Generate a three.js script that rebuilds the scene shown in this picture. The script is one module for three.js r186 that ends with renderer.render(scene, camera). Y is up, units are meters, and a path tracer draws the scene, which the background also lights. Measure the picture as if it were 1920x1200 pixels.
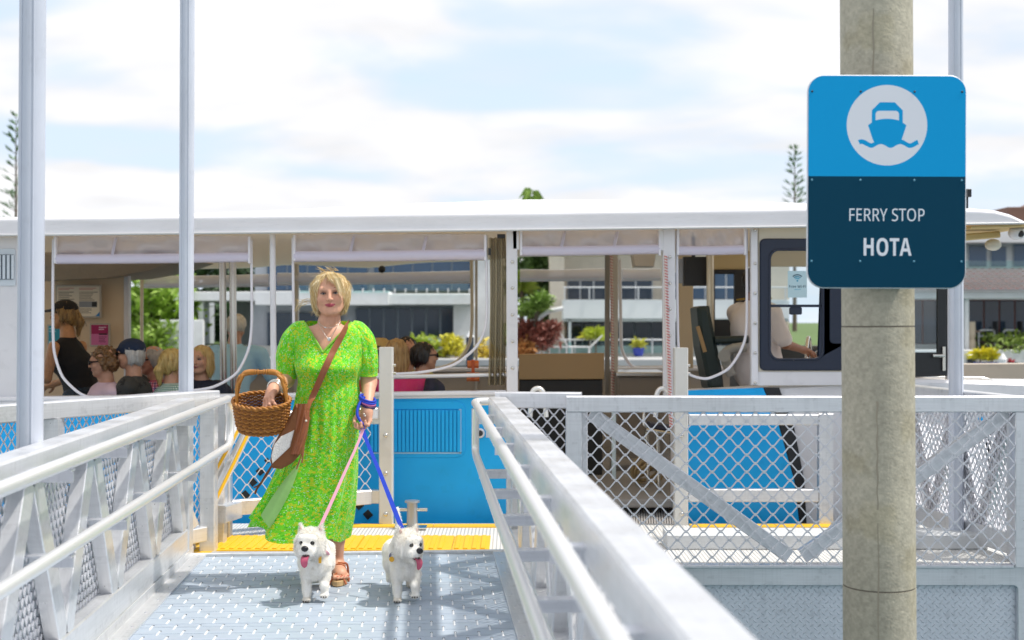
import * as THREE from 'three';
import { mergeGeometries } from 'three/addons/utils/BufferGeometryUtils.js';

// ---------------------------------------------------------------- camera, sky, sun, exposure
const EYE = 2.1, F = 2400;                       // eye height above the water; focal length in photo pixels (1920 wide)
const scene = new THREE.Scene();
const camera = new THREE.PerspectiveCamera(2 * Math.atan(600 / F) * 180 / Math.PI, 1.6, 0.05, 3000);
camera.position.set(0, EYE, 0);
camera.lookAt(0, EYE, -10);
camera.focus = 6.7;
camera.userData.fStop = 2.8;
const renderer = new THREE.WebGLRenderer({ antialias: true });
renderer.toneMapping = THREE.LinearToneMapping;
renderer.toneMappingExposure = 1.8;
renderer.shadowMap.enabled = true;

const SUN = new THREE.Vector3(0.457, 0.883, -0.1056).normalize();
const sun = new THREE.DirectionalLight(new THREE.Color().setRGB(1.0, 0.95, 0.87), 2.35);
sun.position.copy(SUN).multiplyScalar(60);
sun.target.position.set(0, 0, -10);
sun.castShadow = true;
sun.shadow.mapSize.set(4096, 4096);
Object.assign(sun.shadow.camera, { left: -40, right: 40, top: 40, bottom: -40, near: 1, far: 200 });
sun.shadow.radius = 4;
scene.add(sun, sun.target);

// ---------------------------------------------------------------- random numbers and noise
function rng(seed) { let a = seed >>> 0; return () => { a = (a + 0x6D2B79F5) | 0; let t = Math.imul(a ^ (a >>> 15), 1 | a); t = (t + Math.imul(t ^ (t >>> 7), 61 | t)) ^ t; return ((t ^ (t >>> 14)) >>> 0) / 4294967296; }; }
const hash = (x, y, z) => { let h = Math.imul(x | 0, 374761393) ^ Math.imul(y | 0, 668265263) ^ Math.imul(z | 0, 2147483647 - 58); h = Math.imul(h ^ (h >>> 13), 1274126177); return ((h ^ (h >>> 16)) >>> 0) / 4294967296; };
const sm = t => t * t * (3 - 2 * t), lerp = (a, b, t) => a + (b - a) * t, clamp = (x, a = 0, b = 1) => x < a ? a : x > b ? b : x;
const step = (a, b, x) => sm(clamp((x - a) / (b - a)));
function noise3(x, y, z) {
  const i = Math.floor(x), j = Math.floor(y), k = Math.floor(z), u = sm(x - i), v = sm(y - j), w = sm(z - k);
  const l = (k0) => lerp(lerp(hash(i, j, k0), hash(i + 1, j, k0), u), lerp(hash(i, j + 1, k0), hash(i + 1, j + 1, k0), u), v);
  return lerp(l(k), l(k + 1), w);
}
function fbm(x, y, z, n) { let s = 0, a = 0.5, t = 0; for (let i = 0; i < n; i++) { s += a * noise3(x, y, z); t += a; a *= 0.5; x = x * 2.03 + 7.1; y = y * 2.03 + 3.7; z = z * 2.03 + 1.3; } return s / t; }
// noise that repeats every "per" cells, for textures
function tnoise(x, y, per, seed) {
  const i = Math.floor(x), j = Math.floor(y), u = sm(x - i), v = sm(y - j), m = a => ((a % per) + per) % per;
  return lerp(lerp(hash(m(i), m(j), seed), hash(m(i + 1), m(j), seed), u), lerp(hash(m(i), m(j + 1), seed), hash(m(i + 1), m(j + 1), seed), u), v);
}
function tfbm(u, v, per, seed, n = 4) { let s = 0, a = 0.5, t = 0; for (let i = 0; i < n; i++) { s += a * tnoise(u * per, v * per, per, seed + i); t += a; a *= 0.5; per *= 2; } return s / t; }

// ---------------------------------------------------------------- the sky: pale blue air and bright drifting cloud
{
  const W = 3072, H = 1536, data = new Float32Array(W * H * 4);
  // low-frequency cover: where the photograph shows gaps (azimuth, elevation in degrees; sizes; strength)
  const gaps = [[1.0, 11.2, 4.6, 1.3, 0.26], [6.5, 12.6, 3.0, 0.9, 0.1], [-15, 7.1, 6.0, 0.8, 0.2], [7, 6.6, 6.0, 0.6, 0.16], [-19.5, 10.8, 2.6, 0.8, 0.16], [18, 7.6, 3, 0.6, 0.08],
    [-13, 12.8, 8.0, 1.4, -0.12], [-4, 8.9, 12, 1.0, -0.16], [13, 10.5, 5.0, 2.2, -0.12], [-8, 5.3, 14, 0.7, -0.14]];
  for (let j = 0; j < H; j++) {
    const el = ((j + 0.5) / H - 0.5) * Math.PI, y = Math.sin(el), c = Math.cos(el);
    for (let i = 0; i < W; i++) {
      const az = ((i + 0.5) / W - 0.5) * 2 * Math.PI, x = c * Math.cos(az), z = c * Math.sin(az), o = (j * W + i) * 4;
      let r, g, b;
      if (y < 0) { r = 0.5; g = 0.55; b = 0.6; }
      else {
        const s = 1.3 / (y + 0.22), px = x * s, pz = z * s;
        const wx = fbm(px * 0.9 + 5, pz * 0.9, 2.2, 3) - 0.5, wz = fbm(px * 0.9, pz * 0.9 + 9, 7.2, 3) - 0.5;
        let n = fbm(px * 1.6 + wx * 1.5 + 3.1, pz * 2.4 + wz * 1.5, y * 3, 7);
        const azd = Math.atan2(x, -z) * 180 / Math.PI, eld = el * 180 / Math.PI;
        if (Math.abs(azd) < 40 && eld < 25) for (const [a, e, sa, se, k] of gaps) n -= k * Math.exp(-(((azd - a) / sa) ** 2) - (((eld - e) / se) ** 2));
        const cov = step(0.36, 0.57, n + 0.02 + 0.05 * (1 - step(0, 0.25, y)));
        const up = step(0.0, 0.9, y), wisp = fbm(px * 4, pz * 7, 3, 4);
        const br = lerp(0.435, 0.18, up), bg = lerp(0.51, 0.34, up), bb = lerp(0.60, 0.62, up);
        const sg = x * SUN.x + y * SUN.y + z * SUN.z, halo = 1 + 0.6 * Math.exp(-(((1 - sg) / 0.14) ** 1)); const cl = (0.555 + 0.14 * (wisp - 0.5) + 0.26 * (n - 0.5)) * halo;
        const t = clamp(0.12 + 0.88 * cov + 0.8 * (wisp - 0.5) * (1 - cov)), k = lerp(1, 0.9, up);
        r = lerp(br, cl * k, t); g = lerp(bg, cl * 1.0 * k, t); b = lerp(bb, cl * 1.02 * k, t);
      }
      data[o] = r; data[o + 1] = g; data[o + 2] = b; data[o + 3] = 1;
    }
  }
  const sky = new THREE.DataTexture(data, W, H, THREE.RGBAFormat, THREE.FloatType);
  sky.mapping = THREE.EquirectangularReflectionMapping; sky.magFilter = THREE.LinearFilter; sky.minFilter = THREE.LinearFilter; sky.needsUpdate = true;
  scene.background = sky; scene.environment = sky;
}

// ---------------------------------------------------------------- building helpers
const V = (x, y, z) => new THREE.Vector3(x, y, z);
const vec = p => p.isVector3 ? p.clone() : V(p[0], p[1], p[2]);
// the point on a plane d metres ahead of the lens that a photo pixel looks at
const P = (px, py, d) => V((px - 960) * d / F, EYE - (py - 600) * d / F, -d);
const taken = {};
function numbered(n) { if (!(n in taken)) { taken[n] = 0; return n; } taken[n]++; return n + '_' + String(taken[n]).padStart(3, '0'); }
function fin(g) {
  let r = g.index ? g.toNonIndexed() : g;
  for (const k of Object.keys(r.attributes)) if (!['position', 'normal', 'uv', 'color'].includes(k)) r.deleteAttribute(k);
  if (!r.attributes.uv) r.setAttribute('uv', new THREE.BufferAttribute(new Float32Array(r.attributes.position.count * 2), 2));
  if (!r.attributes.normal) r.computeVertexNormals();
  r.morphAttributes = {};
  return r;
}
function join(gs) {
  if (!Array.isArray(gs)) return gs;
  const l = gs.flat(9).map(fin), anyC = l.some(g => g.attributes.color);
  for (const g of l) if (anyC && !g.attributes.color) g.setAttribute('color', new THREE.BufferAttribute(new Float32Array(g.attributes.position.count * 3).fill(1), 3));
  return l.length === 1 ? l[0] : mergeGeometries(l, false);
}
function mesh(name, geo, mat) { const m = new THREE.Mesh(join(geo), mat); m.name = name; m.castShadow = m.receiveShadow = true; return m; }
function part(parent, name, geo, mat, label) { const m = mesh(name, geo, mat); parent.add(m); if (label) m.userData.label = label; return m; }
function tag(o, label, category, group, kind) { if (label) o.userData.label = label; if (category) o.userData.category = category; if (group) o.userData.group = group; if (kind) o.userData.kind = kind; return o; }
function thing(name, label, category, pos = [0, 0, 0], group) { const g = new THREE.Group(); g.name = numbered(name); g.position.copy(vec(pos)); scene.add(g); return tag(g, label, category, group); }
function single(name, label, category, geo, mat, group) { const m = mesh(numbered(name), geo, mat); scene.add(m); return tag(m, label, category, group); }
function structure(name, geo, mat, label) { const m = mesh(numbered(name), geo, mat); scene.add(m); return tag(m, label, null, null, 'structure'); }
function stuff(m) { m.userData.kind = 'stuff'; return m; }
function tri(arr, uv) { const g = new THREE.BufferGeometry(); g.setAttribute('position', new THREE.BufferAttribute(new Float32Array(arr), 3)); if (uv) g.setAttribute('uv', new THREE.BufferAttribute(new Float32Array(uv), 2)); g.computeVertexNormals(); return fin(g); }
// a straight bar with chamfered long edges: w across, h along "up"
function bar(p0, q0, w, h, c = 0.003, up = [0, 1, 0]) {
  const p = vec(p0), q = vec(q0), d = q.clone().sub(p), L = d.length(); d.normalize();
  let u = vec(up); if (Math.abs(u.dot(d)) > 0.98) u = V(0, 0, 1);
  const s = d.clone().cross(u).normalize(); u = s.clone().cross(d).normalize();
  c = Math.min(c, w * 0.3, h * 0.3);
  const a = w / 2, b = h / 2, ring = [[-a, -b + c], [-a, b - c], [-a + c, b], [a - c, b], [a, b - c], [a, -b + c], [a - c, -b], [-a + c, -b]];
  const pts = [], uv = [], at = (o, [x, y]) => o.clone().addScaledVector(s, x).addScaledVector(u, y);
  let per = 0;
  const push = (...l) => { for (const [v3, x, y] of l) { pts.push(v3.x, v3.y, v3.z); uv.push(x, y); } };
  const off = hash(Math.round(p.x * 97), Math.round(p.y * 97), Math.round(p.z * 97)) * 5;
  for (let i = 0; i < 8; i++) {
    const r0 = ring[i], r1 = ring[(i + 1) % 8], e = Math.hypot(r1[0] - r0[0], r1[1] - r0[1]);
    const A = at(p, r0), B = at(p, r1), C = at(q, r1), D = at(q, r0);
    push([A, off, per], [B, off, per + e], [C, off + L, per + e], [A, off, per], [C, off + L, per + e], [D, off + L, per]);
    per += e;
  }
  for (const [o, flip] of [[p, 0], [q, 1]]) for (let i = 1; i < 7; i++) {
    const t = [ring[0], ring[i], ring[i + 1]]; if (!flip) t.reverse();
    push(...t.map(r => [at(o, r), off + r[0], r[1]]));
  }
  const g = tri(pts, uv);
  // outward check
  return g;
}
const box = (x, y, z, w, h, d, c = 0.003) => bar([x - w / 2, y, z], [x + w / 2, y, z], d, h, c);
function cyl(p0, q0, r0, r1 = r0, seg = 12) {
  const p = vec(p0), q = vec(q0), d = q.clone().sub(p), g = new THREE.CylinderGeometry(r1, r0, d.length(), seg, 1);
  g.applyQuaternion(new THREE.Quaternion().setFromUnitVectors(V(0, 1, 0), d.clone().normalize()));
  const m = p.add(q).multiplyScalar(0.5); g.translate(m.x, m.y, m.z);
  const uvA = g.attributes.uv; for (let i = 0; i < uvA.count; i++) uvA.setXY(i, uvA.getX(i) * 6.28 * r0, uvA.getY(i) * d.length());
  return fin(g);
}
function tube(pts, r, seg = 40, rad = 8, closed = false, tension = 0.5) {
  return fin(new THREE.TubeGeometry(new THREE.CatmullRomCurve3(pts.map(vec), closed, 'catmullrom', tension), seg, r, rad, closed));
}
// a polyline tube with rounded bends
function pipe(pts, r, bend = 0.08, rad = 10) {
  const P3 = pts.map(vec), path = new THREE.CurvePath();
  let prev = P3[0];
  for (let i = 1; i < P3.length - 1; i++) {
    const a = P3[i].clone().add(P3[i - 1].clone().sub(P3[i]).setLength(Math.min(bend, P3[i].distanceTo(P3[i - 1]) / 2.01)));
    const b = P3[i].clone().add(P3[i + 1].clone().sub(P3[i]).setLength(Math.min(bend, P3[i].distanceTo(P3[i + 1]) / 2.01)));
    path.add(new THREE.LineCurve3(prev, a)); path.add(new THREE.QuadraticBezierCurve3(a, P3[i], b)); prev = b;
  }
  path.add(new THREE.LineCurve3(prev, P3[P3.length - 1]));
  const all = []; for (const cv of path.curves) { const n = cv.isLineCurve3 ? 1 : 6; for (let i = 0; i < n; i++) all.push(cv.getPoint(i / n)); } all.push(P3[P3.length - 1]);
  const out = []; for (let i = 0; i < all.length - 1; i++) out.push(all[i]); out.push(all[all.length - 1]);
  // ring sweep with a parallel frame
  const pos = [], idx = [], n = out.length; let nrm = null;
  for (let i = 0; i < n; i++) {
    const t = out[Math.min(i + 1, n - 1)].clone().sub(out[Math.max(i - 1, 0)]).normalize();
    if (!nrm) { nrm = Math.abs(t.y) < 0.9 ? V(0, 1, 0) : V(1, 0, 0); } nrm.addScaledVector(t, -nrm.dot(t)).normalize();
    const bi = t.clone().cross(nrm);
    for (let k = 0; k < rad; k++) { const a = k / rad * 2 * Math.PI; const q = out[i].clone().addScaledVector(nrm, Math.cos(a) * r).addScaledVector(bi, Math.sin(a) * r); pos.push(q.x, q.y, q.z); }
  }
  for (let i = 0; i < n - 1; i++) for (let k = 0; k < rad; k++) { const a = i * rad + k, b = i * rad + (k + 1) % rad; idx.push(a, b, b + rad, a, b + rad, a + rad); }
  const g = new THREE.BufferGeometry(); g.setAttribute('position', new THREE.BufferAttribute(new Float32Array(pos), 3)); g.setIndex(idx); g.computeVertexNormals();
  return fin(g);
}
// a smooth sheet: fn(u, v) -> [x, y, z, s, t]; skip(u, v) leaves faces out
function sheet(fn, nu, nv, skip, closeU) {
  const pos = [], uv = [], idx = [];
  for (let j = 0; j <= nv; j++) for (let i = 0; i <= nu; i++) { const q = fn(i / nu, j / nv); pos.push(q[0], q[1], q[2]); uv.push(q[3] ?? i / nu, q[4] ?? j / nv); }
  for (let j = 0; j < nv; j++) for (let i = 0; i < nu; i++) {
    if (skip && skip((i + 0.5) / nu, (j + 0.5) / nv)) continue;
    const a = j * (nu + 1) + i, b = a + 1, c = a + nu + 1, d = c + 1; idx.push(a, b, d, a, d, c);
  }
  const g = new THREE.BufferGeometry(); g.setAttribute('position', new THREE.BufferAttribute(new Float32Array(pos), 3)); g.setAttribute('uv', new THREE.BufferAttribute(new Float32Array(uv), 2)); g.setIndex(idx); g.computeVertexNormals();
  if (closeU) { const n = g.attributes.normal; for (let j = 0; j <= nv; j++) { const a = j * (nu + 1), b = a + nu, m = V(n.getX(a) + n.getX(b), n.getY(a) + n.getY(b), n.getZ(a) + n.getZ(b)).normalize(); n.setXYZ(a, m.x, m.y, m.z); n.setXYZ(b, m.x, m.y, m.z); } }
  return fin(g);
}
// an outline pushed back by "depth" (towards -z) with a small bevel; pts in x, y
function slab(pts, z, depth, bevel = 0.002, holes = []) {
  const s = new THREE.Shape(pts.map(p => new THREE.Vector2(p[0], p[1])));
  for (const h of holes) s.holes.push(new THREE.Path(h.map(p => new THREE.Vector2(p[0], p[1]))));
  const g = new THREE.ExtrudeGeometry(s, { depth: Math.max(depth - 2 * bevel, 0.0005), bevelEnabled: bevel > 0, bevelThickness: bevel, bevelSize: bevel, bevelOffset: -bevel, bevelSegments: 1, curveSegments: 8 });
  g.translate(0, 0, z - depth + bevel);
  return fin(g);
}
function rrect(x0, y0, x1, y1, r, n = 6) { const o = []; for (const [cx, cy, a0] of [[x1 - r, y1 - r, 0], [x0 + r, y1 - r, 1], [x0 + r, y0 + r, 2], [x1 - r, y0 + r, 3]]) for (let i = 0; i <= n; i++) { const a = (a0 + i / n) * Math.PI / 2; o.push([cx + r * Math.cos(a), cy + r * Math.sin(a)]); } return o; }
// outline from photo pixels on a plane d ahead
const pix = (l, d) => l.map(([x, y]) => { const q = P(x, y, d); return [q.x, q.y]; });
const lathe = (prof, seg = 24) => fin(new THREE.LatheGeometry(prof.map(p => new THREE.Vector2(p[0], p[1])), seg));
const ball = (x, y, z, rx, ry = rx, rz = rx, a = 16, b = 12) => { const g = new THREE.SphereGeometry(1, a, b); g.scale(rx, ry, rz); g.translate(x, y, z); return fin(g); };
function moved(g, pos, rot = [0, 0, 0], sc = 1) { const m = new THREE.Matrix4().compose(vec(pos), new THREE.Quaternion().setFromEuler(new THREE.Euler(...rot)), V(sc, sc, sc)); const r = g.clone(); r.applyMatrix4(m); return r; }

// ---------------------------------------------------------------- distance fields meshed as one continuous skin (surface nets)
class Field {
  constructor() { this.p = []; }
  cap(a, b, ra, rb = ra, k = 0.02, op = 1) { a = vec(a); b = vec(b); this.p.push({ t: 0, ax: a.x, ay: a.y, az: a.z, dx: b.x - a.x, dy: b.y - a.y, dz: b.z - a.z, l: Math.max(a.distanceToSquared(b), 1e-9), ra, rb, k, op, lo: a.clone().min(b).subScalar(Math.max(ra, rb)), hi: a.clone().max(b).addScalar(Math.max(ra, rb)) }); return this; }
  ell(c, r, k = 0.02, op = 1, rot) { c = vec(c); r = vec(r); const m = Math.max(r.x, r.y, r.z); this.p.push({ t: 1, c, r, k, op, q: rot ? new THREE.Matrix3().setFromMatrix4(new THREE.Matrix4().makeRotationFromEuler(new THREE.Euler(...rot)).invert()).elements : null, lo: c.clone().subScalar(m), hi: c.clone().addScalar(m) }); return this; }
  at(x, y, z) {
    let d = 1e3;
    for (const p of this.p) {
      let e;
      if (p.t === 0) {
        const px = x - p.ax, py = y - p.ay, pz = z - p.az; let h = (px * p.dx + py * p.dy + pz * p.dz) / p.l; h = h < 0 ? 0 : h > 1 ? 1 : h;
        const ex = px - p.dx * h, ey = py - p.dy * h, ez = pz - p.dz * h; e = Math.sqrt(ex * ex + ey * ey + ez * ez) - (p.ra + (p.rb - p.ra) * h);
      } else {
        let px = x - p.c.x, py = y - p.c.y, pz = z - p.c.z; const q = p.q;
        if (q) { const X = q[0] * px + q[3] * py + q[6] * pz, Y = q[1] * px + q[4] * py + q[7] * pz; pz = q[2] * px + q[5] * py + q[8] * pz; px = X; py = Y; }
        const r = p.r, a = px / r.x, b = py / r.y, c = pz / r.z, k0 = Math.sqrt(a * a + b * b + c * c), g = Math.sqrt((a / r.x) ** 2 + (b / r.y) ** 2 + (c / r.z) ** 2);
        e = k0 < 1e-6 ? -Math.min(r.x, r.y, r.z) : k0 * (k0 - 1) / g;
      }
      if (p.op > 0) { if (d > e + p.k) d = e; else if (e < d + p.k) { const h = Math.max(p.k - Math.abs(d - e), 0) / p.k; d = Math.min(d, e) - h * h * p.k * 0.25; } }
      else { e = -e; const h = Math.max(p.k - Math.abs(d - e), 0) / p.k; d = Math.max(d, e) + h * h * p.k * 0.25; }
    }
    return d;
  }
  mesh(cell, opt = {}) {
    const lo = V(1e9, 1e9, 1e9), hi = V(-1e9, -1e9, -1e9); for (const p of this.p) if (p.op > 0) { lo.min(p.lo); hi.max(p.hi); }
    if (opt.lo) lo.max(vec(opt.lo)); if (opt.hi) hi.min(vec(opt.hi));
    const pad = opt.grow ?? 0; lo.subScalar(cell * 2 + pad); hi.addScalar(cell * 2 + pad);
    const nx = Math.ceil((hi.x - lo.x) / cell) + 1, ny = Math.ceil((hi.y - lo.y) / cell) + 1, nz = Math.ceil((hi.z - lo.z) / cell) + 1, v = new Float32Array(nx * ny * nz);
    const f = opt.f ? (x, y, z) => opt.f(x, y, z, this.at(x, y, z)) : (x, y, z) => this.at(x, y, z) - pad;
    for (let k = 0, o = 0; k < nz; k++) for (let j = 0; j < ny; j++) for (let i = 0; i < nx; i++, o++) v[o] = f(lo.x + i * cell, lo.y + j * cell, lo.z + k * cell);
    const id = new Int32Array(nx * ny * nz).fill(-1), pos = [], sx = 1, sy = nx, sz = nx * ny;
    const E = [[0, 1], [2, 3], [4, 5], [6, 7], [0, 2], [1, 3], [4, 6], [5, 7], [0, 4], [1, 5], [2, 6], [3, 7]], co = [0, sx, sy, sx + sy, sz, sx + sz, sy + sz, sx + sy + sz];
    for (let k = 0; k < nz - 1; k++) for (let j = 0; j < ny - 1; j++) for (let i = 0; i < nx - 1; i++) {
      const o = i + j * sy + k * sz; let m = 0; for (let c = 0; c < 8; c++) if (v[o + co[c]] < 0) m |= 1 << c;
      if (m === 0 || m === 255) continue;
      let x = 0, y = 0, z = 0, n = 0;
      for (const [a, b] of E) { if (((m >> a) & 1) === ((m >> b) & 1)) continue; const va = v[o + co[a]], vb = v[o + co[b]], t = va / (va - vb); x += (a & 1) + ((b & 1) - (a & 1)) * t; y += ((a >> 1) & 1) + (((b >> 1) & 1) - ((a >> 1) & 1)) * t; z += (a >> 2) + ((b >> 2) - (a >> 2)) * t; n++; }
      id[o] = pos.length / 3; pos.push(lo.x + (i + x / n) * cell, lo.y + (j + y / n) * cell, lo.z + (k + z / n) * cell);
    }
    const idx = [], quad = (a, b, c, d, flip) => { if (a < 0 || b < 0 || c < 0 || d < 0) return; flip ? idx.push(a, c, b, a, d, c) : idx.push(a, b, c, a, c, d); };
    for (let k = 1; k < nz - 1; k++) for (let j = 1; j < ny - 1; j++) for (let i = 1; i < nx - 1; i++) {
      const o = i + j * sy + k * sz, s = v[o] < 0;
      if (s !== (v[o + sx] < 0)) quad(id[o - sy - sz], id[o - sz], id[o], id[o - sy], !s);
      if (s !== (v[o + sy] < 0)) quad(id[o - sx - sz], id[o - sx], id[o], id[o - sz], !s);
      if (s !== (v[o + sz] < 0)) quad(id[o - sx - sy], id[o - sy], id[o], id[o - sx], !s);
    }
    const g = new THREE.BufferGeometry(), pa = new Float32Array(pos), na = new Float32Array(pos.length), uv = new Float32Array(pos.length / 3 * 2), e = cell * 0.6;
    for (let i = 0; i < pa.length; i += 3) {
      const x = pa[i], y = pa[i + 1], z = pa[i + 2]; let a = f(x + e, y, z) - f(x - e, y, z), b = f(x, y + e, z) - f(x, y - e, z), c = f(x, y, z + e) - f(x, y, z - e); const l = Math.hypot(a, b, c) || 1;
      na[i] = a / l; na[i + 1] = b / l; na[i + 2] = c / l;
      const ang = Math.atan2(x - (opt.ux ?? 0), z - (opt.uz ?? 0)); uv[i / 3 * 2] = opt.planar ? x : ang * 0.16; uv[i / 3 * 2 + 1] = y;
    }
    g.setAttribute('position', new THREE.BufferAttribute(pa, 3)); g.setAttribute('normal', new THREE.BufferAttribute(na, 3)); g.setAttribute('uv', new THREE.BufferAttribute(uv, 2)); g.setIndex(idx);
    return g;
  }
}
function paint(g, fn) { const p = g.attributes.position, c = new Float32Array(p.count * 3); for (let i = 0; i < p.count; i++) { const q = fn(p.getX(i), p.getY(i), p.getZ(i)); c[i * 3] = q[0]; c[i * 3 + 1] = q[1]; c[i * 3 + 2] = q[2]; } g.setAttribute('color', new THREE.BufferAttribute(c, 3)); return g; }

// ---------------------------------------------------------------- textures and materials
function tex(n, fn, srgb, per = 1, m = n) {
  const d = new Uint8Array(n * m * 4);
  for (let j = 0; j < m; j++) for (let i = 0; i < n; i++) { const c = fn(i / n, j / m), o = (j * n + i) * 4; d[o] = clamp(c[0]) * 255; d[o + 1] = clamp(c[1] ?? c[0]) * 255; d[o + 2] = clamp(c[2] ?? c[0]) * 255; d[o + 3] = 255; }
  const t = new THREE.DataTexture(d, n, m); t.wrapS = t.wrapT = THREE.RepeatWrapping; t.magFilter = THREE.LinearFilter; t.minFilter = THREE.LinearMipmapLinearFilter; t.generateMipmaps = true;
  if (srgb) t.colorSpace = THREE.SRGBColorSpace;
  t.repeat.set(1 / (per[0] ?? per), 1 / (per[1] ?? per)); t.needsUpdate = true; return t;
}
const S = (r, g, b) => { const c = new THREE.Color(); c.setRGB(r, g, b); return c; };
function mat(r, g, b, rough = 0.6, metal = 0, extra = {}) { return new THREE.MeshStandardMaterial({ color: S(r, g, b), roughness: rough, metalness: metal, side: THREE.DoubleSide, ...extra }); }
function phys(r, g, b, rough, extra = {}) { return new THREE.MeshPhysicalMaterial({ color: S(r, g, b), roughness: rough, side: THREE.DoubleSide, ...extra }); }
const g8 = v => [v, v, v];
const T = {
  // mill-finish aluminium: faint lengthwise drawing lines, water marks and dull patches
  alu: tex(512, (u, v) => g8(0.80 + 0.2 * tnoise(u * 6, v * 128, 64, 3) * 0.4 + 0.10 * tfbm(u, v, 4, 9, 5) + 0.06 + 0.06 * (tfbm(u, v, 16, 31, 3) - 0.5) - 0.09 * step(0.64, 0.78, tfbm(u, v, 22, 45, 3)) - 0.04 * step(0.66, 0.8, tnoise(u * 90, v * 4, 90, 6))), false, 0.8),
  aluRough: tex(512, (u, v) => g8(0.55 + 0.5 * (tfbm(u, v, 5, 19, 5) - 0.25) + 0.1 * tnoise(u * 5, v * 96, 96, 5)), false, 0.7),
  grime: tex(512, (u, v) => { const f = tfbm(u, v, 6, 51, 5), s = tfbm(u, v, 24, 77, 3); const k = 0.90 + 0.16 * f - 0.05 * step(0.62, 0.8, s); return [k, k * 0.995, k * 0.985]; }, false, 1.5),
  concrete: tex(1024, (u, v) => {
    const f = tfbm(u, v, 3, 7, 6), fine = tfbm(u, v, 64, 8, 3), blot = step(0.5, 0.72, tfbm(u, v, 7, 29, 4)), run = 0.35 * step(0.7, 0.9, tnoise(u * 30, v * 3, 30, 41)) * step(0.45, 0.65, tfbm(u, v, 4, 12, 3));
    const k = 0.82 + 0.18 * (f - 0.5) + 0.16 * (fine - 0.5) - 0.035 * blot - 0.12 * run; return [k * 1.0, k * (0.985 - 0.01 * blot), k * (0.93 - 0.04 * blot)];
  }, true, [0.83, 0.83]),
  fabric: tex(256, (u, v) => g8(0.5 + 0.25 * Math.sin(u * 256 * Math.PI) * Math.sin(v * 256 * Math.PI) + 0.3 * (tfbm(u, v, 16, 3, 3) - 0.5)), false, 0.12),
  wrinkle: tex(256, (u, v) => g8(tfbm(u, v, 5, 13, 4)), false, 0.35),
  vinyl: tex(512, (u, v) => g8(0.5 + 0.6 * (tnoise(u * 9, v * 2, 9, 4) - 0.5) + 0.3 * (tnoise(u * 26, v * 3, 26, 5) - 0.5)), false, [1.0, 1.4]),
  fine: tex(256, (u, v) => g8(tfbm(u, v, 32, 5, 3)), false, 0.25),
};
const M = {
  alu: mat(0.76, 0.765, 0.78, 0.5, 0.62, { map: T.alu, roughnessMap: T.aluRough, bumpMap: T.alu, bumpScale: 0.0004 }),
  aluDull: mat(0.74, 0.75, 0.79, 0.5, 0.7, { map: T.alu, roughnessMap: T.aluRough }),
  tubeAlu: mat(0.86, 0.86, 0.865, 0.34, 0.6, { map: T.grime }),
  steel: mat(0.62, 0.6, 0.56, 0.22, 0.95),
  whitePost: mat(0.58, 0.62, 0.71, 0.38, 0.15, { map: T.grime }),
  deck: mat(0.42, 0.49, 0.58, 0.6, 0.12, { map: T.grime, roughnessMap: T.aluRough }),
  deckNub: mat(0.80, 0.81, 0.83, 0.4, 0.2),
  dark: mat(0.03, 0.03, 0.035, 0.6), hole: mat(0.04, 0.05, 0.07, 0.9),
  yellow: mat(0.78, 0.46, 0.012, 0.55, 0, { map: T.grime }),
  pontoon: mat(0.62, 0.62, 0.60, 0.7, 0.05, { map: T.grime }),
  concrete: mat(0.69, 0.66, 0.59, 0.86, 0, { map: T.concrete, bumpMap: T.fine, bumpScale: 0.0012 }),
  boatWhite: mat(0.74, 0.74, 0.78, 0.28, 0, { map: T.grime }),
  boatCream: mat(0.72, 0.66, 0.54, 0.5),
  boatBlue: phys(0.018, 0.42, 0.90, 0.35, { map: T.grime, specularIntensity: 0.45 }),
  beige: mat(0.80, 0.62, 0.42, 0.7), tan: mat(0.40, 0.26, 0.12, 0.6), headliner: mat(0.40, 0.33, 0.25, 0.8, 0, { bumpMap: T.wrinkle, bumpScale: 0.01 }),
  black: mat(0.012, 0.013, 0.016, 0.4), navy: mat(0.008, 0.016, 0.04, 0.35),
  vinylRoll: phys(0.86, 0.83, 0.97, 0.16, { transmission: 0.4, thickness: 0, bumpMap: T.vinyl, bumpScale: 0.01 }),
  vinylPanel: phys(0.88, 0.85, 0.93, 0.1, { transmission: 0.62, thickness: 0, bumpMap: T.vinyl, bumpScale: 0.012 }),
  vinylClear: phys(0.97, 0.97, 0.98, 0.04, { transmission: 1, thickness: 0, ior: 1.25, bumpMap: T.vinyl, bumpScale: 0.012 }),
  vinylOld: phys(0.40, 0.34, 0.22, 0.25, { transmission: 0.45, thickness: 0 }),
  bead: mat(0.76, 0.75, 0.80, 0.4), beadOld: mat(0.66, 0.58, 0.45, 0.5),
  glass: phys(0.9, 0.94, 0.95, 0.02, { transmission: 1, thickness: 0, ior: 1.45 }),
  houseGlass: mat(0.025, 0.045, 0.075, 0.06, 0), houseGlassBlue: mat(0.05, 0.11, 0.2, 0.08, 0),
  orange: mat(0.75, 0.17, 0.02, 0.5),
};
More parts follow.
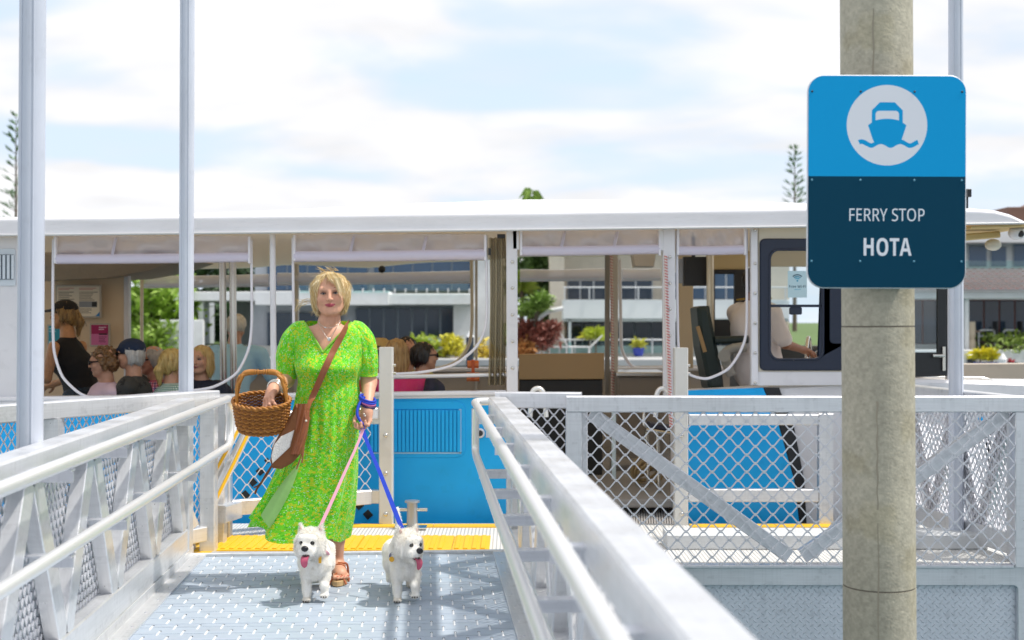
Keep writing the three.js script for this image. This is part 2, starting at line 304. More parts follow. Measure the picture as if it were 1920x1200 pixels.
// ================================================================ water and the floating pontoon
{
  const water = mat(0.035, 0.10, 0.11, 0.08, 0, { bumpMap: tex(512, (u, v) => g8(tfbm(u, v, 8, 61, 5)), false, 2.5), bumpScale: 0.05 });
  const g = new THREE.PlaneGeometry(1600, 1600); g.rotateX(-Math.PI / 2); const uv = g.attributes.uv; for (let i = 0; i < uv.count; i++) uv.setXY(i, uv.getX(i) * 1600, uv.getY(i) * 1600);
  g.translate(0, 0, -300); structure('water', g, water, 'calm green canal water');
}
function stick(p, q, w, h, n) { // a four-sided wire without caps; n is the sheet's normal
  const d = q.clone().sub(p).normalize(), a = n.clone().cross(d).normalize().multiplyScalar(w / 2), b = n.clone().multiplyScalar(h / 2), o = [];
  const c = (s, i) => s.clone().add(a.clone().multiplyScalar([1, 1, -1, -1][i])).add(b.clone().multiplyScalar([1, -1, -1, 1][i]));
  for (let i = 0; i < 4; i++) { const j = (i + 1) % 4, A = c(p, i), B = c(p, j), C = c(q, j), D = c(q, i); for (const v of [A, C, B, A, D, C]) o.push(v.x, v.y, v.z); }
  return o;
}
// expanded diamond mesh filling the rectangle o + u*W + v*H
function diamondMesh(o, u, v, W, H, pw = 0.1, ph = 0.096, wire = 0.0085) {
  o = vec(o); u = vec(u).normalize(); v = vec(v).normalize(); const n = u.clone().cross(v).normalize(), arr = [], a = ph / 4;
  const at = (x, y) => o.clone().addScaledVector(u, x).addScaledVector(v, y);
  const rows = Math.floor(H / (2 * a)), cols = Math.floor(W / (pw / 2)), fy = H / rows, fx = W / cols, aa = fy / 2;
  for (let j = 0; j < rows; j++) {
    const yc = (j + 0.5) * fy;
    const yy = i => yc + ((i + j) % 2 ? 1 : -1) * (aa - wire * 0.5), xs = 0.16 * fx, off = n.clone().multiplyScalar(j % 2 ? 0.0006 : 0);
    for (let i = 0; i < cols; i++) {
      const A = at(i * fx + xs, yy(i)).add(off), B = at((i + 1) * fx - xs, yy(i + 1)).add(off), C = at((i + 1) * fx + xs, yy(i + 1)).add(off);
      arr.push(...stick(A, B, wire, wire * 0.7, n)); if (i < cols - 1) arr.push(...stick(B, C, wire * 1.2, wire * 0.7, n));
    }
  }
  return tri(arr);
}
const DK = 0.65;   // pontoon deck level
{
  const pon = thing('floating_pontoon', 'white decked floating pontoon with yellow tactile strip beside the ferry', 'pontoon');
  const ribs = mat(0.66, 0.66, 0.65, 0.6, 0.1, { map: T.grime, bumpMap: tex(256, (u, v) => g8(0.5 + 0.5 * Math.sin(u * 2 * Math.PI * 8)), false, 0.2), bumpScale: 0.006 });
  const s = new THREE.Shape([[3.12, 7.62], [-0.05, 7.62], [-1.98, 7.62], [-2.95, 5.7], [-4.6, 5.7], [-4.6, 9.12], [3.12, 9.12]].map(p => new THREE.Vector2(p[0], p[1])));
  const g = new THREE.ExtrudeGeometry(s, { depth: 0.12, bevelEnabled: false }); g.rotateX(-Math.PI / 2); g.translate(0, DK - 0.12, 0);
  part(pon, 'deck', g, ribs);
  // floats under the deck
  for (const x of [-3.6, -1.4, 0.9, 2.3]) part(pon, 'float', box(x, 0.2, -8.4, 1.3, 0.6, 1.2, 0.06), mat(0.12, 0.13, 0.14, 0.7));
  // side skirt: tread plate panel in a frame, facing the shore
  const lift = tex(256, (u, v) => { let k = 0; for (let a = 0; a < 2; a++) for (let b = 0; b < 2; b++) { const fx = ((u * 2 + a * 0.5 + b) % 1) - 0.5, fy = ((v * 2 + a * 0.5) % 1) - 0.5, t = a ? Math.PI / 4 : -Math.PI / 4, X = fx * Math.cos(t) - fy * Math.sin(t), Y = fx * Math.sin(t) + fy * Math.cos(t); k = Math.max(k, 1 - step(0.5, 1, Math.hypot(X / 0.34, Y / 0.1))); } return g8(k); }, false, 0.09);
  const tread = mat(0.74, 0.77, 0.85, 0.45, 0.45, { map: T.alu, bumpMap: lift, bumpScale: 0.004 });
  const sk = slab(pix([[1040, 1092], [1925, 1092], [1925, 1330], [1040, 1330]], 7.58), -7.585, 0.03, 0.002); part(pon, 'tread_plate_skirt', sk, tread, 'grey tread plate skirt of the pontoon');
  const hole = rrect(...(() => { const a = P(1100, 1290, 7.56), b = P(1907, 1097, 7.56); return [a.x, a.y, b.x, b.y]; })(), 0.03);
  const o0 = P(1040, 1330, 7.56), o1 = P(1960, 1062, 7.56);
  part(pon, 'skirt_frame', slab([[o0.x, o0.y], [o1.x, o0.y], [o1.x, o1.y], [o0.x, o1.y]], -7.545, 0.035, 0.004, [hole]), M.aluDull);
  // yellow tactile tiles and the yellow edge line
  const tac = (x0, x1, z0, z1, m, name, skew = 0) => {
    const l = [box((x0 + x1) / 2, DK + 0.004, (z0 + z1) / 2, x1 - x0 - 0.005, 0.012, Math.abs(z1 - z0) - 0.004, 0.002)];
    if (name === 'tactile_tile') for (let x = x0 + 0.03; x < x1 - 0.02; x += 0.055) l.push(bar([x, DK + 0.012, z0 + 0.025], [x, DK + 0.012, z1 - 0.025], 0.03, 0.01, 0.003));
    part(pon, name, l, m);
  };
  for (let x = -2.18; x < -0.2; x += 0.6) { const x1 = Math.min(x + 0.6, -0.14); tac(x, x1, -8.56, -8.02, M.yellow, 'tactile_tile'); tac(x, x1, -7.98, -7.84, M.yellow, 'yellow_nosing'); }
  for (let x = -1.75; x < 2.5; x += 0.6) if (x < -0.1 || x > 0.95) tac(x, Math.min(x + 0.6, 2.45), -9.05, -8.93, M.yellow, 'yellow_edge_strip');
  // raised kerb beams on the right half of the deck, behind the mesh fence
  part(pon, 'kerb_beam', bar([0.98, DK + 0.05, -8.2], [3.0, DK + 0.05, -8.2], 0.26, 0.1, 0.01), mat(0.60, 0.62, 0.64, 0.6, 0.1, { map: T.grime }));
  part(pon, 'threshold_plate', box(-0.955, DK + 0.03, -7.72, 1.75, 0.012, 0.22, 0.003), M.aluDull);
}

// ================================================================ gangway
const GW = thing('gangway', 'aluminium truss gangway with round handrails and grey blue plank deck', 'gangway', [-0.955, 0.71, -7.58]);
GW.rotation.y = Math.asin(0.0667);
{
  const S1 = 8.6, R = rng(5);
  // deck planks, each with four rows of raised treads and drain holes
  const nub = tri((() => { const a = 0.0045, L = 0.034, h = 0.005, o = []; const q = (p, s, r, t) => o.push(...p, ...s, ...r, ...p, ...r, ...t);
    q([-a, 0, L], [a, 0, L], [a * 0.6, h, L * 0.85], [-a * 0.6, h, L * 0.85]); q([a, 0, L], [a, 0, -L], [a * 0.6, h, -L * 0.85], [a * 0.6, h, L * 0.85]); q([-a, 0, -L], [-a, 0, L], [-a * 0.6, h, L * 0.85], [-a * 0.6, h, -L * 0.85]); q([-a * 0.6, h, L * 0.85], [a * 0.6, h, L * 0.85], [a * 0.6, h, -L * 0.85], [-a * 0.6, h, -L * 0.85]); return o; })());
  const treads = [], holes = [], tone = [0, 1, 2].map(i => { const m = M.deck.clone(); m.color.multiplyScalar([0.97, 1, 1.035][i]); return m; });
  let k = 0;
  for (let s = 0.012; s < S1 - 0.3; s += 0.424, k++) {
    part(GW, 'deck_plank', [box(0, -0.02, s + 0.21, 1.69, 0.04, 0.418, 0.004), ...[0.03, 0.15, 0.27, 0.39].map(o => box(0, 0.0008, s + o, 1.688, 0.0016, 0.028, 0.0006))], tone[Math.floor(R() * 3)]);
    for (let r = 0; r < 4; r++) for (let i = 0; i < 16; i++) {
      const x = -0.79 + (i + (r % 2 ? 0.5 : 0)) * 0.105, z = s + 0.055 + r * 0.105; if (x > 0.82) continue;
      treads.push(moved(nub, [x, 0.0008, z])); holes.push(box(x, 0.0022, z - 0.041, 0.011, 0.002, 0.012, 0.0006));
    }
  }
  stuff(part(GW, 'raised_treads', treads, M.deckNub)); stuff(part(GW, 'drain_holes', holes, M.hole));
  const bits = { screw: cyl([0, 0, 0], [0, 0.004, 0], 0.006, 0.005, 8) };
  for (const sd of [-1, 1]) {
    const inner = sd < 0 ? -0.915 : 0.817, outer = sd < 0 ? -1.02 : 0.93, tc = (inner + outer) / 2, tw = Math.abs(outer - inner), rail = sd < 0 ? -0.81 : 0.74;
    part(GW, 'edge_angle', [bar([sd * 0.885, 0.006, -0.02], [sd * 0.885, 0.006, S1], 0.085, 0.012, 0.002), bar([sd * 0.925, 0.03, -0.02], [sd * 0.925, 0.03, S1], 0.008, 0.06, 0.002)], M.alu);
    for (let s = 0.1; s < S1 - 1; s += 0.28) part(GW, 'screw', moved(bits.screw, [sd * 0.872, 0.012, s]), M.aluDull);
    part(GW, 'top_chord', bar([tc, 0.872, -0.02], [tc, 0.872, S1], tw, 0.116, 0.009), M.alu);
    part(GW, 'bottom_chord', bar([sd * 0.975, 0.115, -0.02], [sd * 0.975, 0.115, S1], 0.09, 0.13, 0.006), M.alu);
    part(GW, 'end_post', bar([sd * 0.965, 0.05, 0.045], [sd * 0.965, 0.814, 0.045], 0.085, 0.13, 0.006, [0, 0, 1]), M.alu);
    const yb = 0.175, yt = 0.82;
    for (let s = 0.12; s < S1 - 0.9; s += 0.82) {
      part(GW, 'truss_member', bar([sd * 0.965, yb, s + 0.04], [sd * 0.965, yt, s + 0.38], 0.06, 0.11, 0.004, [0, 0, 1]), M.alu);
      part(GW, 'truss_member', bar([sd * 0.965, yb, s + 0.80], [sd * 0.965, yt, s + 0.46], 0.06, 0.11, 0.004, [0, 0, 1]), M.alu);
      part(GW, 'support_stub', box(sd * 0.95, 0.027, s + 0.42, 0.05, 0.05, 0.06, 0.002), M.aluDull);
      for (const y of [0.86, 0.556]) part(GW, 'rail_bracket', [box((rail + sd * 0.965) / 2, y, s + 0.42, Math.abs(rail - sd * 0.965) + 0.02, 0.008, 0.055, 0.001), box((rail + sd * 0.965) / 2, y - 0.025, s + 0.38, Math.abs(rail - sd * 0.965), 0.05, 0.006, 0.001), cyl([rail, y, s + 0.42], [rail, y + 0.03, s + 0.42], 0.012, 0.012, 8)], M.aluDull);
    }
    part(GW, 'wire_mesh', diamondMesh([sd * 1.003, 0.17, 0.1], [0, 0, 1], [0, 1, 0], S1 - 0.2, 0.66, 0.05, 0.07, 0.009), M.aluDull);
    const hr = pts => pipe(pts, 0.0235, 0.14, 14);
    if (sd < 0) part(GW, 'handrail', hr([[rail, 0.89, S1], [rail, 0.89, -0.72], [rail, 0.588, -0.72], [rail, 0.588, S1]]), M.tubeAlu);
    else part(GW, 'handrail', pipe([[inner + 0.06, 0.905, -0.02], [rail - 0.005, 0.9, -0.06], [rail, 0.89, 0.05], [rail, 0.89, S1]], 0.0235, 0.07, 14), M.tubeAlu), part(GW, 'handrail', pipe([[rail, 0.86, -0.03], [rail, 0.60, -0.05], [rail, 0.588, 0.1], [rail, 0.588, S1]], 0.0225, 0.06, 14), M.tubeAlu);
  }
  part(GW, 'end_plate', box(0, -0.012, -0.01, 1.86, 0.06, 0.03, 0.003), M.alu);
}

// ================================================================ balustrades on the pontoon
// a balustrade between two plan points with top rail, bottom rail, posts, braces and diamond mesh
const meshMat = mat(0.70, 0.70, 0.75, 0.55, 0.5);
function balustrade(label, a, b, y0, y1, opt = {}) {
  const t = thing('mesh_balustrade', label, 'balustrade', [a[0], y0, a[1]], undefined), A = V(0, 0, 0), B = V(b[0] - a[0], 0, b[1] - a[1]), L = B.length(), u = B.clone().normalize(), H = y1 - y0;
  const at = (s, y, off = 0) => u.clone().multiplyScalar(s).add(V(0, y, 0)).add(V(-u.z, 0, u.x).multiplyScalar(off));
  const rail = opt.rail ?? 0.095, mt = opt.mat ?? M.aluDull;
  part(t, 'top_rail', bar(at(-0.045, H - rail / 2), at(L + 0.045, H - rail / 2), 0.1, rail, 0.006), mt);
  part(t, 'bottom_rail', bar(at(0.05, (opt.low ?? 0.05)), at(L - 0.05, (opt.low ?? 0.05)), 0.07, opt.lowH ?? 0.09, 0.005), mt);
  for (const s of opt.posts ?? [0, L]) part(t, 'post', bar(at(s, 0), at(s, H - rail), 0.095, 0.095, 0.006), mt);
  for (const [s0, s1, off] of opt.braces ?? []) part(t, 'diagonal_brace', bar(at(s0, (opt.low ?? 0.05) + 0.05, off ?? 0), at(s1, H - rail - 0.01, off ?? 0), opt.braceT ?? 0.05, opt.braceW ?? 0.085, 0.004, [u.x, 0, u.z]), mt);
  const mo = opt.meshOff ?? 0.03, lo = (opt.low ?? 0.05) + (opt.lowH ?? 0.09) / 2;
  if (opt.mesh !== false) part(t, 'wire_mesh', diamondMesh(at(0.045, lo, mo), u, V(0, 1, 0), L - 0.09, H - rail - lo, opt.pw ?? 0.1, opt.ph ?? 0.096, opt.wire ?? 0.0085), meshMat);
  return t;
}
const railTop = EYE - 0.447;
{
  const x0 = P(1076, 0, 7.55).x, x1 = P(1913, 0, 7.55).x, L = x1 - x0;
  balustrade('grey balustrade with V braces and diamond mesh above tread plate skirt', [x0, -7.55], [x1, -7.55], DK, railTop, { low: 0.0, lowH: 0.02, braces: [[L * 0.485, 0.1, -0.045], [L * 0.515, L - 0.06, -0.045]], meshOff: 0.045, wire: 0.0076 });
  // short far run to the left of that post, towards the boarding gap
  balustrade('short mesh balustrade between the gangway rail end and boarding gap', [P(945, 0, 8.3).x, -7.75], [P(1072, 0, 8.0).x, -7.7], DK, railTop + 0.012, { low: 0.3, pw: 0.075, ph: 0.08, posts: [0.46] });
  balustrade('white truss balustrade with slanted members closing the pontoon end', [2.82, -9.02], [3.04, -7.7], DK, railTop - 0.01, { low: 0.10, lowH: 0.13, mat: M.alu, braces: [[0.32, 0.06], [0.34, 0.62], [0.92, 0.64], [0.95, 1.25]], braceW: 0.1, pw: 0.05, ph: 0.07, wire: 0.008 });
  balustrade('splayed mesh balustrade behind the gangway handrail by the tall posts', [-1.9, -8.02], [-3.1, -5.95], DK, railTop + 0.005, { low: 0.12, mat: M.alu, posts: [0, 1.2, 2.39], braces: [[0.15, 0.5], [0.85, 0.52]], pw: 0.05, ph: 0.07, wire: 0.006 });
  const back = balustrade('far edge mesh balustrade with low white rail beside the blue hull', [P(420, 0, 8.5).x, -8.5], [P(705, 0, 9.1).x, -9.08], DK, EYE - 0.62, { low: 0.20, lowH: 0.1, rail: 0.08, mat: M.alu, posts: [0, 0.7], wire: 0.0048 });
  // two slanted stays of the left landing frame
  const fr = thing('landing_frame', 'slanted aluminium stays beside the gangway handrail loop', 'frame', [P(408, 0, 8.3).x, DK, -8.3]);
  const fx = (px, py, d) => P(px, py, d).sub(fr.position);
  part(fr, 'frame_post', bar(V(0, 0, 0), fx(412, 745, 8.3), 0.1, 0.1, 0.005), M.alu);
  part(fr, 'foot_block', bar(fx(409, 965, 8.15), fx(441, 955, 8.55), 0.1, 0.11, 0.006), M.alu);
  for (const [a, b] of [[[392, 955], [462, 812]], [[388, 905], [446, 800]]]) { part(fr, 'slanted_stay', bar(fx(...a, 8.12), fx(...b, 8.35), 0.05, 0.045, 0.003), M.alu); part(fr, 'painted_yellow_reflection', bar(fx(a[0] + 3.5, a[1] + 1.5, 8.09), fx(b[0] + 3.5, b[1] + 1.5, 8.32), 0.004, 0.022, 0.001), M.yellow, 'painted yellow reflection of the tactile strip along the slanted stay'); }  // yellow strips paint the tactile tiles' reflection onto the aluminium stays
}
// fender posts between pontoon and ferry
function fenderPost(px, top, label, rails) {
  const d = 9.08, b = P(px, 0, d), t = thing('fender_post', label, 'post', [b.x, DK, -d], undefined), H = P(0, top, d).y - DK;
  part(t, 'post', bar([0, 0, 0], [0, H, 0], 0.096, 0.1, 0.006), mat(0.66, 0.66, 0.64, 0.55, 0.3, { map: T.grime }));
  for (const py of [815, 886, 962]) part(t, 'bolt', ball(0, P(0, py, d).y - DK, 0.052, 0.016, 0.016, 0.01, 10, 8), M.steel);
  for (const py of [685, 700]) part(t, 'side_bolt', cyl([0.045, P(0, py, d).y - DK, 0], [0.068, P(0, py, d).y - DK, 0], 0.011), M.steel);
  for (const [x0, x1, y0, y1] of rails) { const a = P(x0, y0, d - 0.02), c = P(x1, y1, d - 0.02), v = y1 > y0 + 60; part(t, v ? 'end_upright' : 'fender_rail', box((a.x + c.x) / 2 - b.x, (a.y + c.y) / 2 - DK, -0.0 + (v ? 0.005 : 0), Math.abs(c.x - a.x), Math.abs(a.y - c.y), 0.07, 0.005), M.alu); }
  return t;
}
fenderPost(724.5, 651, 'bolted white fender post in front of the ferry side vent', [[655, 711, 919, 944], [690, 711, 770, 795]]);
fenderPost(1276, 652, 'bolted white fender post at the boarding gap with fender rails', [[1291, 1534, 917, 941], [1291, 1534, 777, 797], [1535, 1561, 775, 984]]);
{ // cross bollard on the deck edge
  const b = P(773, 0, 8.88), t = thing('cross_bollard', 'small grey steel cross bollard on the pontoon edge below the vent', 'bollard', [b.x, DK, -8.88]);
  part(t, 'base_plate', box(0, 0.012, 0, 0.2, 0.012, 0.14, 0.003), M.steel); part(t, 'stem', cyl([0, 0.01, 0], [0, 0.19, 0], 0.038, 0.036, 18), mat(0.42, 0.43, 0.44, 0.4, 0.8));
  part(t, 'cap', cyl([0, 0.185, 0], [0, 0.198, 0], 0.052, 0.05, 18), mat(0.45, 0.46, 0.47, 0.4, 0.8)); part(t, 'cross_bar', cyl([-0.105, 0.135, 0], [0.105, 0.135, 0], 0.012, 0.012, 10), M.steel);
}

// ================================================================ tall posts
function tallPost(x0, x1, d, y0, y1, r, label) {
  const a = P(x0, 0, d), t = thing('tall_post', label, 'post', [a.x, y0, -d]), top = V(P(x1, 0, d).x - a.x, y1 - y0, 0);
  part(t, 'shaft', cyl([0, 0, 0], top, r, r * 0.98, 28), M.whitePost);
  // a shallow lengthwise seam and rib as on extruded flag-pole sections
  for (const [an, w] of [[0.45, 0.006], [-0.55, 0.005]]) part(t, 'seam_rib', bar([Math.sin(an) * r, 0, Math.cos(an) * r], [Math.sin(an) * r + top.x, top.y, Math.cos(an) * r], w, 0.006, 0.001), M.whitePost);
  part(t, 'base_collar', cyl([0, 0, 0], [0, 0.05, 0], r * 1.5, r * 1.3, 24), M.aluDull);
  return t;
}
tallPost(49, 66, 4.85, -0.4, 4.6, 0.049, 'thick white tall post outside the gangway rail');
tallPost(348, 352.5, 8.05, DK, 5.4, 0.046, 'slim white tall post rising behind the gangway rail end');
tallPost(1793, 1791.5, 8.25, DK, 5.4, 0.047, 'slim white tall post rising behind the ferry stop sign');

// ================================================================ sign on its concrete post
{
  const d = 4.85, b = P(1653, 0, d), p = thing('concrete_post', 'weathered round concrete post carrying the ferry stop sign', 'post', [b.x, -0.6, -d]);
  const lean = P(1643, 0, d).x - b.x, H = 5.0, cut = 0.6 + P(0, 1097, d).y, ring = [0.6 + P(0, 612, d).y, 0.6 + P(0, 94, d).y];
  const seg = (y0, y1, r) => cyl([lean * y0 / 3.8, y0, 0], [lean * y1 / 3.8, y1, 0], r, r, 48);
  part(p, 'lower_section', seg(0, cut - 0.003, 0.1345), M.concrete); part(p, 'middle_section', seg(cut + 0.003, ring[0] - 0.003, 0.134), M.concrete); part(p, 'upper_section', seg(ring[0] + 0.003, H, 0.1335), M.concrete);
  for (const [y, e] of [[cut, 0.004], [ring[0], 0.006]]) part(p, 'joint', seg(y - e, y + e, 0.1325), mat(0.16, 0.14, 0.11, 0.9));
  // rust and water stains that run down the post
  const stain = mat(0.34, 0.30, 0.23, 0.9), R = rng(8);
  for (const [an, y0, y1, w] of [[-0.30, 0.3, 1.95, 0.004], [0.18, 0.2, 1.35, 0.007], [-0.72, 0.2, 0.95, 0.007], [-0.31, 2.0, 2.4, 0.004], [-0.36, 3.2, 3.85, 0.004]]) {
    const n = 40, o = []; let ph = R() * 9;
    for (let i = 0; i < n; i++) { const f = k => { const y = y0 + (y1 - y0) * k / n, a = an + 0.012 * Math.sin(k * 0.7 + ph), ww = w * (0.35 + 0.65 * noise3(k * 0.3, ph, 1)) / 0.134; return [a, y, ww]; }; const [a0, ya, wa] = f(i), [a1, yb, wb] = f(i + 1), q = (a, y) => [Math.sin(a) * 0.1349 + lean * y / 3.8, y, Math.cos(a) * 0.1349]; o.push(...q(a0 - wa, ya), ...q(a0 + wa, ya), ...q(a1 + wb, yb), ...q(a0 - wa, ya), ...q(a1 + wb, yb), ...q(a1 - wb, yb)); }
    part(p, 'water_stain', tri(o), stain, 'dark water stain running down the post');
  }

  // the sign: panel with printed face
  const ds = 4.66, q0 = P(1512.5, 541, ds), q1 = P(1811, 140.5, ds), cx = (q0.x + q1.x) / 2, w = q1.x - q0.x, h = q1.y - q0.y;
  const sg = thing('ferry_stop_sign', 'blue and navy sign reading FERRY STOP HOTA with white boat symbol', 'sign', [cx, q0.y, -ds]); sg.rotation.z = -0.004;
  part(sg, 'panel', slab(rrect(-w / 2, 0, w / 2, h, 0.062, 10), 0, 0.012, 0.003), mat(0.70, 0.72, 0.76, 0.4, 0.2));
  const cw = 1024, ch = Math.round(1024 * h / w), c = document.createElement('canvas'); c.width = cw; c.height = ch; const x = c.getContext('2d');
  const k = cw / 298.5, X = a => (a - 1512.5) * k, Y = a => (a - 140.5) * k;
  x.fillStyle = '#0f9fdd'; x.fillRect(0, 0, cw, Y(331)); x.fillStyle = '#033f57'; x.fillRect(0, Y(331), cw, ch);
  x.fillStyle = '#e3e6ee'; x.beginPath(); x.arc(X(1661.5), Y(235), 75.5 * k, 0, 7); x.fill();
  x.fillStyle = '#0f9fdd'; const poly = l => { x.beginPath(); l.forEach(([a, b], i) => i ? x.lineTo(X(a), Y(b)) : x.moveTo(X(a), Y(b))); x.closePath(); x.fill(); };
  poly([[1648, 192], [1676, 192], [1691, 207], [1691, 230], [1698, 235], [1689, 262], [1684, 272], [1640, 272], [1635, 262], [1626, 235], [1633, 230], [1633, 207]]);
  x.fillStyle = '#e3e6ee'; x.beginPath(); x.moveTo(X(1640), Y(226)); x.lineTo(X(1640), Y(214)); x.quadraticCurveTo(X(1641), Y(209), X(1646), Y(208)); x.lineTo(X(1678), Y(208)); x.quadraticCurveTo(X(1683), Y(209), X(1684), Y(214)); x.lineTo(X(1684), Y(226)); x.quadraticCurveTo(X(1662), Y(219.5), X(1640), Y(226)); x.fill();
  x.strokeStyle = '#0f9fdd'; x.lineWidth = 8.5 * k; x.beginPath(); for (let a = 1609; a <= 1720; a++) { const y = 269.5 - 3.6 * Math.cos((a - 1614) / 110 * Math.PI * 7.4 * 0.82); a === 1609 ? x.moveTo(X(a), Y(y)) : x.lineTo(X(a), Y(y)); } x.stroke();
  x.strokeStyle = '#e3e6ee'; x.lineWidth = 5 * k; x.beginPath(); for (let a = 1622; a <= 1704; a++) { const y = 276.5 - 3.6 * Math.cos((a - 1614) / 110 * Math.PI * 7.4 * 0.82); a === 1622 ? x.moveTo(X(a), Y(y)) : x.lineTo(X(a), Y(y)); } x.stroke();
  const text = (s, cxp, base, cap, width, weight) => { x.save(); x.fillStyle = '#e3e6ee'; const fs = cap * k / 0.72; x.font = `${weight} ${fs}px sans-serif`; const mw = x.measureText(s).width; x.translate(X(cxp), Y(base)); x.scale(width * k / mw, 1); x.fillText(s, -mw / 2, 0); x.restore(); };
  text('FERRY STOP', 1661.5, 414.5, 23.5, 145, 'normal'); text('HOTA', 1662, 479.5, 33, 93, 'bold');
  const face = new THREE.CanvasTexture(c); face.colorSpace = THREE.SRGBColorSpace;
  const fp = rrect(-w / 2 + 0.0035, 0.0035, w / 2 - 0.0035, h - 0.0035, 0.059, 10), fs = new THREE.ShapeGeometry(new THREE.Shape(fp.map(p2 => new THREE.Vector2(...p2)))), fu = fs.attributes.uv, fq = fs.attributes.position;
  for (let i = 0; i < fu.count; i++) fu.setXY(i, (fq.getX(i) + w / 2) / w, fq.getY(i) / h); fs.translate(0, 0, 0.0025);
  part(sg, 'printed_face', fs, new THREE.MeshPhysicalMaterial({ map: face, roughness: 0.45, specularIntensity: 0.22, side: THREE.DoubleSide }));
  for (const py of [172, 338, 490]) for (const px of [1521, 1612, 1713, 1802]) { const a = P(px, py, ds); part(sg, 'rivet', ball(a.x - cx, a.y - q0.y, 0.003, 0.0042, 0.0042, 0.002, 8, 6), py === 172 ? M.black : mat(0.1, 0.3, 0.42, 0.4)); }
  for (const y of [0.18, 0.6]) part(sg, 'bracket', box(0, y, -0.035, 0.3, 0.04, 0.05, 0.003), M.aluDull);
}
// ================================================================ the ferry
const D0 = 9.35, D1 = 13.4, FLOOR = 0.78;
const FB = thing('ferry_boat', 'white roofed blue passenger ferry with roll-up clear side curtains at the pontoon', 'ferry', [0, 0, -11.4]);
const fb = (px, py, d = D0) => P(px, py, d).sub(FB.position);
const fpx = (l, d = D0) => l.map(([x, y]) => { const q = fb(x, y, d); return [q.x, q.y]; });
const fslab = (l, d, depth, bevel, holes = []) => slab(fpx(l, d), 11.4 - d, depth, bevel, holes.map(h => fpx(h, d)));
const frr = (x0, y0, x1, y1, r) => rrect(x0, -y1, x1, -y0, r).map(([x, y]) => [x, -y]);
const fbar = (a, b, d, w, h, c) => bar(fb(a[0], a[1], d), fb(b[0], b[1], d), w, h, c);
const ln = (pts, x) => { for (let i = 1; i < pts.length; i++) if (x <= pts[i][0] || i === pts.length - 1) { const [a, b] = [pts[i - 1], pts[i]]; return lerp(a[1], b[1], clamp((x - a[0]) / (b[0] - a[0]), -5, 1)); } };
const M2 = { hullWhite: M.boatWhite, ceiling: phys(0.85, 0.68, 0.43, 0.95, { transmission: 0.5, thickness: 0 }), roof: phys(0.84, 0.84, 0.87, 0.85, { transmission: 0.4, thickness: 0 }), interior: mat(0.50, 0.44, 0.37, 0.75, 0, { map: T.grime }), floor: mat(0.28, 0.26, 0.24, 0.8, 0, { map: T.grime }) };
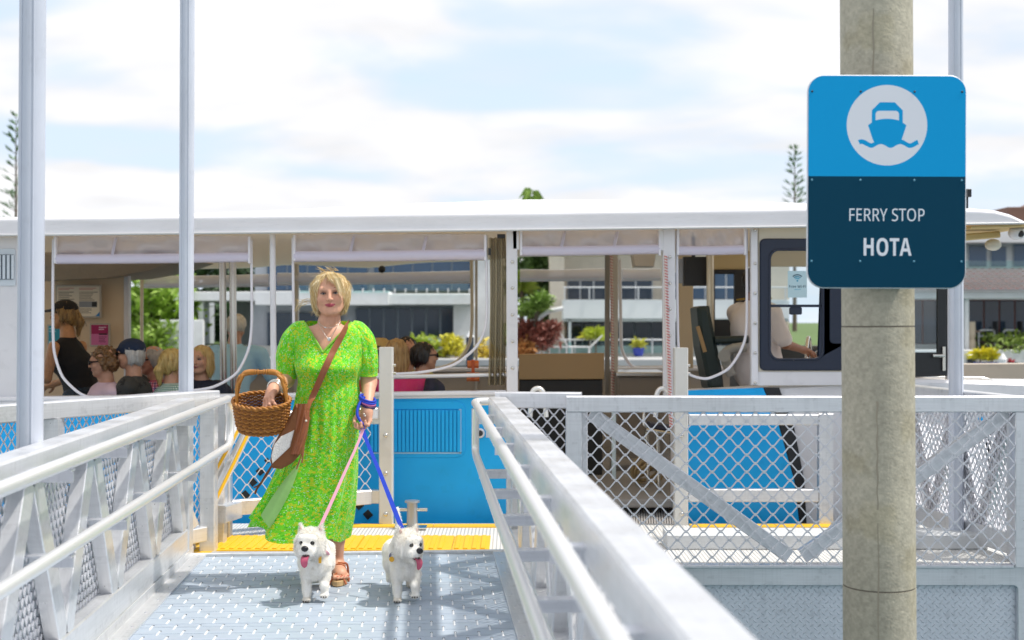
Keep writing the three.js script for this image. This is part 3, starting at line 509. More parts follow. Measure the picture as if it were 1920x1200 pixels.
{ // hull
  part(FB, 'blue_side', fslab([[-260, 757], [968, 741], [968, 1150], [-260, 1150]], D0, 0.12, 0.006), M.boatBlue, 'blue painted hull side');
  part(FB, 'blue_side', fslab([[1268, 733], [1431, 727], [1461, 800], [1489, 900], [1500, 990], [1503, 1150], [1268, 1150]], D0 - 0.002, 0.02, 0.003), M.boatBlue, 'blue painted panel by the wheelhouse');
  part(FB, 'black_stripe', fslab([[1432, 727], [1461, 727], [1489, 800], [1508, 900], [1513, 990], [1514, 1150], [1504, 1150], [1501, 990], [1490, 900], [1462, 800]], D0 - 0.002, 0.02, 0.002), M.black);
  part(FB, 'white_bow', fslab([[1266, 735], [1432, 726], [1600, 716], [1730, 712], [2060, 722], [2010, 1150], [1266, 1150]], D0 + 0.02, 0.3, 0.02), M2.hullWhite);
  part(FB, 'bow_deck', bar(fb(1500, 716, D0 + 0.7), fb(2050, 722, D0 + 0.7), 1.3, 0.03, 0.01), M2.hullWhite);
  part(FB, 'far_hull_side', fslab([[-300, 697], [2050, 680], [2000, 1000], [-300, 1000]], D1, 0.1, 0.01), M2.interior);
  part(FB, 'far_sill', fbar([-200, 697], [1400, 691], D1 - 0.05, 0.2, 0.04, 0.01), M2.hullWhite);
  part(FB, 'cabin_floor', box(-0.8, FLOOR - 0.03, 0.05, 12, 0.06, 3.9, 0.01), M2.floor);
  part(FB, 'side_coaming', [fbar([-260, 751], [948, 736], D0 + 0.02, 0.13, 0.03, 0.008), fbar([-260, 757.5], [948, 742.5], D0 - 0.01, 0.03, 0.018, 0.004)], M2.hullWhite);
  // markings on the blue side
  for (const [x, y, s] of [[460, 928, 9.5], [474, 904, 9], [488, 884, 9], [501, 864, 6], [673, 947, 10], [690, 965, 10], [452, 947, 5]]) part(FB, 'black_diamond', fslab([[x, y - s], [x + s, y + 1], [x - 1, y + s], [x - s, y - 1]], D0 - 0.003, 0.003, 0.0005), M.black);
  const ringP = [], ringQ = []; for (let i = 0; i <= 40; i++) { const a = i / 40 * 2 * Math.PI; ringP.push([537 + 27 * Math.cos(a), 842 + 32 * Math.sin(a)]); ringQ.push([537 + 22 * Math.cos(a), 842 + 27 * Math.sin(a)]); }
  part(FB, 'round_emblem', fslab(ringP, D0 - 0.003, 0.003, 0.0005, [ringQ]), M2.hullWhite);
  // name letters far forward, seen through the end balustrade
  const arc = []; for (let i = 0; i <= 16; i++) { const a = (0.25 + 1.5 * i / 16) * Math.PI; arc.push([1868 + 20 * Math.cos(a), 838 - 38 * Math.sin(a)]); } for (let i = 16; i >= 0; i--) { const a = (0.25 + 1.5 * i / 16) * Math.PI; arc.push([1868 + 11 * Math.cos(a), 838 - 27 * Math.sin(a)]); }
  part(FB, 'bow_letter', fslab(arc, D0 + 0.017, 0.003, 0.0005), M.black); part(FB, 'bow_letter', fslab([[1820, 838], [1828, 836], [1832, 872], [1823, 874]], D0 + 0.017, 0.003, 0.0005), M.black);
  for (const [x0, x1] of [[1834, 1850], [1858, 1868]]) part(FB, 'bow_letter', fslab([[x0, 782], [x1, 780], [x1 + 2, 796], [x0 + 2, 797]], D0 + 0.017, 0.003, 0.0005), M.boatBlue);
  // engine vent with upright slats
  const vent = part(FB, 'side_vent', fslab(frr(675, 752, 873, 858, 18), D0 - 0.006, 0.012, 0.003, [[[688, 768], [862, 768], [862, 848], [688, 848]]]), M.boatBlue);
  part(vent, 'vent_recess', fslab([[686, 766], [864, 766], [864, 850], [686, 850]], D0 - 0.001, 0.004, 0.0005), M.boatBlue);
  for (let x = 690; x < 862; x += 7.4) part(vent, 'slat', bar(fb(x, 769, D0 - 0.012), fb(x, 847, D0 - 0.012), 0.023, 0.012, 0.003), M.boatBlue);
  part(vent, 'vent_edge', [fslab([[860, 767], [865, 767], [865, 850], [860, 850]], D0 - 0.012, 0.006, 0.001), fslab([[686, 848], [865, 848], [865, 851], [686, 851]], D0 - 0.012, 0.006, 0.001)], mat(0.30, 0.55, 0.78, 0.4));
  for (let i = 0; i < 5; i++) for (const x of [680, 868]) { const q = fb(x, 765 + i * 20, D0 - 0.007); part(vent, 'rivet', ball(q.x, q.y, q.z, 0.006, 0.006, 0.003, 8, 6), M.boatBlue); }
  const q = fb(900, 812, D0 - 0.004); part(FB, 'drain_outlet', cyl([q.x, q.y, q.z], [q.x, q.y, q.z + 0.02], 0.022, 0.022, 14), M.dark); part(FB, 'drain_ring', lathe([[0.022, 0], [0.036, 0.0], [0.036, 0.012], [0.022, 0.012]], 18).rotateX(Math.PI / 2).translate(q.x, q.y, q.z), M.aluDull);
}
{ // roof
  const top = [[-400, 425], [0, 406], [400, 402], [1000, 395], [1500, 388], [1815, 390], [1862, 392], [1900, 402], [1924, 414]], bot = [[-400, 444], [0, 441], [1000, 430.5], [1500, 424.5], [1815, 419], [1924, 418]];
  const camber = [[-400, 0.0], [0, 0.02], [300, 0.10], [700, 0.20], [1000, 0.235], [1400, 0.19], [1700, 0.12], [1850, 0.1], [1924, 0.01]];
  const yT = x => fb(x, ln(top, x), D0 - 0.12).y, X = (x) => fb(x, 0, D0 - 0.12).x, zN = 11.4 - D0 + 0.12, zF = -2.2;
  const shape = (u, v) => { const x = lerp(-400, 1924, u), y0 = yT(x), c = ln(camber, x), w = v * 2 - 1; return [X(x), y0 + c * Math.pow(1 - w * w, 0.8), lerp(zN - 0.05, zF, v), X(x), v * 4]; };
  const roof = part(FB, 'roof', sheet(shape, 80, 24), M2.roof);
  const edge = (u, v) => { const x = lerp(-400, 1924, u), yt = yT(x), yb = fb(x, ln(bot, x), D0 - 0.12).y, a = v * Math.PI / 2; return v < 0.3 ? [X(x), yt - 0.03 * (1 - Math.cos(v / 0.3 * Math.PI / 2)), zN - 0.05 + 0.05 * Math.sin(v / 0.3 * Math.PI / 2), X(x), v] : [X(x), lerp(yt - 0.03, yb, (v - 0.3) / 0.7), zN, X(x), v]; };
  part(roof, 'fascia', sheet(edge, 80, 16), M2.hullWhite);
  part(roof, 'gutter_lip', [[-400, 0], [0, 1000], [1000, 1500], [1500, 1924]].map(([a, b]) => bar(fb(a, ln(bot, a) + 0.5, D0 - 0.125), fb(b, ln(bot, b) + 0.5, D0 - 0.125), 0.03, 0.014, 0.003)), mat(0.55, 0.56, 0.56, 0.5, 0.3));
  const ceil = (u, v) => { const x = lerp(-400, 1915, u), yb = fb(x, ln(bot, x), D0 - 0.12).y + 0.015, s = ln([[80, 0.10], [330, 0.06], [560, 0.09], [830, 0.03], [1000, 0], [1900, 0]], x); return [X(x), yb - s * step(0.3, 0.95, v) + 0.008 * Math.sin(x * 0.02) * v, lerp(zN - 0.02, zF, v), X(x), v * 4]; };
  part(FB, 'headlining', sheet(ceil, 60, 14), M2.ceiling);
  // low headliner box above the left seats
  part(FB, 'headliner_box', [sheet((u, v) => { const x = lerp(70, 335, u), yb = ln([[70, 527], [200, 521], [280, 507], [335, 488]], x); const a = fb(x, lerp(440, yb, v), 11.4); return [a.x, a.y, a.z + 0.1 * Math.sin(v * 3), a.x, a.y]; }, 24, 8), sheet((u, v) => { const x = lerp(70, 335, u), yb = ln([[70, 527], [200, 521], [280, 507], [335, 488]], x); const a = fb(x, yb, 11.4); return [a.x, a.y + 0.03 * v, a.z - v * 1.4 + 0.014, a.x, v]; }, 24, 4)], M.headliner);
  // bow end fittings under the roof
  part(FB, 'bow_underside_light', [[1758, 452, 0.05], [1862, 459, 0.045]].map(([x, y, r]) => { const c = fb(x, y, D0 + 0.3); return ball(c.x, c.y, c.z, r * 1.4, r, r, 14, 10); })[1], mat(0.66, 0.62, 0.52, 0.5));
  part(FB, 'bow_soffit', [bar(fb(1790, 432, D0 + 0.25), fb(1905, 428, D0 + 0.25), 0.7, 0.02, 0.004), bar(fb(1775, 448, D0 + 0.1), fb(1868, 440, D0 + 0.2), 0.1, 0.05, 0.01)], mat(0.62, 0.45, 0.2, 0.7));
  const cm = fb(1906, 437, D0 + 0.05); const dome = part(FB, 'dome_camera', ball(cm.x, cm.y, cm.z, 0.06, 0.05, 0.06), M2.hullWhite); part(dome, 'lens', ball(cm.x + 0.012, cm.y - 0.008, cm.z + 0.045, 0.026, 0.026, 0.02), M.black);
  const vp = fb(1816, 362, D0); part(FB, 'roof_lamp', [box(vp.x, vp.y, vp.z, 0.03, 0.06, 0.04, 0.005), cyl([vp.x - 0.01, vp.y - 0.14, vp.z], [vp.x - 0.01, vp.y - 0.03, vp.z], 0.008)], M.black);
}
{ // posts, left wall, wheelhouse wall
  const studs = (p, x, ys, d = D0 - 0.045) => { for (const y of ys) { const q = fb(x, y, d); part(p, 'stud', ball(q.x, q.y, q.z, 0.012, 0.012, 0.007, 8, 6), M.steel); } };
  const post = (x0, x1, y0, y1, d = D0) => part(FB, 'side_post', fslab([[x0, y0], [x1, y0], [x1 + 1, y1], [x0 + 1, y1]], d - 0.04, 0.06, 0.006), M2.hullWhite);
  part(FB, 'side_post', cyl(fb(511, 439, D0 + 0.02), fb(513, 700, D0 + 0.02), 0.022, 0.022, 14), M2.hullWhite);
  studs(post(949, 970, 431, 745), 961, [491, 540, 590, 640, 690]); studs(post(1243, 1266, 428, 760), 1256, [482, 531, 580, 629, 678]); studs(post(1408, 1421, 427, 722), 1416, [431, 494, 550, 606, 662, 718]);
  post(960, 973, 431, 468); post(1235, 1244, 430, 470);
  const wall = part(FB, 'stern_wall', fslab([[-420, 443], [80, 443], [78, 770], [-420, 770]], D0 - 0.01, 0.05, 0.006), M2.hullWhite);
  part(wall, 'louvre_frame', fslab(frr(-60, 466, 29, 536, 5), D0 - 0.022, 0.014, 0.003), mat(0.62, 0.68, 0.74, 0.4)); part(wall, 'louvre_recess', fslab([[-54, 477], [25, 477], [25, 524], [-54, 524]], D0 - 0.028, 0.006, 0.001), mat(0.12, 0.16, 0.2, 0.6));
  for (let x = -50; x < 26; x += 8.2) part(wall, 'louvre_blade', bar(fb(x, 478, D0 - 0.036), fb(x, 523, D0 - 0.036), 0.02, 0.012, 0.003), mat(0.62, 0.68, 0.74, 0.4));
  // wheelhouse
  const hole = frr(1446, 470, 1542, 672, 16);
  const wh = part(FB, 'wheelhouse_wall', fslab([[1422, 426], [1705, 421], [1705, 722], [1422, 724]], D0 - 0.01, 0.05, 0.005, [frr(1432, 455, 1578, 690, 14)]), M.boatCream);
  part(wh, 'lower_panel', fslab([[1421, 697], [1705, 697], [1705, 722], [1421, 723]], D0 - 0.016, 0.012, 0.003), M2.hullWhite);
  const wf = part(FB, 'wheelhouse_window', fslab(frr(1425, 447, 1586, 695, 10), D0 - 0.03, 0.05, 0.008, [hole, frr(1558, 540, 1600, 642, 6).map(([x, y]) => [Math.min(x, 1584), y])]), M.navy);
  part(wf, 'inner_frame', fslab(frr(1442, 466, 1546, 676, 18), D0 - 0.042, 0.02, 0.005, [hole]), M.navy); part(wf, 'mid_bar', fslab([[1446, 571], [1542, 571], [1542, 576], [1446, 576]], D0 - 0.03, 0.025, 0.003), M.navy);
  part(wf, 'catch', fslab(frr(1481, 576, 1504, 590, 3), D0 - 0.045, 0.03, 0.004), M.navy);
  part(wf, 'pane', fslab([[1446, 470], [1542, 470], [1542, 571], [1446, 571]], D0 - 0.012, 0.001, 0), M.glass);
  // wifi notice inside the pane
  const c = document.createElement('canvas'); c.width = 180; c.height = 250; const x = c.getContext('2d'); x.fillStyle = '#dfeef2'; x.fillRect(0, 0, 180, 250); x.strokeStyle = '#147a96'; x.lineCap = 'butt';
  for (const [r, l] of [[60, '#0f4f66'], [43, '#2a8fae'], [26, '#35a9c8']]) { x.strokeStyle = l; x.lineWidth = 11; x.beginPath(); x.arc(90, 96, r, Math.PI * 1.25, Math.PI * 1.75); x.stroke(); } x.fillStyle = '#2a9cbc'; x.beginPath(); x.arc(90, 92, 9, 0, 7); x.fill();
  x.fillStyle = '#0e4a60'; x.font = 'bold 34px sans-serif'; x.textAlign = 'center'; x.fillText('Free Wi-Fi', 90, 158); x.fillStyle = '#35a9c8'; x.font = 'bold 15px sans-serif'; x.fillText('onboard', 90, 178);
  const ct = new THREE.CanvasTexture(c); ct.colorSpace = THREE.SRGBColorSpace; const a = fb(1477, 558, D0 - 0.004), b = fb(1513, 508, D0 - 0.004);
  const pl = new THREE.PlaneGeometry(b.x - a.x, b.y - a.y); pl.translate((a.x + b.x) / 2, (a.y + b.y) / 2, a.z); part(wf, 'wifi_notice', pl, new THREE.MeshStandardMaterial({ map: ct, roughness: 0.6, side: THREE.DoubleSide }));
  // open black door at the bow end
  const dr = part(FB, 'bow_door', fslab([[1690, 470], [1776, 470], [1776, 705], [1690, 708]], D0 + 0.1, 0.04, 0.004, [[[1700, 500], [1760, 500], [1760, 662], [1700, 662]]]), M.black);
  part(dr, 'door_pane', fslab([[1700, 500], [1760, 500], [1760, 662], [1700, 662]], D0 + 0.12, 0.001, 0), M.glass);
  part(dr, 'door_handle', [bar(fb(1770, 650, D0 + 0.08), fb(1770, 695, D0 + 0.08), 0.022, 0.012, 0.003), cyl(fb(1749, 667, D0 + 0.06), fb(1771, 667, D0 + 0.06), 0.012)], M.steel);
  part(FB, 'bow_jamb', fslab([[1777, 430], [1785, 430], [1785, 712], [1777, 712]], D0 + 0.1, 0.06, 0.004), M2.hullWhite);
  part(FB, 'bow_rail', pipe([fb(1690, 722, D0 + 0.5), fb(1700, 707, D0 + 0.5), fb(1850, 709, D0 + 0.5), fb(1872, 722, D0 + 0.5)], 0.014, 0.08, 8), M.steel);
  const hh = fb(1750, 735, D0 - 0.01); part(FB, 'bow_fairlead', ball(hh.x, hh.y, hh.z, 0.045, 0.03, 0.04), M.black);
}
// a curtain: clear sheet round a U-shaped opening, edged with a bead, its middle rolled up below the gutter
function curtain(x0, x1, yr, roll, uPts, pane, d, beadMat, name) {
  const L = part(FB, 'rolled_curtain', pipe([fb(x0, roll[0], d - 0.04), fb((x0 + x1) / 2, (roll[0] + roll[1]) / 2 + 1, d - 0.045), fb(x1, roll[1], d - 0.04)], roll[2], 0.3, 16), M.vinylRoll);
  part(L, 'clear_panel', sheet((u, v) => { const x = lerp(x0, x1, u), q = fb(x, lerp(yr[0] - 4, yr[1] + 6, v), d); return [q.x, q.y, q.z + 0.03 * Math.sin(u * 14 + v * 3) * v + 0.015 * Math.sin(u * 31 - v * 4) * v + 0.02 * v, q.x, q.y]; }, 60, 8), M.vinylPanel);
  part(L, 'roll_core', pipe([fb(x0 - 1, roll[0] + 3, d - 0.04), fb((x0 + x1) / 2, (roll[0] + roll[1]) / 2 + 4, d - 0.045), fb(x1 + 1, roll[1] + 3, d - 0.04)], roll[2] * 0.62, 0.3, 12), mat(0.62, 0.58, 0.60, 0.35));
  for (const x of [x0, x1]) part(L, 'end_strap', bar(fb(x, yr[0] - 2, d - 0.05), fb(x, roll[0] + 8, d - 0.06), 0.018, 0.035, 0.004), M.bead);
  for (const f of [0.3, 0.68]) if (x1 - x0 > 150) { const x = lerp(x0, x1, f); part(L, 'tie_strap', bar(fb(x + 4, yr[0], d - 0.03), fb(x - 3, yr[1] + 4, d - 0.06), 0.03, 0.004, 0.001), phys(0.7, 0.68, 0.8, 0.3, { transmission: 0.3, thickness: 0 })); }
  if (uPts) part(FB, 'curtain_bead', tube(uPts.map(p => fb(p[0], p[1], d - 0.012)), 0.0105, 90, 7, false, 0.35), beadMat ?? M.bead);
  if (pane && uPts) {
    const cv = new THREE.CatmullRomCurve3(uPts.map(p => V(p[0], p[1], 0)), false, 'catmullrom', 0.35).getPoints(50).map(p => [p.x, p.y]);
    part(FB, 'clear_curtain', (() => { const s = new THREE.Shape(fpx(pane, d).map(p => new THREE.Vector2(...p))); s.holes.push(new THREE.Path(fpx(cv, d).map(p => new THREE.Vector2(...p)))); const g = new THREE.ShapeGeometry(s); g.translate(0, 0, 11.4 - d); return g; })(), M.vinylClear);
  }
}
curtain(104, 468, [446, 475], [486, 482, 0.036], [[100, 449], [99, 560], [101, 655], [117, 706], [150, 738], [185, 746], [300, 738], [395, 727], [443, 700], [466, 655], [472, 600], [471, 449]], [[82, 446], [503, 440], [505, 735], [82, 752]], D0 + 0.03);
curtain(552, 910, [443, 470], [481, 477, 0.04], [[549, 446], [550, 560], [553, 640], [575, 690], [625, 704], [780, 699], [850, 684], [893, 650], [912, 600], [911, 442]], [[520, 441], [946, 436], [946, 730], [520, 738]], D0 + 0.03);
curtain(977, 1237, [434, 462], [471, 467, 0.036], null, null, D0 + 0.03);
curtain(1271, 1397, [431, 462], [470, 468, 0.034], [[1269, 432], [1270, 560], [1273, 660], [1290, 700], [1325, 710], [1365, 692], [1390, 655], [1400, 610], [1400, 430]], [[1268, 430], [1407, 428], [1407, 718], [1268, 722]], D0 + 0.03);
{ // far side: rolls, beads, posts
  const far = (x0, x1, y0, y1) => { const R = part(FB, 'far_rolled_curtain', pipe([fb(x0, y0, D1), fb((x0 + x1) / 2, (y0 + y1) / 2 + 2, D1), fb(x1, y1, D1)], 0.058, 0.3, 12), phys(0.92, 0.91, 0.95, 0.3, { transmission: 0.5, thickness: 0 })); part(R, 'roll_flap', bar(fb(x0, y0 + 9, D1 + 0.02), fb(x1, y1 + 9, D1 + 0.02), 0.02, 0.05, 0.004), M.bead); };
  far(270, 505, 527, 524); far(520, 882, 522, 518); far(975, 1137, 515, 513); far(1166, 1238, 514, 513); far(1275, 1310, 513, 512);
  for (const [l, m] of [[[[884, 486], [885, 600], [880, 645], [860, 675], [820, 690], [700, 695], [600, 697]], M.beadOld], [[[1162, 486], [1164, 600], [1166, 655], [1182, 684], [1210, 697], [1246, 698]], M.bead], [[[266, 520], [266, 640], [272, 690]], M.beadOld]]) part(FB, 'far_curtain_bead', tube(l.map(p => fb(p[0], p[1], D1 - 0.06)), 0.018, 60, 7, false, 0.35), m);
  for (const [x, w] of [[555, 8], [893, 5], [1139, 9], [1153, 12]]) part(FB, 'far_post', fslab([[x - w / 2, 470], [x + w / 2, 470], [x + w / 2, 740], [x - w / 2, 740]], x > 1130 ? 12.6 : D1 - 0.05, 0.06, 0.004), x === 1139 ? mat(0.25, 0.24, 0.22, 0.5) : mat(0.55, 0.52, 0.47, 0.5, 0.2));
  for (const [x, m] of [[417, M.steel], [436, M.steel]]) part(FB, 'grab_pole', cyl(fb(x, 470, 10.9), fb(x + 3, 800, 10.9), 0.03, 0.03, 16), m);
  // gathered old curtain by the boarding gap
  part(FB, 'gathered_curtain', sheet((u, v) => { const x = lerp(917, 948, u), q = fb(x + 2 * Math.sin(v * 4), lerp(446, 722, v), D0 + 0.05); return [q.x, q.y, q.z + 0.045 * Math.sin(u * 19 + Math.sin(v * 3)), u, v]; }, 50, 30), M.vinylOld);
  part(FB, 'tie_hook', [box(...fb(940, 443, D0 + 0.0).toArray(), 0.06, 0.03, 0.03), box(...fb(918, 472, D0 + 0.0).toArray(), 0.02, 0.05, 0.02)], M.black);
  part(FB, 'side_rail', pipe([fb(650, 709, D0 + 0.1), fb(950, 702, D0 + 0.1)], 0.016, 0.05, 12), M.tubeAlu);
  part(FB, 'bulkhead', fslab([[60, 430], [236, 430], [236, 900], [60, 900]], 11.7, 0.06, 0.004), M.beige); part(FB, 'bulkhead_edge', fslab([[232, 430], [241, 430], [241, 900], [232, 900]], 11.66, 0.08, 0.004), M2.hullWhite);
  const counter = part(FB, 'service_counter', fslab([[974, 711], [1130, 711], [1130, 905], [974, 905]], 10.9, 0.5, 0.01), mat(0.022, 0.02, 0.018, 0.6)); part(counter, 'counter_upstand', fslab([[973, 664], [1133, 662], [1133, 711], [973, 712]], 10.86, 0.06, 0.006), M.tan);
  part(FB, 'cabinet', fslab([[1160, 706], [1246, 706], [1246, 870], [1160, 870]], 12.3, 0.6, 0.01), mat(0.28, 0.25, 0.22, 0.6)); part(FB, 'cabinet_top', fslab([[1156, 698], [1248, 698], [1248, 706], [1156, 706]], 12.26, 0.7, 0.008), M.steel);
  part(FB, 'inner_step', fslab([[1150, 872], [1262, 872], [1262, 915], [1150, 915]], 11.2, 0.4, 0.01), mat(0.22, 0.2, 0.18, 0.7));
  part(FB, 'acrylic_screen_edge', fslab([[1147, 772], [1155, 772], [1155, 898], [1147, 898]], 10.3, 0.03, 0.003), mat(0.7, 0.82, 0.84, 0.3));
  part(FB, 'boarding_ramp', [...Array.from({ length: 22 }, (_, i) => { const x = lerp(1160, 1262, i / 21); return bar(fb(x, 984, 9.22), fb(x * 0.93 + 83, 925, 9.9), 0.012, 0.012, 0.002); }), sheet((u, v) => { const x = lerp(1158, 1264, u), a = fb(x, 986, 9.22), b = fb(x * 0.93 + 83, 927, 9.9); return [lerp(a.x, b.x, v), lerp(a.y, b.y, v) - 0.01, lerp(a.z, b.z, v), u, v]; }, 2, 2)], mat(0.5, 0.48, 0.47, 0.5, 0.4));
  for (const [x, y] of [[1008, 742], [1243, 742]]) part(FB, 'boarding_handle', pipe([fb(x - 14, y + 40, D0 - 0.05), fb(x - 12, y - 14, D0 - 0.05), fb(x + 12, y - 14, D0 - 0.05), fb(x + 16, y + 40, D0 - 0.05)], 0.018, 0.09, 10), M.tubeAlu);
  // ceiling fixture, black speaker, far lamp
  part(FB, 'ceiling_light_box', fslab([[1186, 477], [1230, 477], [1226, 500], [1190, 500]], 10.6, 0.2, 0.006), mat(0.55, 0.5, 0.44, 0.6)); { const q = fb(716, 505, 12.2); part(FB, 'ceiling_speaker', ball(q.x, q.y, q.z, 0.035), M.black); }
  part(FB, 'monitor_bracket', bar(fb(1300, 440, 10.6), fb(1300, 490, 10.6), 0.03, 0.03), M.black); part(FB, 'wall_column', fslab([[1272, 470], [1300, 470], [1300, 690], [1272, 690]], 12.2, 0.1, 0.006), mat(0.60, 0.50, 0.36, 0.6)); part(FB, 'grab_pole', cyl(fb(1331, 465, 10.4), fb(1333, 730, 10.4), 0.03, 0.03, 14), mat(0.62, 0.55, 0.42, 0.3, 0.6));
  part(FB, 'wheelhouse_front', fslab([[1335, 440], [1560, 440], [1560, 500], [1400, 500], [1400, 560], [1386, 560], [1386, 510], [1335, 510]], 12.9, 0.05, 0.004), mat(0.6, 0.48, 0.28, 0.7)); part(FB, 'front_window_frame', fslab([[1334, 505], [1402, 505], [1402, 640], [1334, 640]], 12.85, 0.05, 0.004, [[[1340, 513], [1378, 513], [1378, 600], [1340, 600]]]), M.black);
  part(FB, 'dashboard', fslab([[1385, 650], [1580, 650], [1580, 760], [1385, 760]], 11.6, 0.5, 0.02), mat(0.05, 0.055, 0.06, 0.6));
}
{ // ropes on the boarding post
  for (const [x0, x1, d] of [[1248, 1258, D0 - 0.07], [1146, 1150, 12.45]]) {
    const R = thing('mooring_rope', d < 11 ? 'red flecked white rope hanging down the boarding gap post' : 'red flecked rope hanging on the inner cabin post', 'rope', fb(x0, 480, d).add(FB.position));
    const q = (px, py) => P(px, py, d).sub(R.position); part(R, 'rope_core', tube([q(x0, 480), q(x0 + 1, 580), q(lerp(x0, x1, 0.5), 690), q(x1, 800)], 0.013, 40, 8), mat(0.66, 0.6, 0.58, 0.9));
    const l = []; for (let i = 0; i < 60; i++) { const a = q(lerp(x0 - 3, x1 - 3, i / 60), 480 + i * 5.4), b = q(lerp(x0 + 3, x1 + 3, i / 60), 482.5 + i * 5.4); a.z += 0.012; b.z += 0.012; l.push(bar(a, b, 0.004, 0.006, 0.001)); } stuff(part(R, 'red_flecks', l, mat(0.5, 0.06, 0.05, 0.9)));
  }
  const R = thing('rope_coil', 'tan rope coil on the ferry floor inside the boarding gap', 'rope', fb(1215, 905, 10.3).add(FB.position)); for (let i = 0; i < 5; i++) part(R, 'rope_loop', new THREE.TorusGeometry(0.13 - i * 0.012, 0.014, 8, 28).rotateX(0.35 + i * 0.22).rotateY(i * 0.5).translate(0, 0.1 + i * 0.012, 0), mat(0.42, 0.3, 0.15, 0.9));
  const C = thing('folding_chair', 'chrome framed grey chair inside the boarding gap', 'chair', fb(1240, 930, 9.95).add(FB.position)), q = (px, py, d) => P(px, py, d).sub(C.position);
  part(C, 'seat', bar(q(1208, 803, 9.95), q(1262, 812, 9.95), 0.32, 0.03, 0.01), M.steel); for (const [x, d] of [[1232, 9.8], [1262, 9.8], [1212, 10.1], [1258, 10.1]]) part(C, 'leg', cyl(q(x, 808, d), q(x + 4, 930, d), 0.014), M.steel); part(C, 'cushion', bar(q(1216, 796, 9.95), q(1258, 803, 9.95), 0.28, 0.04, 0.015), mat(0.03, 0.03, 0.05, 0.7)); part(C, 'back_bar', pipe([q(1208, 803, 10.1), q(1206, 770, 10.15), q(1258, 770, 10.15), q(1262, 810, 10.1)], 0.014, 0.05), M.steel);
}
// notices on the bulkhead
function notice(name, label, x0, y0, x1, y1, d, draw, frame) {
  const a = P(x0, y1, d), b = P(x1, y0, d), t = thing(name, label, 'notice', [(a.x + b.x) / 2, a.y, -d]), w = b.x - a.x, h = b.y - a.y;
  part(t, 'frame', slab(rrect(-w / 2, 0, w / 2, h, 0.008, 2), 0, 0.02, 0.003), frame ?? mat(0.5, 0.45, 0.38, 0.5, 0.3));
  const c = document.createElement('canvas'); c.width = 256; c.height = Math.round(256 * h / w); draw(c.getContext('2d'), c.width, c.height); const ct = new THREE.CanvasTexture(c); ct.colorSpace = THREE.SRGBColorSpace;
  const g = new THREE.PlaneGeometry(w - 0.03, h - 0.03); g.translate(0, h / 2, 0.003); part(t, 'printed_sheet', g, new THREE.MeshStandardMaterial({ map: ct, roughness: 0.6, side: THREE.DoubleSide }));
}
const lines = (x, x0, x1, y0, y1, n, col, seed) => { const R = rng(seed); x.fillStyle = col; for (let i = 0; i < n; i++) x.fillRect(x0, lerp(y0, y1, i / n), (x1 - x0) * (0.6 + 0.4 * R()), (y1 - y0) / n * 0.45); };
notice('safety_notice', 'framed cream safety notice on the beige bulkhead behind the black cap', 104, 534, 190, 596, 11.6, (x, w, h) => { x.fillStyle = '#e4dac6'; x.fillRect(0, 0, w, h); lines(x, 8, w * 0.46, h * 0.05, h * 0.14, 2, '#c98a7a', 1); lines(x, w * 0.52, w - 8, h * 0.05, h * 0.14, 2, '#c98a7a', 2); lines(x, 8, w * 0.44, h * 0.18, h * 0.9, 12, '#8d8577', 3); lines(x, w * 0.52, w - 8, h * 0.18, h * 0.5, 6, '#8d8577', 4); x.fillStyle = '#8d9196'; x.fillRect(w * 0.52, h * 0.5, w * 0.42, h * 0.2); x.fillStyle = '#2b2d30'; x.fillRect(w * 0.82, h * 0.52, w * 0.12, h * 0.16); lines(x, w * 0.52, w * 0.85, h * 0.74, h * 0.92, 4, '#8d8577', 5); x.fillStyle = '#2f7fc0'; x.beginPath(); x.moveTo(w, h * 0.85); x.lineTo(w, h); x.lineTo(w * 0.9, h); x.fill(); });
notice('magenta_poster', 'magenta poster with white lettering lines on the beige bulkhead', 168, 606, 206, 650, 11.6, (x, w, h) => { x.fillStyle = '#a51c5c'; x.fillRect(0, 0, w, h * 0.45); x.fillStyle = '#cf6fa0'; x.fillRect(0, h * 0.45, w, h * 0.55); lines(x, w * 0.45, w - 10, h * 0.1, h * 0.3, 2, '#e9cfe0', 1); x.fillStyle = '#24111c'; x.fillRect(w * 0.45, h * 0.42, w * 0.5, h * 0.08); lines(x, w * 0.45, w - 10, h * 0.58, h * 0.9, 4, '#7a3a5c', 2); });
notice('teal_poster', 'teal blue poster low on the beige bulkhead', 88, 608, 118, 662, 11.6, (x, w, h) => { x.fillStyle = '#2d9bb5'; x.fillRect(0, 0, w, h); x.fillStyle = '#bfe3ea'; x.fillRect(10, h * 0.6, w * 0.5, h * 0.2); lines(x, 10, w - 10, h * 0.08, h * 0.3, 2, '#8fd0de', 6); });
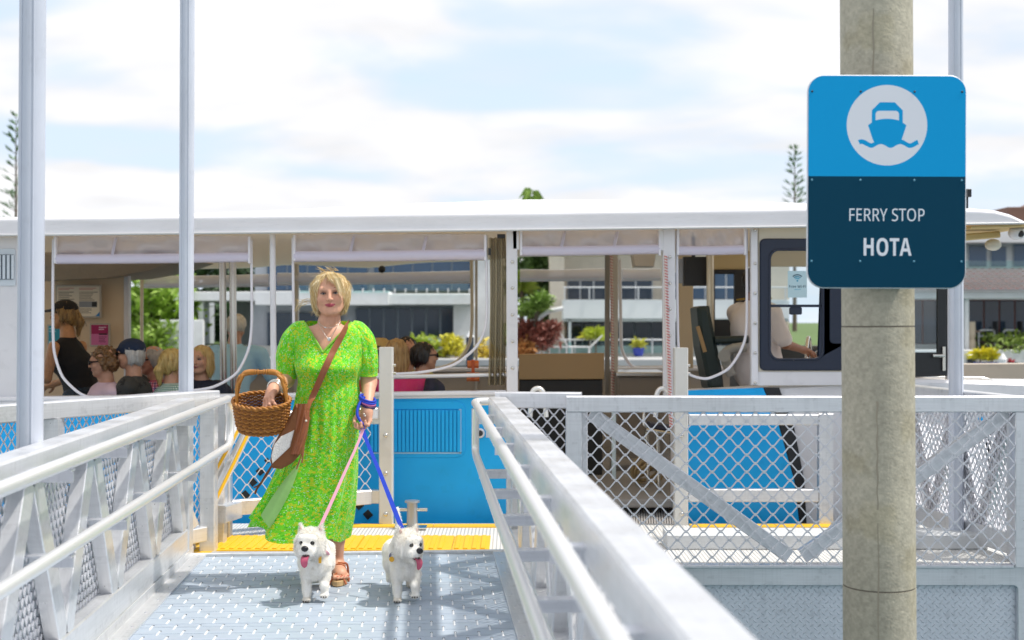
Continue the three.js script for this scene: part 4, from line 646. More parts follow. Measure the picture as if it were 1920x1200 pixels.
{ // fittings that stand by themselves inside
  const mo = P(1303, 535, 10.6), t = thing('hanging_monitor', 'black monitor hanging from the cabin ceiling near the helm', 'monitor', mo), q = (px, py, d = 10.6) => P(px, py, d).sub(mo);
  part(t, 'casing', bar(q(1308, 482), q(1308, 536), 0.24, 0.12, 0.01), M.black); part(t, 'screen', bar(q(1293, 486), q(1291, 532), 0.2, 0.02, 0.004), mat(0.3, 0.32, 0.36, 0.1));
  const se = P(1325, 735, 10.5), h = thing('helm_seat', 'dark green helm seat with grey armrest behind the wheelhouse', 'seat', se), r = (px, py, d = 10.5) => P(px, py, d).sub(se);
  part(h, 'backrest', slab([[1300, 578], [1308, 574], [1322, 574], [1346, 690], [1350, 728], [1322, 728], [1306, 650]].map(([x, y]) => { const a = r(x, y); return [a.x, a.y]; }), 0.22, 0.44, 0.03), mat(0.018, 0.035, 0.035, 0.5));
  part(h, 'lumbar_trim', bar(r(1308, 612, 10.27), r(1322, 660, 10.27), 0.02, 0.03), M.tan); part(h, 'armrest', bar(r(1340, 638, 10.3), r(1402, 636, 10.3), 0.09, 0.06, 0.02), mat(0.02, 0.035, 0.035, 0.5));
  part(h, 'arm_bracket', [pipe([r(1398, 650, 10.2), r(1362, 656, 10.2), r(1358, 672, 10.2), r(1372, 704, 10.2)], 0.04, 0.08, 10), cyl(r(1358, 667, 10.2), r(1358, 667, 10.12), 0.05)], mat(0.34, 0.33, 0.3, 0.5)); part(h, 'pedestal', cyl(r(1340, 725), r(1340, 800), 0.06), M.steel);
  const wq = P(1516, 700, 11.1), w = thing('steering_wheel', 'chrome spoked steering wheel in front of the captain', 'wheel', wq); part(w, 'rim', new THREE.TorusGeometry(0.19, 0.016, 10, 40).rotateY(1.25).translate(0, 0.12, 0), M.steel); for (let i = 0; i < 3; i++) part(w, 'spoke', cyl([0, 0.12, 0], [0.06 * Math.cos(i * 2.1), 0.12 + 0.185 * Math.sin(i * 2.1 + 0.5), 0.17 * Math.cos(i * 2.1 + 0.5)], 0.01), M.steel); part(w, 'column', cyl([0, 0.12, 0], [0.2, -0.1, 0], 0.03), M.black);
  const ob = P(887, 716, 10.2), o = thing('orange_life_vest', 'folded orange life vest on the far seat rail', 'life vest', ob); part(o, 'upper_pad', box(0, 0.14, 0, 0.09, 0.06, 0.06, 0.02), M.orange); part(o, 'lower_pad', box(0, 0.04, 0, 0.1, 0.07, 0.06, 0.02), M.orange); part(o, 'strap', box(0, 0.095, 0.005, 0.025, 0.16, 0.062, 0.004), mat(0.6, 0.1, 0.02, 0.6));
  // benches
  const bench = (x0, x1, d, label) => { const a = P(x0, 0, d), b = P(x1, 0, d), t2 = thing('passenger_bench', label, 'bench', [(a.x + b.x) / 2, FLOOR, -d]), L = b.x - a.x; part(t2, 'seat', box(0, 0.4, 0, L, 0.06, 0.42, 0.02), mat(0.08, 0.1, 0.14, 0.7)); part(t2, 'plinth', box(0, 0.185, 0, L - 0.1, 0.37, 0.32, 0.01), M2.interior); };
  bench(140, 460, 10.35, 'dark long bench under the seated passengers'); bench(690, 850, 10.3, 'dark short bench under the couple by the far rail');
}
// ================================================================ the far bank: ground, houses, plants
const DB = 50, GY = 1.05;   // distance to the far gardens and their level
{
  const R = rng(3);
  const grass = mat(0.09, 0.15, 0.035, 0.9, 0, { map: T.grime });
  const g = new THREE.PlaneGeometry(900, 400); g.rotateX(-Math.PI / 2); g.translate(0, GY - 0.02, -DB - 203); structure('far_ground', g, grass, 'green garden ground on the far bank');
  structure('canal_wall', [box(0, 0.35, -DB - 2.2, 900, 1.4, 0.5, 0.02)], mat(0.55, 0.54, 0.5, 0.8, 0, { map: T.grime }), 'pale concrete canal wall of the far bank');
  structure('jetty_deck', [bar([-14, 0.55, -DB + 2], [9, 0.55, -DB + 2], 3, 0.25, 0.02)], mat(0.45, 0.45, 0.45, 0.7), 'low grey jetty deck along the far bank');
}
const hp = (px, py, d) => P(px, py, d);
const M3 = { white: mat(0.80, 0.81, 0.82, 0.7, 0, { map: T.grime }), grey: mat(0.52, 0.55, 0.6, 0.7, 0, { map: T.grime }), pale: mat(0.82, 0.86, 0.86, 0.6), cream: mat(0.78, 0.70, 0.58, 0.7, 0, { map: T.grime }), frame: mat(0.24, 0.28, 0.33, 0.5), whiteFrame: mat(0.7, 0.72, 0.74, 0.5), darkRoom: mat(0.05, 0.055, 0.06, 0.8), red: mat(0.17, 0.045, 0.03, 0.5), rail: mat(0.55, 0.58, 0.6, 0.4, 0.4), railGlass: phys(0.75, 0.9, 0.9, 0.03, { transmission: 1, thickness: 0 }) };
// a house whose pieces are given by photo pixels on planes d ahead
function house(label, d, px0) {
  const b = hp(px0, 0, d), t = thing('house', label, 'house', [b.x, GY, -d]), rel = q => q.sub(t.position);
  const blk = (name, x0, y0, x1, y1, dd, depth, m, par = t) => { const a = rel(hp(x0, y1, dd)), c = rel(hp(x1, y0, dd)); return part(par, name, box((a.x + c.x) / 2, (a.y + c.y) / 2, a.z - depth / 2, c.x - a.x, c.y - a.y, depth, 0.02), m); };
  const win = (x0, y0, x1, y1, dd, n, glass = M.houseGlass, fr = M3.frame) => { const w = blk('window', x0, y0, x1, y1, dd, 0.12, fr); for (let i = 0; i < n; i++) { const a = lerp(x0, x1, i / n) + 1.6, c = lerp(x0, x1, (i + 1) / n) - 1.6; blk('pane', a, y0 + 1.6, c, y1 - 1, dd - 0.03, 0.1, glass, w); } return w; };
  return { t, blk, win, rel };
}
{ // modern grey house
  const { t, blk, win, rel } = house('grey modern two storey house with glass balcony seen through the middle curtain', 52, 700);
  blk('wall', 470, 572, 892, 690, 53, 6, M3.grey); blk('wall', 330, 566, 372, 690, 56, 3, M3.grey); blk('wall', 442, 566, 470, 690, 56, 3, M3.grey); blk('upper_wall', 478, 440, 930, 545, 54.5, 6, M3.grey);
  blk('balcony_slab', 478, 546, 728, 572, 50.6, 4, M3.white); blk('balcony_slab', 728, 551, 884, 571, 50.8, 4, M3.white); blk('carport_roof', 325, 547, 478, 564, 52, 6, M3.white); blk('roof', 470, 425, 940, 440, 52, 9, M3.white);
  win(666, 577, 852, 652, 52.8, 7); win(500, 480, 690, 545, 54.3, 5, M.houseGlassBlue); win(700, 470, 884, 545, 54.3, 5, M.houseGlassBlue); win(500, 585, 640, 660, 52.8, 3);
  blk('pillar', 850, 572, 890, 690, 52.3, 0.8, M3.white); blk('pillar', 372, 565, 381, 690, 52.4, 0.3, M3.white); blk('side_wing', 888, 440, 942, 690, 53.5, 5, M3.white); blk('garden_wall', 300, 600, 380, 700, 51, 0.3, M3.white);
  for (let x = 560; x < 880; x += 40) blk('glass_rail_panel', x, 523, x + 38, 548, 50.5, 0.02, M3.railGlass); for (let x = 560; x <= 880; x += 20) blk('rail_post', x - 1, 541, x + 1.5, 549, 50.45, 0.04, M3.white);
}
{ // white house with long balcony
  const { t, blk, win } = house('white two storey house with long balcony band seen through boarding gap', 52, 1150);
  blk('wall', 1032, 430, 1480, 700, 54, 7, M3.cream); blk('corner_column', 1032, 420, 1058, 690, 52.5, 1.2, M3.cream); blk('balcony_band', 1056, 562, 1480, 598, 51, 1.6, M3.pale); blk('roof', 1020, 400, 1500, 432, 51, 10, M3.white); blk('balcony_soffit', 1056, 598, 1480, 603, 51.2, 3, M3.white);
  win(1063, 522, 1138, 562, 53.8, 3, M.houseGlass, M3.whiteFrame); win(1160, 522, 1224, 562, 53.8, 2, M.houseGlass, M3.whiteFrame); win(1244, 510, 1440, 562, 53.8, 5, M.houseGlassBlue, M3.whiteFrame); win(1064, 604, 1148, 662, 53.8, 3, M.houseGlass, M3.frame); win(1160, 602, 1250, 662, 53.8, 3); win(1262, 602, 1440, 662, 53.8, 4);
  blk('balcony_rail', 1056, 537.5, 1480, 540, 50.95, 0.05, M3.whiteFrame); for (let x = 1058; x < 1480; x += 46) blk('rail_post', x, 538, x + 2.2, 563, 50.95, 0.05, M3.whiteFrame); blk('verandah_post', 1066, 596, 1071, 690, 51.2, 0.15, M3.pale);
}
{ // house with brown tiled roof
  const { t, blk, win, rel } = house('white house with brown tiled verandah roof and red brown folding doors', 44, 1870);
  blk('wall', 1690, 440, 2050, 700, 46, 8, M3.white); blk('upper_beam', 1700, 430, 2050, 455, 45, 2, M3.white);
  win(1816, 460, 1851, 500, 45.9, 1, M.houseGlassBlue, M3.grey); win(1858, 462, 1888, 500, 45.9, 1, M.houseGlassBlue, M3.grey); win(1900, 452, 1985, 500, 45.9, 3, M.houseGlassBlue, M3.grey); blk('balcony_glass', 1800, 489, 1990, 504, 44.5, 0.03, M3.railGlass);
  const doors = win(1816, 562, 1990, 645, 44.4, 6, M.houseGlass, M3.red); win(1700, 562, 1760, 645, 44.4, 2, M.houseGlass, M3.red); blk('verandah_beam', 1690, 546, 2050, 560, 42.6, 0.4, M3.white); blk('verandah_post', 1810, 558, 1817, 660, 42.8, 0.25, M3.white);
  // tiled verandah roof: each course a strip of its own
  const n = 9; for (let i = 0; i < n; i++) { const f0 = i / n, f1 = (i + 1) / n, a = hp(1690, lerp(504, 545, f0), lerp(45, 42.3, f0)), b = hp(2050, lerp(504, 545, f1), lerp(45, 42.3, f1)); const A = rel(a.clone()), B = rel(b.clone()); part(t, 'tile_course', sheet((u, v) => { const x = lerp(A.x, B.x, u); return [x, lerp(A.y, B.y, v) + 0.05 * v + 0.02 * Math.abs(Math.sin(x * 12)), lerp(A.z, B.z, v), x, v]; }, 300, 2), mat(0.11 + 0.02 * (i % 3), 0.055 + 0.01 * (i % 2), 0.045, 0.85)); }
  blk('main_roof', 1890, 388, 2100, 440, 47, 6, mat(0.14, 0.075, 0.055, 0.85));
  part(t, 'roof_ridge', (() => { const a = rel(hp(1886, 400, 47)), b = rel(hp(1925, 382, 49)), c = rel(hp(2100, 382, 49)), e = rel(hp(2100, 400, 47)); return tri([a.x, a.y, a.z, b.x, b.y, b.z, c.x, c.y, c.z, a.x, a.y, a.z, c.x, c.y, c.z, e.x, e.y, e.z]); })(), mat(0.14, 0.075, 0.055, 0.85));
}
// leafy plants: blades spread through a volume
function leaves(n, R, at, len, wid, droop, col) {
  const pos = [], c = [];
  for (let i = 0; i < n; i++) {
    const o = at(R, i), p = o.p, d = o.d ? o.d.clone() : V(R() - 0.5, R() * 0.7 - 0.1, R() - 0.5).normalize(), L = len * (0.6 + 0.8 * R()), w = wid * (0.7 + 0.6 * R()), s = d.clone().cross(V(R() - 0.5, 1, R() - 0.5)).normalize().multiplyScalar(w / 2);
    const m = p.clone().addScaledVector(d, L * 0.5), e = p.clone().addScaledVector(d, L).add(V(0, -droop * L, 0));
    for (const v of [p, m.clone().add(s), e, p, e, m.clone().sub(s)]) pos.push(v.x, v.y, v.z);
    const k = o.c ?? col, f = 1.0 + 0.8 * R(); for (let j = 0; j < 6; j++) c.push(k[0] * f, k[1] * f, k[2] * f);
  }
  const g = tri(pos); g.setAttribute('color', new THREE.BufferAttribute(new Float32Array(c), 3)); return g;
}
const leafMat = phys(1, 1, 1, 0.6, { vertexColors: true, transmission: 0.3, thickness: 0 });
const trunkMat = mat(0.13, 0.10, 0.075, 0.9, 0, { map: T.grime });
const bush = (name, label, px, py, d, rx, ry, col, n, seed, group, len = 0.35, wid = 0.16) => {
  const b = hp(px, py, d), t = thing(name, label, name.includes('tree') ? 'tree' : 'plant', [b.x, Math.max(GY, 0.4), -d], group), R = rng(seed), cy = b.y - t.position.y, cl = Array.from({ length: 14 }, () => [V((R() - 0.5) * 1.5 * rx, cy + (R() - 0.5) * 1.4 * ry, (R() - 0.5) * 1.5 * rx), 0.3 + 0.35 * R()]);
  part(t, 'crown', leaves(n, R, () => { const [c, r] = cl[Math.floor(R() * cl.length)], q = V(R() - 0.5, R() - 0.5, R() - 0.5).normalize().multiplyScalar(Math.cbrt(R()) * r); return { p: c.clone().add(V(q.x * rx, q.y * ry, q.z * rx)) }; }, len, wid, 0.2, col), leafMat);
  const lim = []; for (let i = 0; i < 5; i++) lim.push(cyl([0, cy * 0.3, 0], cl[i][0].toArray(), Math.max(0.03, rx * 0.05), 0.02, 7)); part(t, 'trunk', [cyl([0, -0.1, 0], [0, cy * 0.35, 0], Math.max(0.05, rx * 0.08), Math.max(0.03, rx * 0.05), 9), ...lim], trunkMat); return t;
};
bush('leafy_tree', 'bright green leafy tree beyond the cabin bulkhead window', 285, 570, 53, 2.0, 2.2, [0.22, 0.34, 0.035], 2600, 1, null, 0.5, 0.25);
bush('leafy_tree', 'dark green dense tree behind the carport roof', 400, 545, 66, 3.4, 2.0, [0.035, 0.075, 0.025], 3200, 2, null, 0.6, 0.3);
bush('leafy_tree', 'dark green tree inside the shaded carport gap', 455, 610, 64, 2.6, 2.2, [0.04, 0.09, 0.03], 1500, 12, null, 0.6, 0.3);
bush('leafy_tree', 'mid green tree standing beside the cream corner column', 1005, 540, 58, 2.0, 2.4, [0.09, 0.16, 0.04], 2600, 3, null, 0.5, 0.25);
bush('flowering_shrub', 'yellow green shrub with red flowers below the bright tree', 290, 645, 51, 1.1, 0.8, [0.20, 0.30, 0.04], 1200, 4, null, 0.4, 0.14);
for (const [px, py, c, l, s] of [[790, 657, [0.28, 0.36, 0.03], 'low lime green hedge by the far jetty ramp', 5], [840, 656, [0.45, 0.42, 0.03], 'yellow leaved hedge by the far jetty ramp', 6], [915, 665, [0.5, 0.40, 0.04], 'golden shrub beside the far mooring pile', 7], [985, 625, [0.20, 0.055, 0.035], 'dark red leaved shrub beside the davit', 8], [982, 653, [0.42, 0.20, 0.06], 'orange low shrub below the red leaved one', 9], [1018, 630, [0.20, 0.06, 0.04], 'red leaved shrub behind the davit arm', 10], [1000, 578, [0.16, 0.25, 0.04], 'light green shrub behind the davit', 11]]) bush('garden_shrub', l, px, py, 48.8 - s * 0.08, 0.62, 0.5, c, 700, 20 + s, null, 0.3, 0.11);
bush('garden_hedge', 'green hedge below the red brown folding doors', 1900, 645, 43.2, 2.0, 0.42, [0.17, 0.24, 0.03], 1500, 40, null, 0.25, 0.1);
function strap(name, label, px, base, top, d, col, n, seed, opt = {}) { // plants with strap leaves from a crown, in a pot or on a stem
  const b = hp(px, base, d), t = thing(name, label, opt.cat ?? 'plant', b, opt.group), R = rng(seed), h = (base - top) * d / F;
  if (opt.pot) { part(t, 'pot', lathe([[0, 0], [0.16, 0], [0.2, 0.1], [0.22, 0.3], [0.24, 0.33], [0.2, 0.33], [0.19, 0.28], [0, 0.27]], 20), opt.pot); }
  const hub = opt.hub ?? 0.45; part(t, 'stem', cyl([0, opt.pot ? 0.25 : 0, 0], [0, h * hub, 0], 0.03 * (opt.stem ?? 1), 0.02 * (opt.stem ?? 1), 8), trunkMat);
  part(t, 'foliage', leaves(n, R, () => { const a = R() * 6.28, e = (opt.e0 ?? 0.2) + R() * 1.1; return { p: V(0, h * (hub - 0.05 + 0.25 * R()), 0), d: V(Math.cos(a) * Math.cos(e), Math.sin(e), Math.sin(a) * Math.cos(e)) }; }, h * (opt.len ?? 0.5), opt.w ?? 0.07, opt.droop ?? 0.35, col), leafMat); return t;
}
const bluePot = mat(0.015, 0.04, 0.32, 0.25);
strap('potted_plant', 'yellow dracaena in cobalt blue pot nearer the white bollard pile', 1860, 698, 645, 41.6, [0.55, 0.5, 0.03], 90, 1, { pot: bluePot, len: 0.42 }); strap('potted_plant', 'yellow dracaena in cobalt blue pot beside the grey hatch', 1838, 698, 640, 41.8, [0.55, 0.5, 0.03], 90, 2, { pot: bluePot, len: 0.42 });
strap('potted_plant', 'lime plant in cobalt blue pot on the white house terrace', 1197, 668, 630, 49, [0.40, 0.40, 0.05], 70, 3, { pot: bluePot, len: 0.5 }); strap('garden_palm', 'lime green yucca on the white house terrace', 1117, 662, 605, 49, [0.36, 0.42, 0.04], 150, 4, { len: 0.5 }); strap('garden_palm', 'yellow green yucca left of the lime one on the terrace', 1105, 655, 610, 49.3, [0.42, 0.42, 0.05], 110, 5, { len: 0.5 });
strap('flower_pot', 'dark pot of pink flowers beside the white bollard pile', 1895, 698, 672, 41.5, [0.55, 0.08, 0.1], 60, 6, { pot: mat(0.05, 0.07, 0.08, 0.5), len: 0.6, w: 0.05 });
strap('palm_tree', 'tall green palm whose crown peeps over the ferry roof', 998, 690, 386, 75, [0.20, 0.30, 0.06], 120, 7, { cat: 'tree', hub: 0.905, len: 0.068, w: 0.13, stem: 5, e0: -0.5, droop: 0.9 });
strap('palm_tree', 'slender palm in front of the mid green tree', 978, 640, 520, 56, [0.28, 0.36, 0.05], 80, 8, { cat: 'tree', hub: 0.8, len: 0.3, w: 0.14, stem: 4, droop: 0.5 });
// Norfolk pines with whorls of upswept branches
function pine(px, base, top, d, half, label, seed) {
  const b = hp(px, base, d), t = thing('norfolk_pine', label, 'tree', [b.x, GY, -d]), H = hp(0, top, d).y - GY, R = rng(seed), w = half * d / F; part(t, 'trunk', cyl([0, 0, 0], [0, H, 0], 0.22, 0.02, 10), trunkMat);
  const br = [], lf = []; const y0 = H * 0.45;
  for (let y = y0; y < H; y += H * 0.033) { const f = 1 - (y - y0) / (H - y0), n = 6; for (let i = 0; i < n; i++) { if (R() < 0.25) continue; const a = i / n * 6.28 + R(), L = w * (0.25 + 0.85 * f) * (0.6 + 0.5 * R()), e = V(Math.cos(a) * L, y + L * 0.42, Math.sin(a) * L); br.push(cyl([0, y, 0], e, 0.022, 0.008, 5)); for (let k = 0; k < 16; k++) { const q = 0.35 + 0.65 * R(), p = V(0, y, 0).lerp(e, q); lf.push({ p, d: V(Math.cos(a) + (R() - 0.5), 0.6 + R() * 0.5, Math.sin(a) + (R() - 0.5)).normalize() }); } } }
  part(t, 'branches', br, trunkMat); part(t, 'crown', leaves(lf.length, R, (_, i) => lf[i], 0.5, 0.09, 0, [0.12, 0.20, 0.10]), leafMat);
}
pine(1490, 690, 274, 118, 28, 'Norfolk pine top standing beside the ferry stop sign', 1); pine(30, 690, 212, 110, 40, 'tall Norfolk pine behind the thick white post', 2);
{ // davit, rails, piles, loungers, hatch
  const d = 48.2, b = hp(1002, 668, d), t = thing('boat_davit', 'white curved boat davit crane on the far bank', 'davit', b), q = (x, y) => hp(x, y, d).sub(b); part(t, 'pedestal', slab([[994, 600], [1010, 596], [1014, 668], [996, 668]].map(([x, y]) => { const p = q(x, y); return [p.x, p.y]; }), 0.2, 0.4, 0.05), M3.white); part(t, 'arm', tube([q(1004, 604), q(1014, 594), q(1030, 584), q(1056, 578)], 0.09, 24, 10), M3.white);
  const ra = thing('terrace_railing', 'pale railing along the white house terrace', 'railing', hp(1018, 665, 49.6)), rq = (x, y) => hp(x, y, 49.6).sub(ra.position); part(ra, 'handrail', bar(rq(1018, 637), rq(1245, 637), 0.05, 0.06, 0.01), M3.whiteFrame); for (let x = 1020; x < 1245; x += 29) part(ra, 'post', bar(rq(x, 664), rq(x, 634), 0.05, 0.05), M3.rail); part(ra, 'glass_panel', bar(rq(1020, 652), rq(1244, 652), 0.01, 0.42), M3.railGlass);
  for (const [x, l] of [[1050, 'white folding sun lounger at the terrace railing with raised back'], [1092, 'white sun lounger beside the terrace yuccas']]) { const c = thing('sun_lounger', l, 'lounger', hp(x, 665, 48.9)); part(c, 'seat', bar([-0.5, 0.3, 0], [0.35, 0.3, 0], 0.55, 0.05), M3.white); part(c, 'backrest', bar([0.3, 0.3, 0], x === 1050 ? [-0.0, 0.85, 0] : [0.75, 0.75, 0], 0.55, 0.05), M3.white); for (const [i, k] of [[-0.4, 0.2], [-0.4, -0.2], [0.25, 0.2], [0.25, -0.2]]) part(c, 'leg', bar([i, 0, k], [i, 0.28, k], 0.04, 0.04), M3.white); }
  const pile = (x, y0, y1, dd, r, m, cap, l) => { const p = hp(x, 0, dd), k = thing('mooring_pile', l, 'pile', [p.x, -0.5, -dd]), h = hp(0, y0, dd).y + 0.5; part(k, 'shaft', cyl([0, 0, 0], [0, h, 0], r, r, 16), m); part(k, 'cap', cyl([0, h, 0], [0, h + r * 1.6, 0], r * 1.08, 0.02, 16), cap); };
  pile(881, 632, 0, 46, 0.14, mat(0.02, 0.03, 0.05, 0.5), M3.white, 'black mooring pile with white cone cap beside golden shrub'); pile(1880, 674, 0, 39, 0.12, M3.white, M3.white, 'white mooring pile with cone cap below the folding doors');
  const jr = thing('jetty_ramp', 'pale ramp and handrail leading down to the far jetty', 'ramp', hp(830, 690, 48)), jq = (x, y) => hp(x, y, 48).sub(jr.position); part(jr, 'ramp_deck', bar(jq(800, 676), jq(880, 690), 1.0, 0.06), mat(0.5, 0.47, 0.45, 0.7)); part(jr, 'handrail', pipe([jq(817, 660), jq(846, 641), jq(878, 641), jq(880, 688)], 0.03, 0.1, 7), M3.rail); part(jr, 'handrail', pipe([jq(838, 668), jq(878, 668)], 0.03, 0.1, 7), M3.rail); part(jr, 'post', bar(jq(847, 641), jq(847, 684), 0.05, 0.05), M3.rail); part(jr, 'step_block', bar(jq(846, 672), jq(878, 672), 0.8, 0.12), mat(0.45, 0.38, 0.33, 0.8));
  const gw = thing('garden_wall', 'white rendered garden wall below the verandah hedge', 'wall', [P(1900, 0, 42.4).x, 0.4, -42.4]), gq = (x, y) => hp(x, y, 42.4).sub(gw.position); part(gw, 'wall_face', bar(gq(1680, 676), gq(2060, 676), 0.3, 0.72, 0.02), M3.white); part(gw, 'plinth', bar(gq(1680, 699), gq(2060, 699), 0.9, 0.1, 0.02), M3.white); part(gw, 'dark_foot', bar(gq(1680, 708), gq(2060, 708), 0.6, 0.22, 0.02), mat(0.05, 0.08, 0.08, 0.7)); part(gw, 'hatch_frame', bar(gq(1808, 682), gq(1829, 682), 0.36, 0.62, 0.01), M3.rail); part(gw, 'hatch_door', bar(gq(1810, 682), gq(1825, 682), 0.38, 0.5, 0.01), mat(0.05, 0.06, 0.08, 0.5));
  const st = P(1822, 662, 42.9), s2 = thing('stone_totem', 'carved pale stone totem by the verandah post', 'statue', st); part(s2, 'body', [cyl([0, 0, 0], [0, 0.45, 0], 0.14, 0.12, 10), cyl([0, 0.45, 0], [0, 0.62, 0], 0.09, 0.13, 10), cyl([0, 0.62, 0], [0, 1.05, 0], 0.13, 0.11, 10)], mat(0.5, 0.42, 0.32, 0.9)); part(s2, 'beak', cyl([0.05, 0.72, 0.05], [0.3, 0.72, 0.1], 0.04, 0.02, 8), mat(0.2, 0.15, 0.12, 0.9));
  for (const [x, l] of [[1852, 'white metal verandah chair near the totem'], [1898, 'white metal verandah chair before the last folding door']]) { const c = thing('garden_chair', l, 'chair', P(x, 652, 43.6)); part(c, 'frame', pipe([[-0.3, 0, 0], [-0.3, 0.6, 0], [0.25, 0.6, 0], [0.25, 0, 0]], 0.025, 0.12, 6), M3.whiteFrame); part(c, 'seat', box(0, 0.4, 0, 0.5, 0.04, 0.45), M3.whiteFrame); part(c, 'backrest', box(0.26, 0.65, 0, 0.04, 0.5, 0.42), M.black); }
  const pa = thing('covered_furniture', 'glass screened outdoor setting before the grey house doors', 'furniture', P(800, 655, 51)); part(pa, 'cover', sheet((u, v) => { const a = (u - 0.5) * 2, h = 1 - Math.pow(Math.abs(a), 4); return [a * 0.95, 0.5 * h * (1 - 0.3 * v) + 0.02, (v - 0.5) * 1.2, u, v]; }, 20, 6), mat(0.25, 0.32, 0.34, 0.5)); part(pa, 'table_top', box(0, 0.3, 0.1, 1.7, 0.05, 0.7), M3.grey);
}
// ================================================================ people
const skinTex = tex(256, (u, v) => g8(0.93 + 0.14 * (tfbm(u, v, 12, 91, 4) - 0.5)), false, 0.15);
const skin = (r, g, b) => phys(1, 1, 1, 0.5, { vertexColors: true, map: skinTex, sheen: 0.15 });
const SKIN = [0.68, 0.36, 0.235];
const skinMat = skin();
// head field in its own axes: +z is the face, origin at mid height of the head (about 0.225 m tall)
function headField(f, o, yaw = 0, pitch = 0, roll = 0, k = 1, neckTo) {
  const e = new THREE.Euler(pitch, yaw, roll, 'YXZ'), A = (x, y, z) => V(x * k, y * k, z * k).applyEuler(e).add(o), rot = [pitch, yaw, roll], r = a => a.map(x => x * k);
  const q = new THREE.Quaternion().setFromEuler(e), ee = new THREE.Euler().setFromQuaternion(q, 'XYZ'), RR = [ee.x, ee.y, ee.z];
  f.ell(A(0, 0.028, -0.016), r([0.074, 0.083, 0.093]), 0.01, 1, RR); f.ell(A(0, -0.033, 0.022), r([0.062, 0.074, 0.064]), 0.03 * k, 1, RR);
  for (const s of [-1, 1]) { f.ell(A(s * 0.036, -0.028, 0.060), r([0.027, 0.023, 0.02]), 0.022 * k, 1, RR); f.ell(A(s * 0.077, -0.008, -0.008), r([0.009, 0.029, 0.018]), 0.008 * k, 1, RR); f.cap(A(s * 0.05, -0.055, 0.01), A(s * 0.03, -0.088, 0.045), 0.02 * k, 0.018 * k, 0.03 * k); }
  f.ell(A(0, -0.092, 0.062), r([0.022, 0.017, 0.018]), 0.03 * k, 1, RR);
  f.cap(A(-0.035, 0.024, 0.074), A(0.035, 0.024, 0.074), 0.013 * k, 0.013 * k, 0.025 * k);
  for (const s of [-1, 1]) f.ell(A(s * 0.031, 0.004, 0.094), r([0.017, 0.012, 0.014]), 0.012 * k, -1, RR);
  f.cap(A(0, 0.008, 0.087), A(0, -0.026, 0.101), 0.0075 * k, 0.0105 * k, 0.012 * k); for (const s of [-1, 1]) f.ell(A(s * 0.0105, -0.029, 0.094), r([0.0075, 0.006, 0.0085]), 0.007 * k, 1, RR);
  f.cap(A(-0.027, -0.052, 0.074), A(0, -0.056, 0.0865), 0.004 * k, 0.0055 * k, 0.008 * k); f.cap(A(0.027, -0.052, 0.074), A(0, -0.056, 0.0865), 0.004 * k, 0.0055 * k, 0.008 * k); f.cap(A(-0.016, -0.0615, 0.079), A(0.016, -0.0615, 0.079), 0.0058 * k, 0.0058 * k, 0.008 * k);
  if (neckTo) f.cap(A(0, -0.06, -0.024), neckTo, 0.047 * k, 0.052 * k, 0.022 * k);
  return A;
}
function headPaint(o, yaw, pitch, roll, col, k = 1, lips = [0.42, 0.08, 0.09]) {
  const inv = new THREE.Quaternion().setFromEuler(new THREE.Euler(pitch, yaw, roll, 'YXZ')).invert();
  return (x, y, z) => { const p = V(x, y, z).sub(o).applyQuaternion(inv).divideScalar(k); if (p.z > 0.066 && Math.abs(p.x) < 0.0275 && Math.abs(p.y + 0.0585 - 5 * p.x * p.x) < 0.0088 * (1 - (p.x / 0.0285) ** 2) + 0.0008) return Math.abs(p.y + 0.0578 - 5 * p.x * p.x) < 0.0011 ? lips.map(q => q * 0.45) : lips; const n = 0.94 + 0.12 * noise3(x * 60, y * 60, z * 60); const b = p.z > 0.05 ? Math.exp(-(((Math.abs(p.x) - 0.036) / 0.018) ** 2) - (((p.y + 0.028) / 0.018) ** 2)) : 0; return [col[0] * n, col[1] * n * (1 - 0.1 * b), col[2] * n * (1 - 0.1 * b)]; };
}
// five-fingered hand: wrist w, direction of the fingers d, palm normal n (the side the fingers curl to), thumb side t
function handField(f, w, d, n, curl = 0.5, size = 1, thumbSide = 1) {
  d = d.clone().normalize(); n = n.clone().addScaledVector(d, -n.dot(d)).normalize(); const s = d.clone().cross(n).multiplyScalar(thumbSide), A = (a, b, c) => w.clone().addScaledVector(d, a * size).addScaledVector(s, b * size).addScaledVector(n, c * size);
  f.cap(A(0.0, 0, 0), A(0.03, 0, 0), 0.024 * size, 0.027 * size, 0.02); f.cap(A(0.03, 0.018, 0), A(0.078, 0.022, 0), 0.017 * size, 0.014 * size, 0.02); f.cap(A(0.03, -0.016, 0), A(0.074, -0.024, 0), 0.017 * size, 0.013 * size, 0.02); f.cap(A(0.03, 0, 0), A(0.08, 0, 0), 0.016 * size, 0.014 * size, 0.02);
  const fin4 = [[0.029, 0.082, 1.0], [0.0095, 0.087, 1.08], [-0.010, 0.084, 1.0], [-0.028, 0.076, 0.8]];
  for (const [b, a, l] of fin4) { let p = A(a, b, 0), ang = curl * 0.5; for (let i = 0; i < 3; i++) { const L = [0.038, 0.025, 0.02][i] * l * size, dir = d.clone().multiplyScalar(Math.cos(ang)).addScaledVector(n, Math.sin(ang)).addScaledVector(s, b * 1.5), q = p.clone().addScaledVector(dir.normalize(), L); f.cap(p, q, [0.0095, 0.0088, 0.008][i] * size, [0.0088, 0.008, 0.0068][i] * size, 0.006); p = q; ang += curl; } }
  let p = A(0.02, 0.022, 0.008); for (const [a, b, c, r] of [[0.045, 0.045, 0.02, 0.012], [0.068, 0.05, 0.034, 0.0105], [0.088, 0.044, 0.044, 0.009]]) { const q = A(a, b, c); f.cap(p, q, r * 1.05 * size, r * size, 0.008); p = q; }
  return A;
}
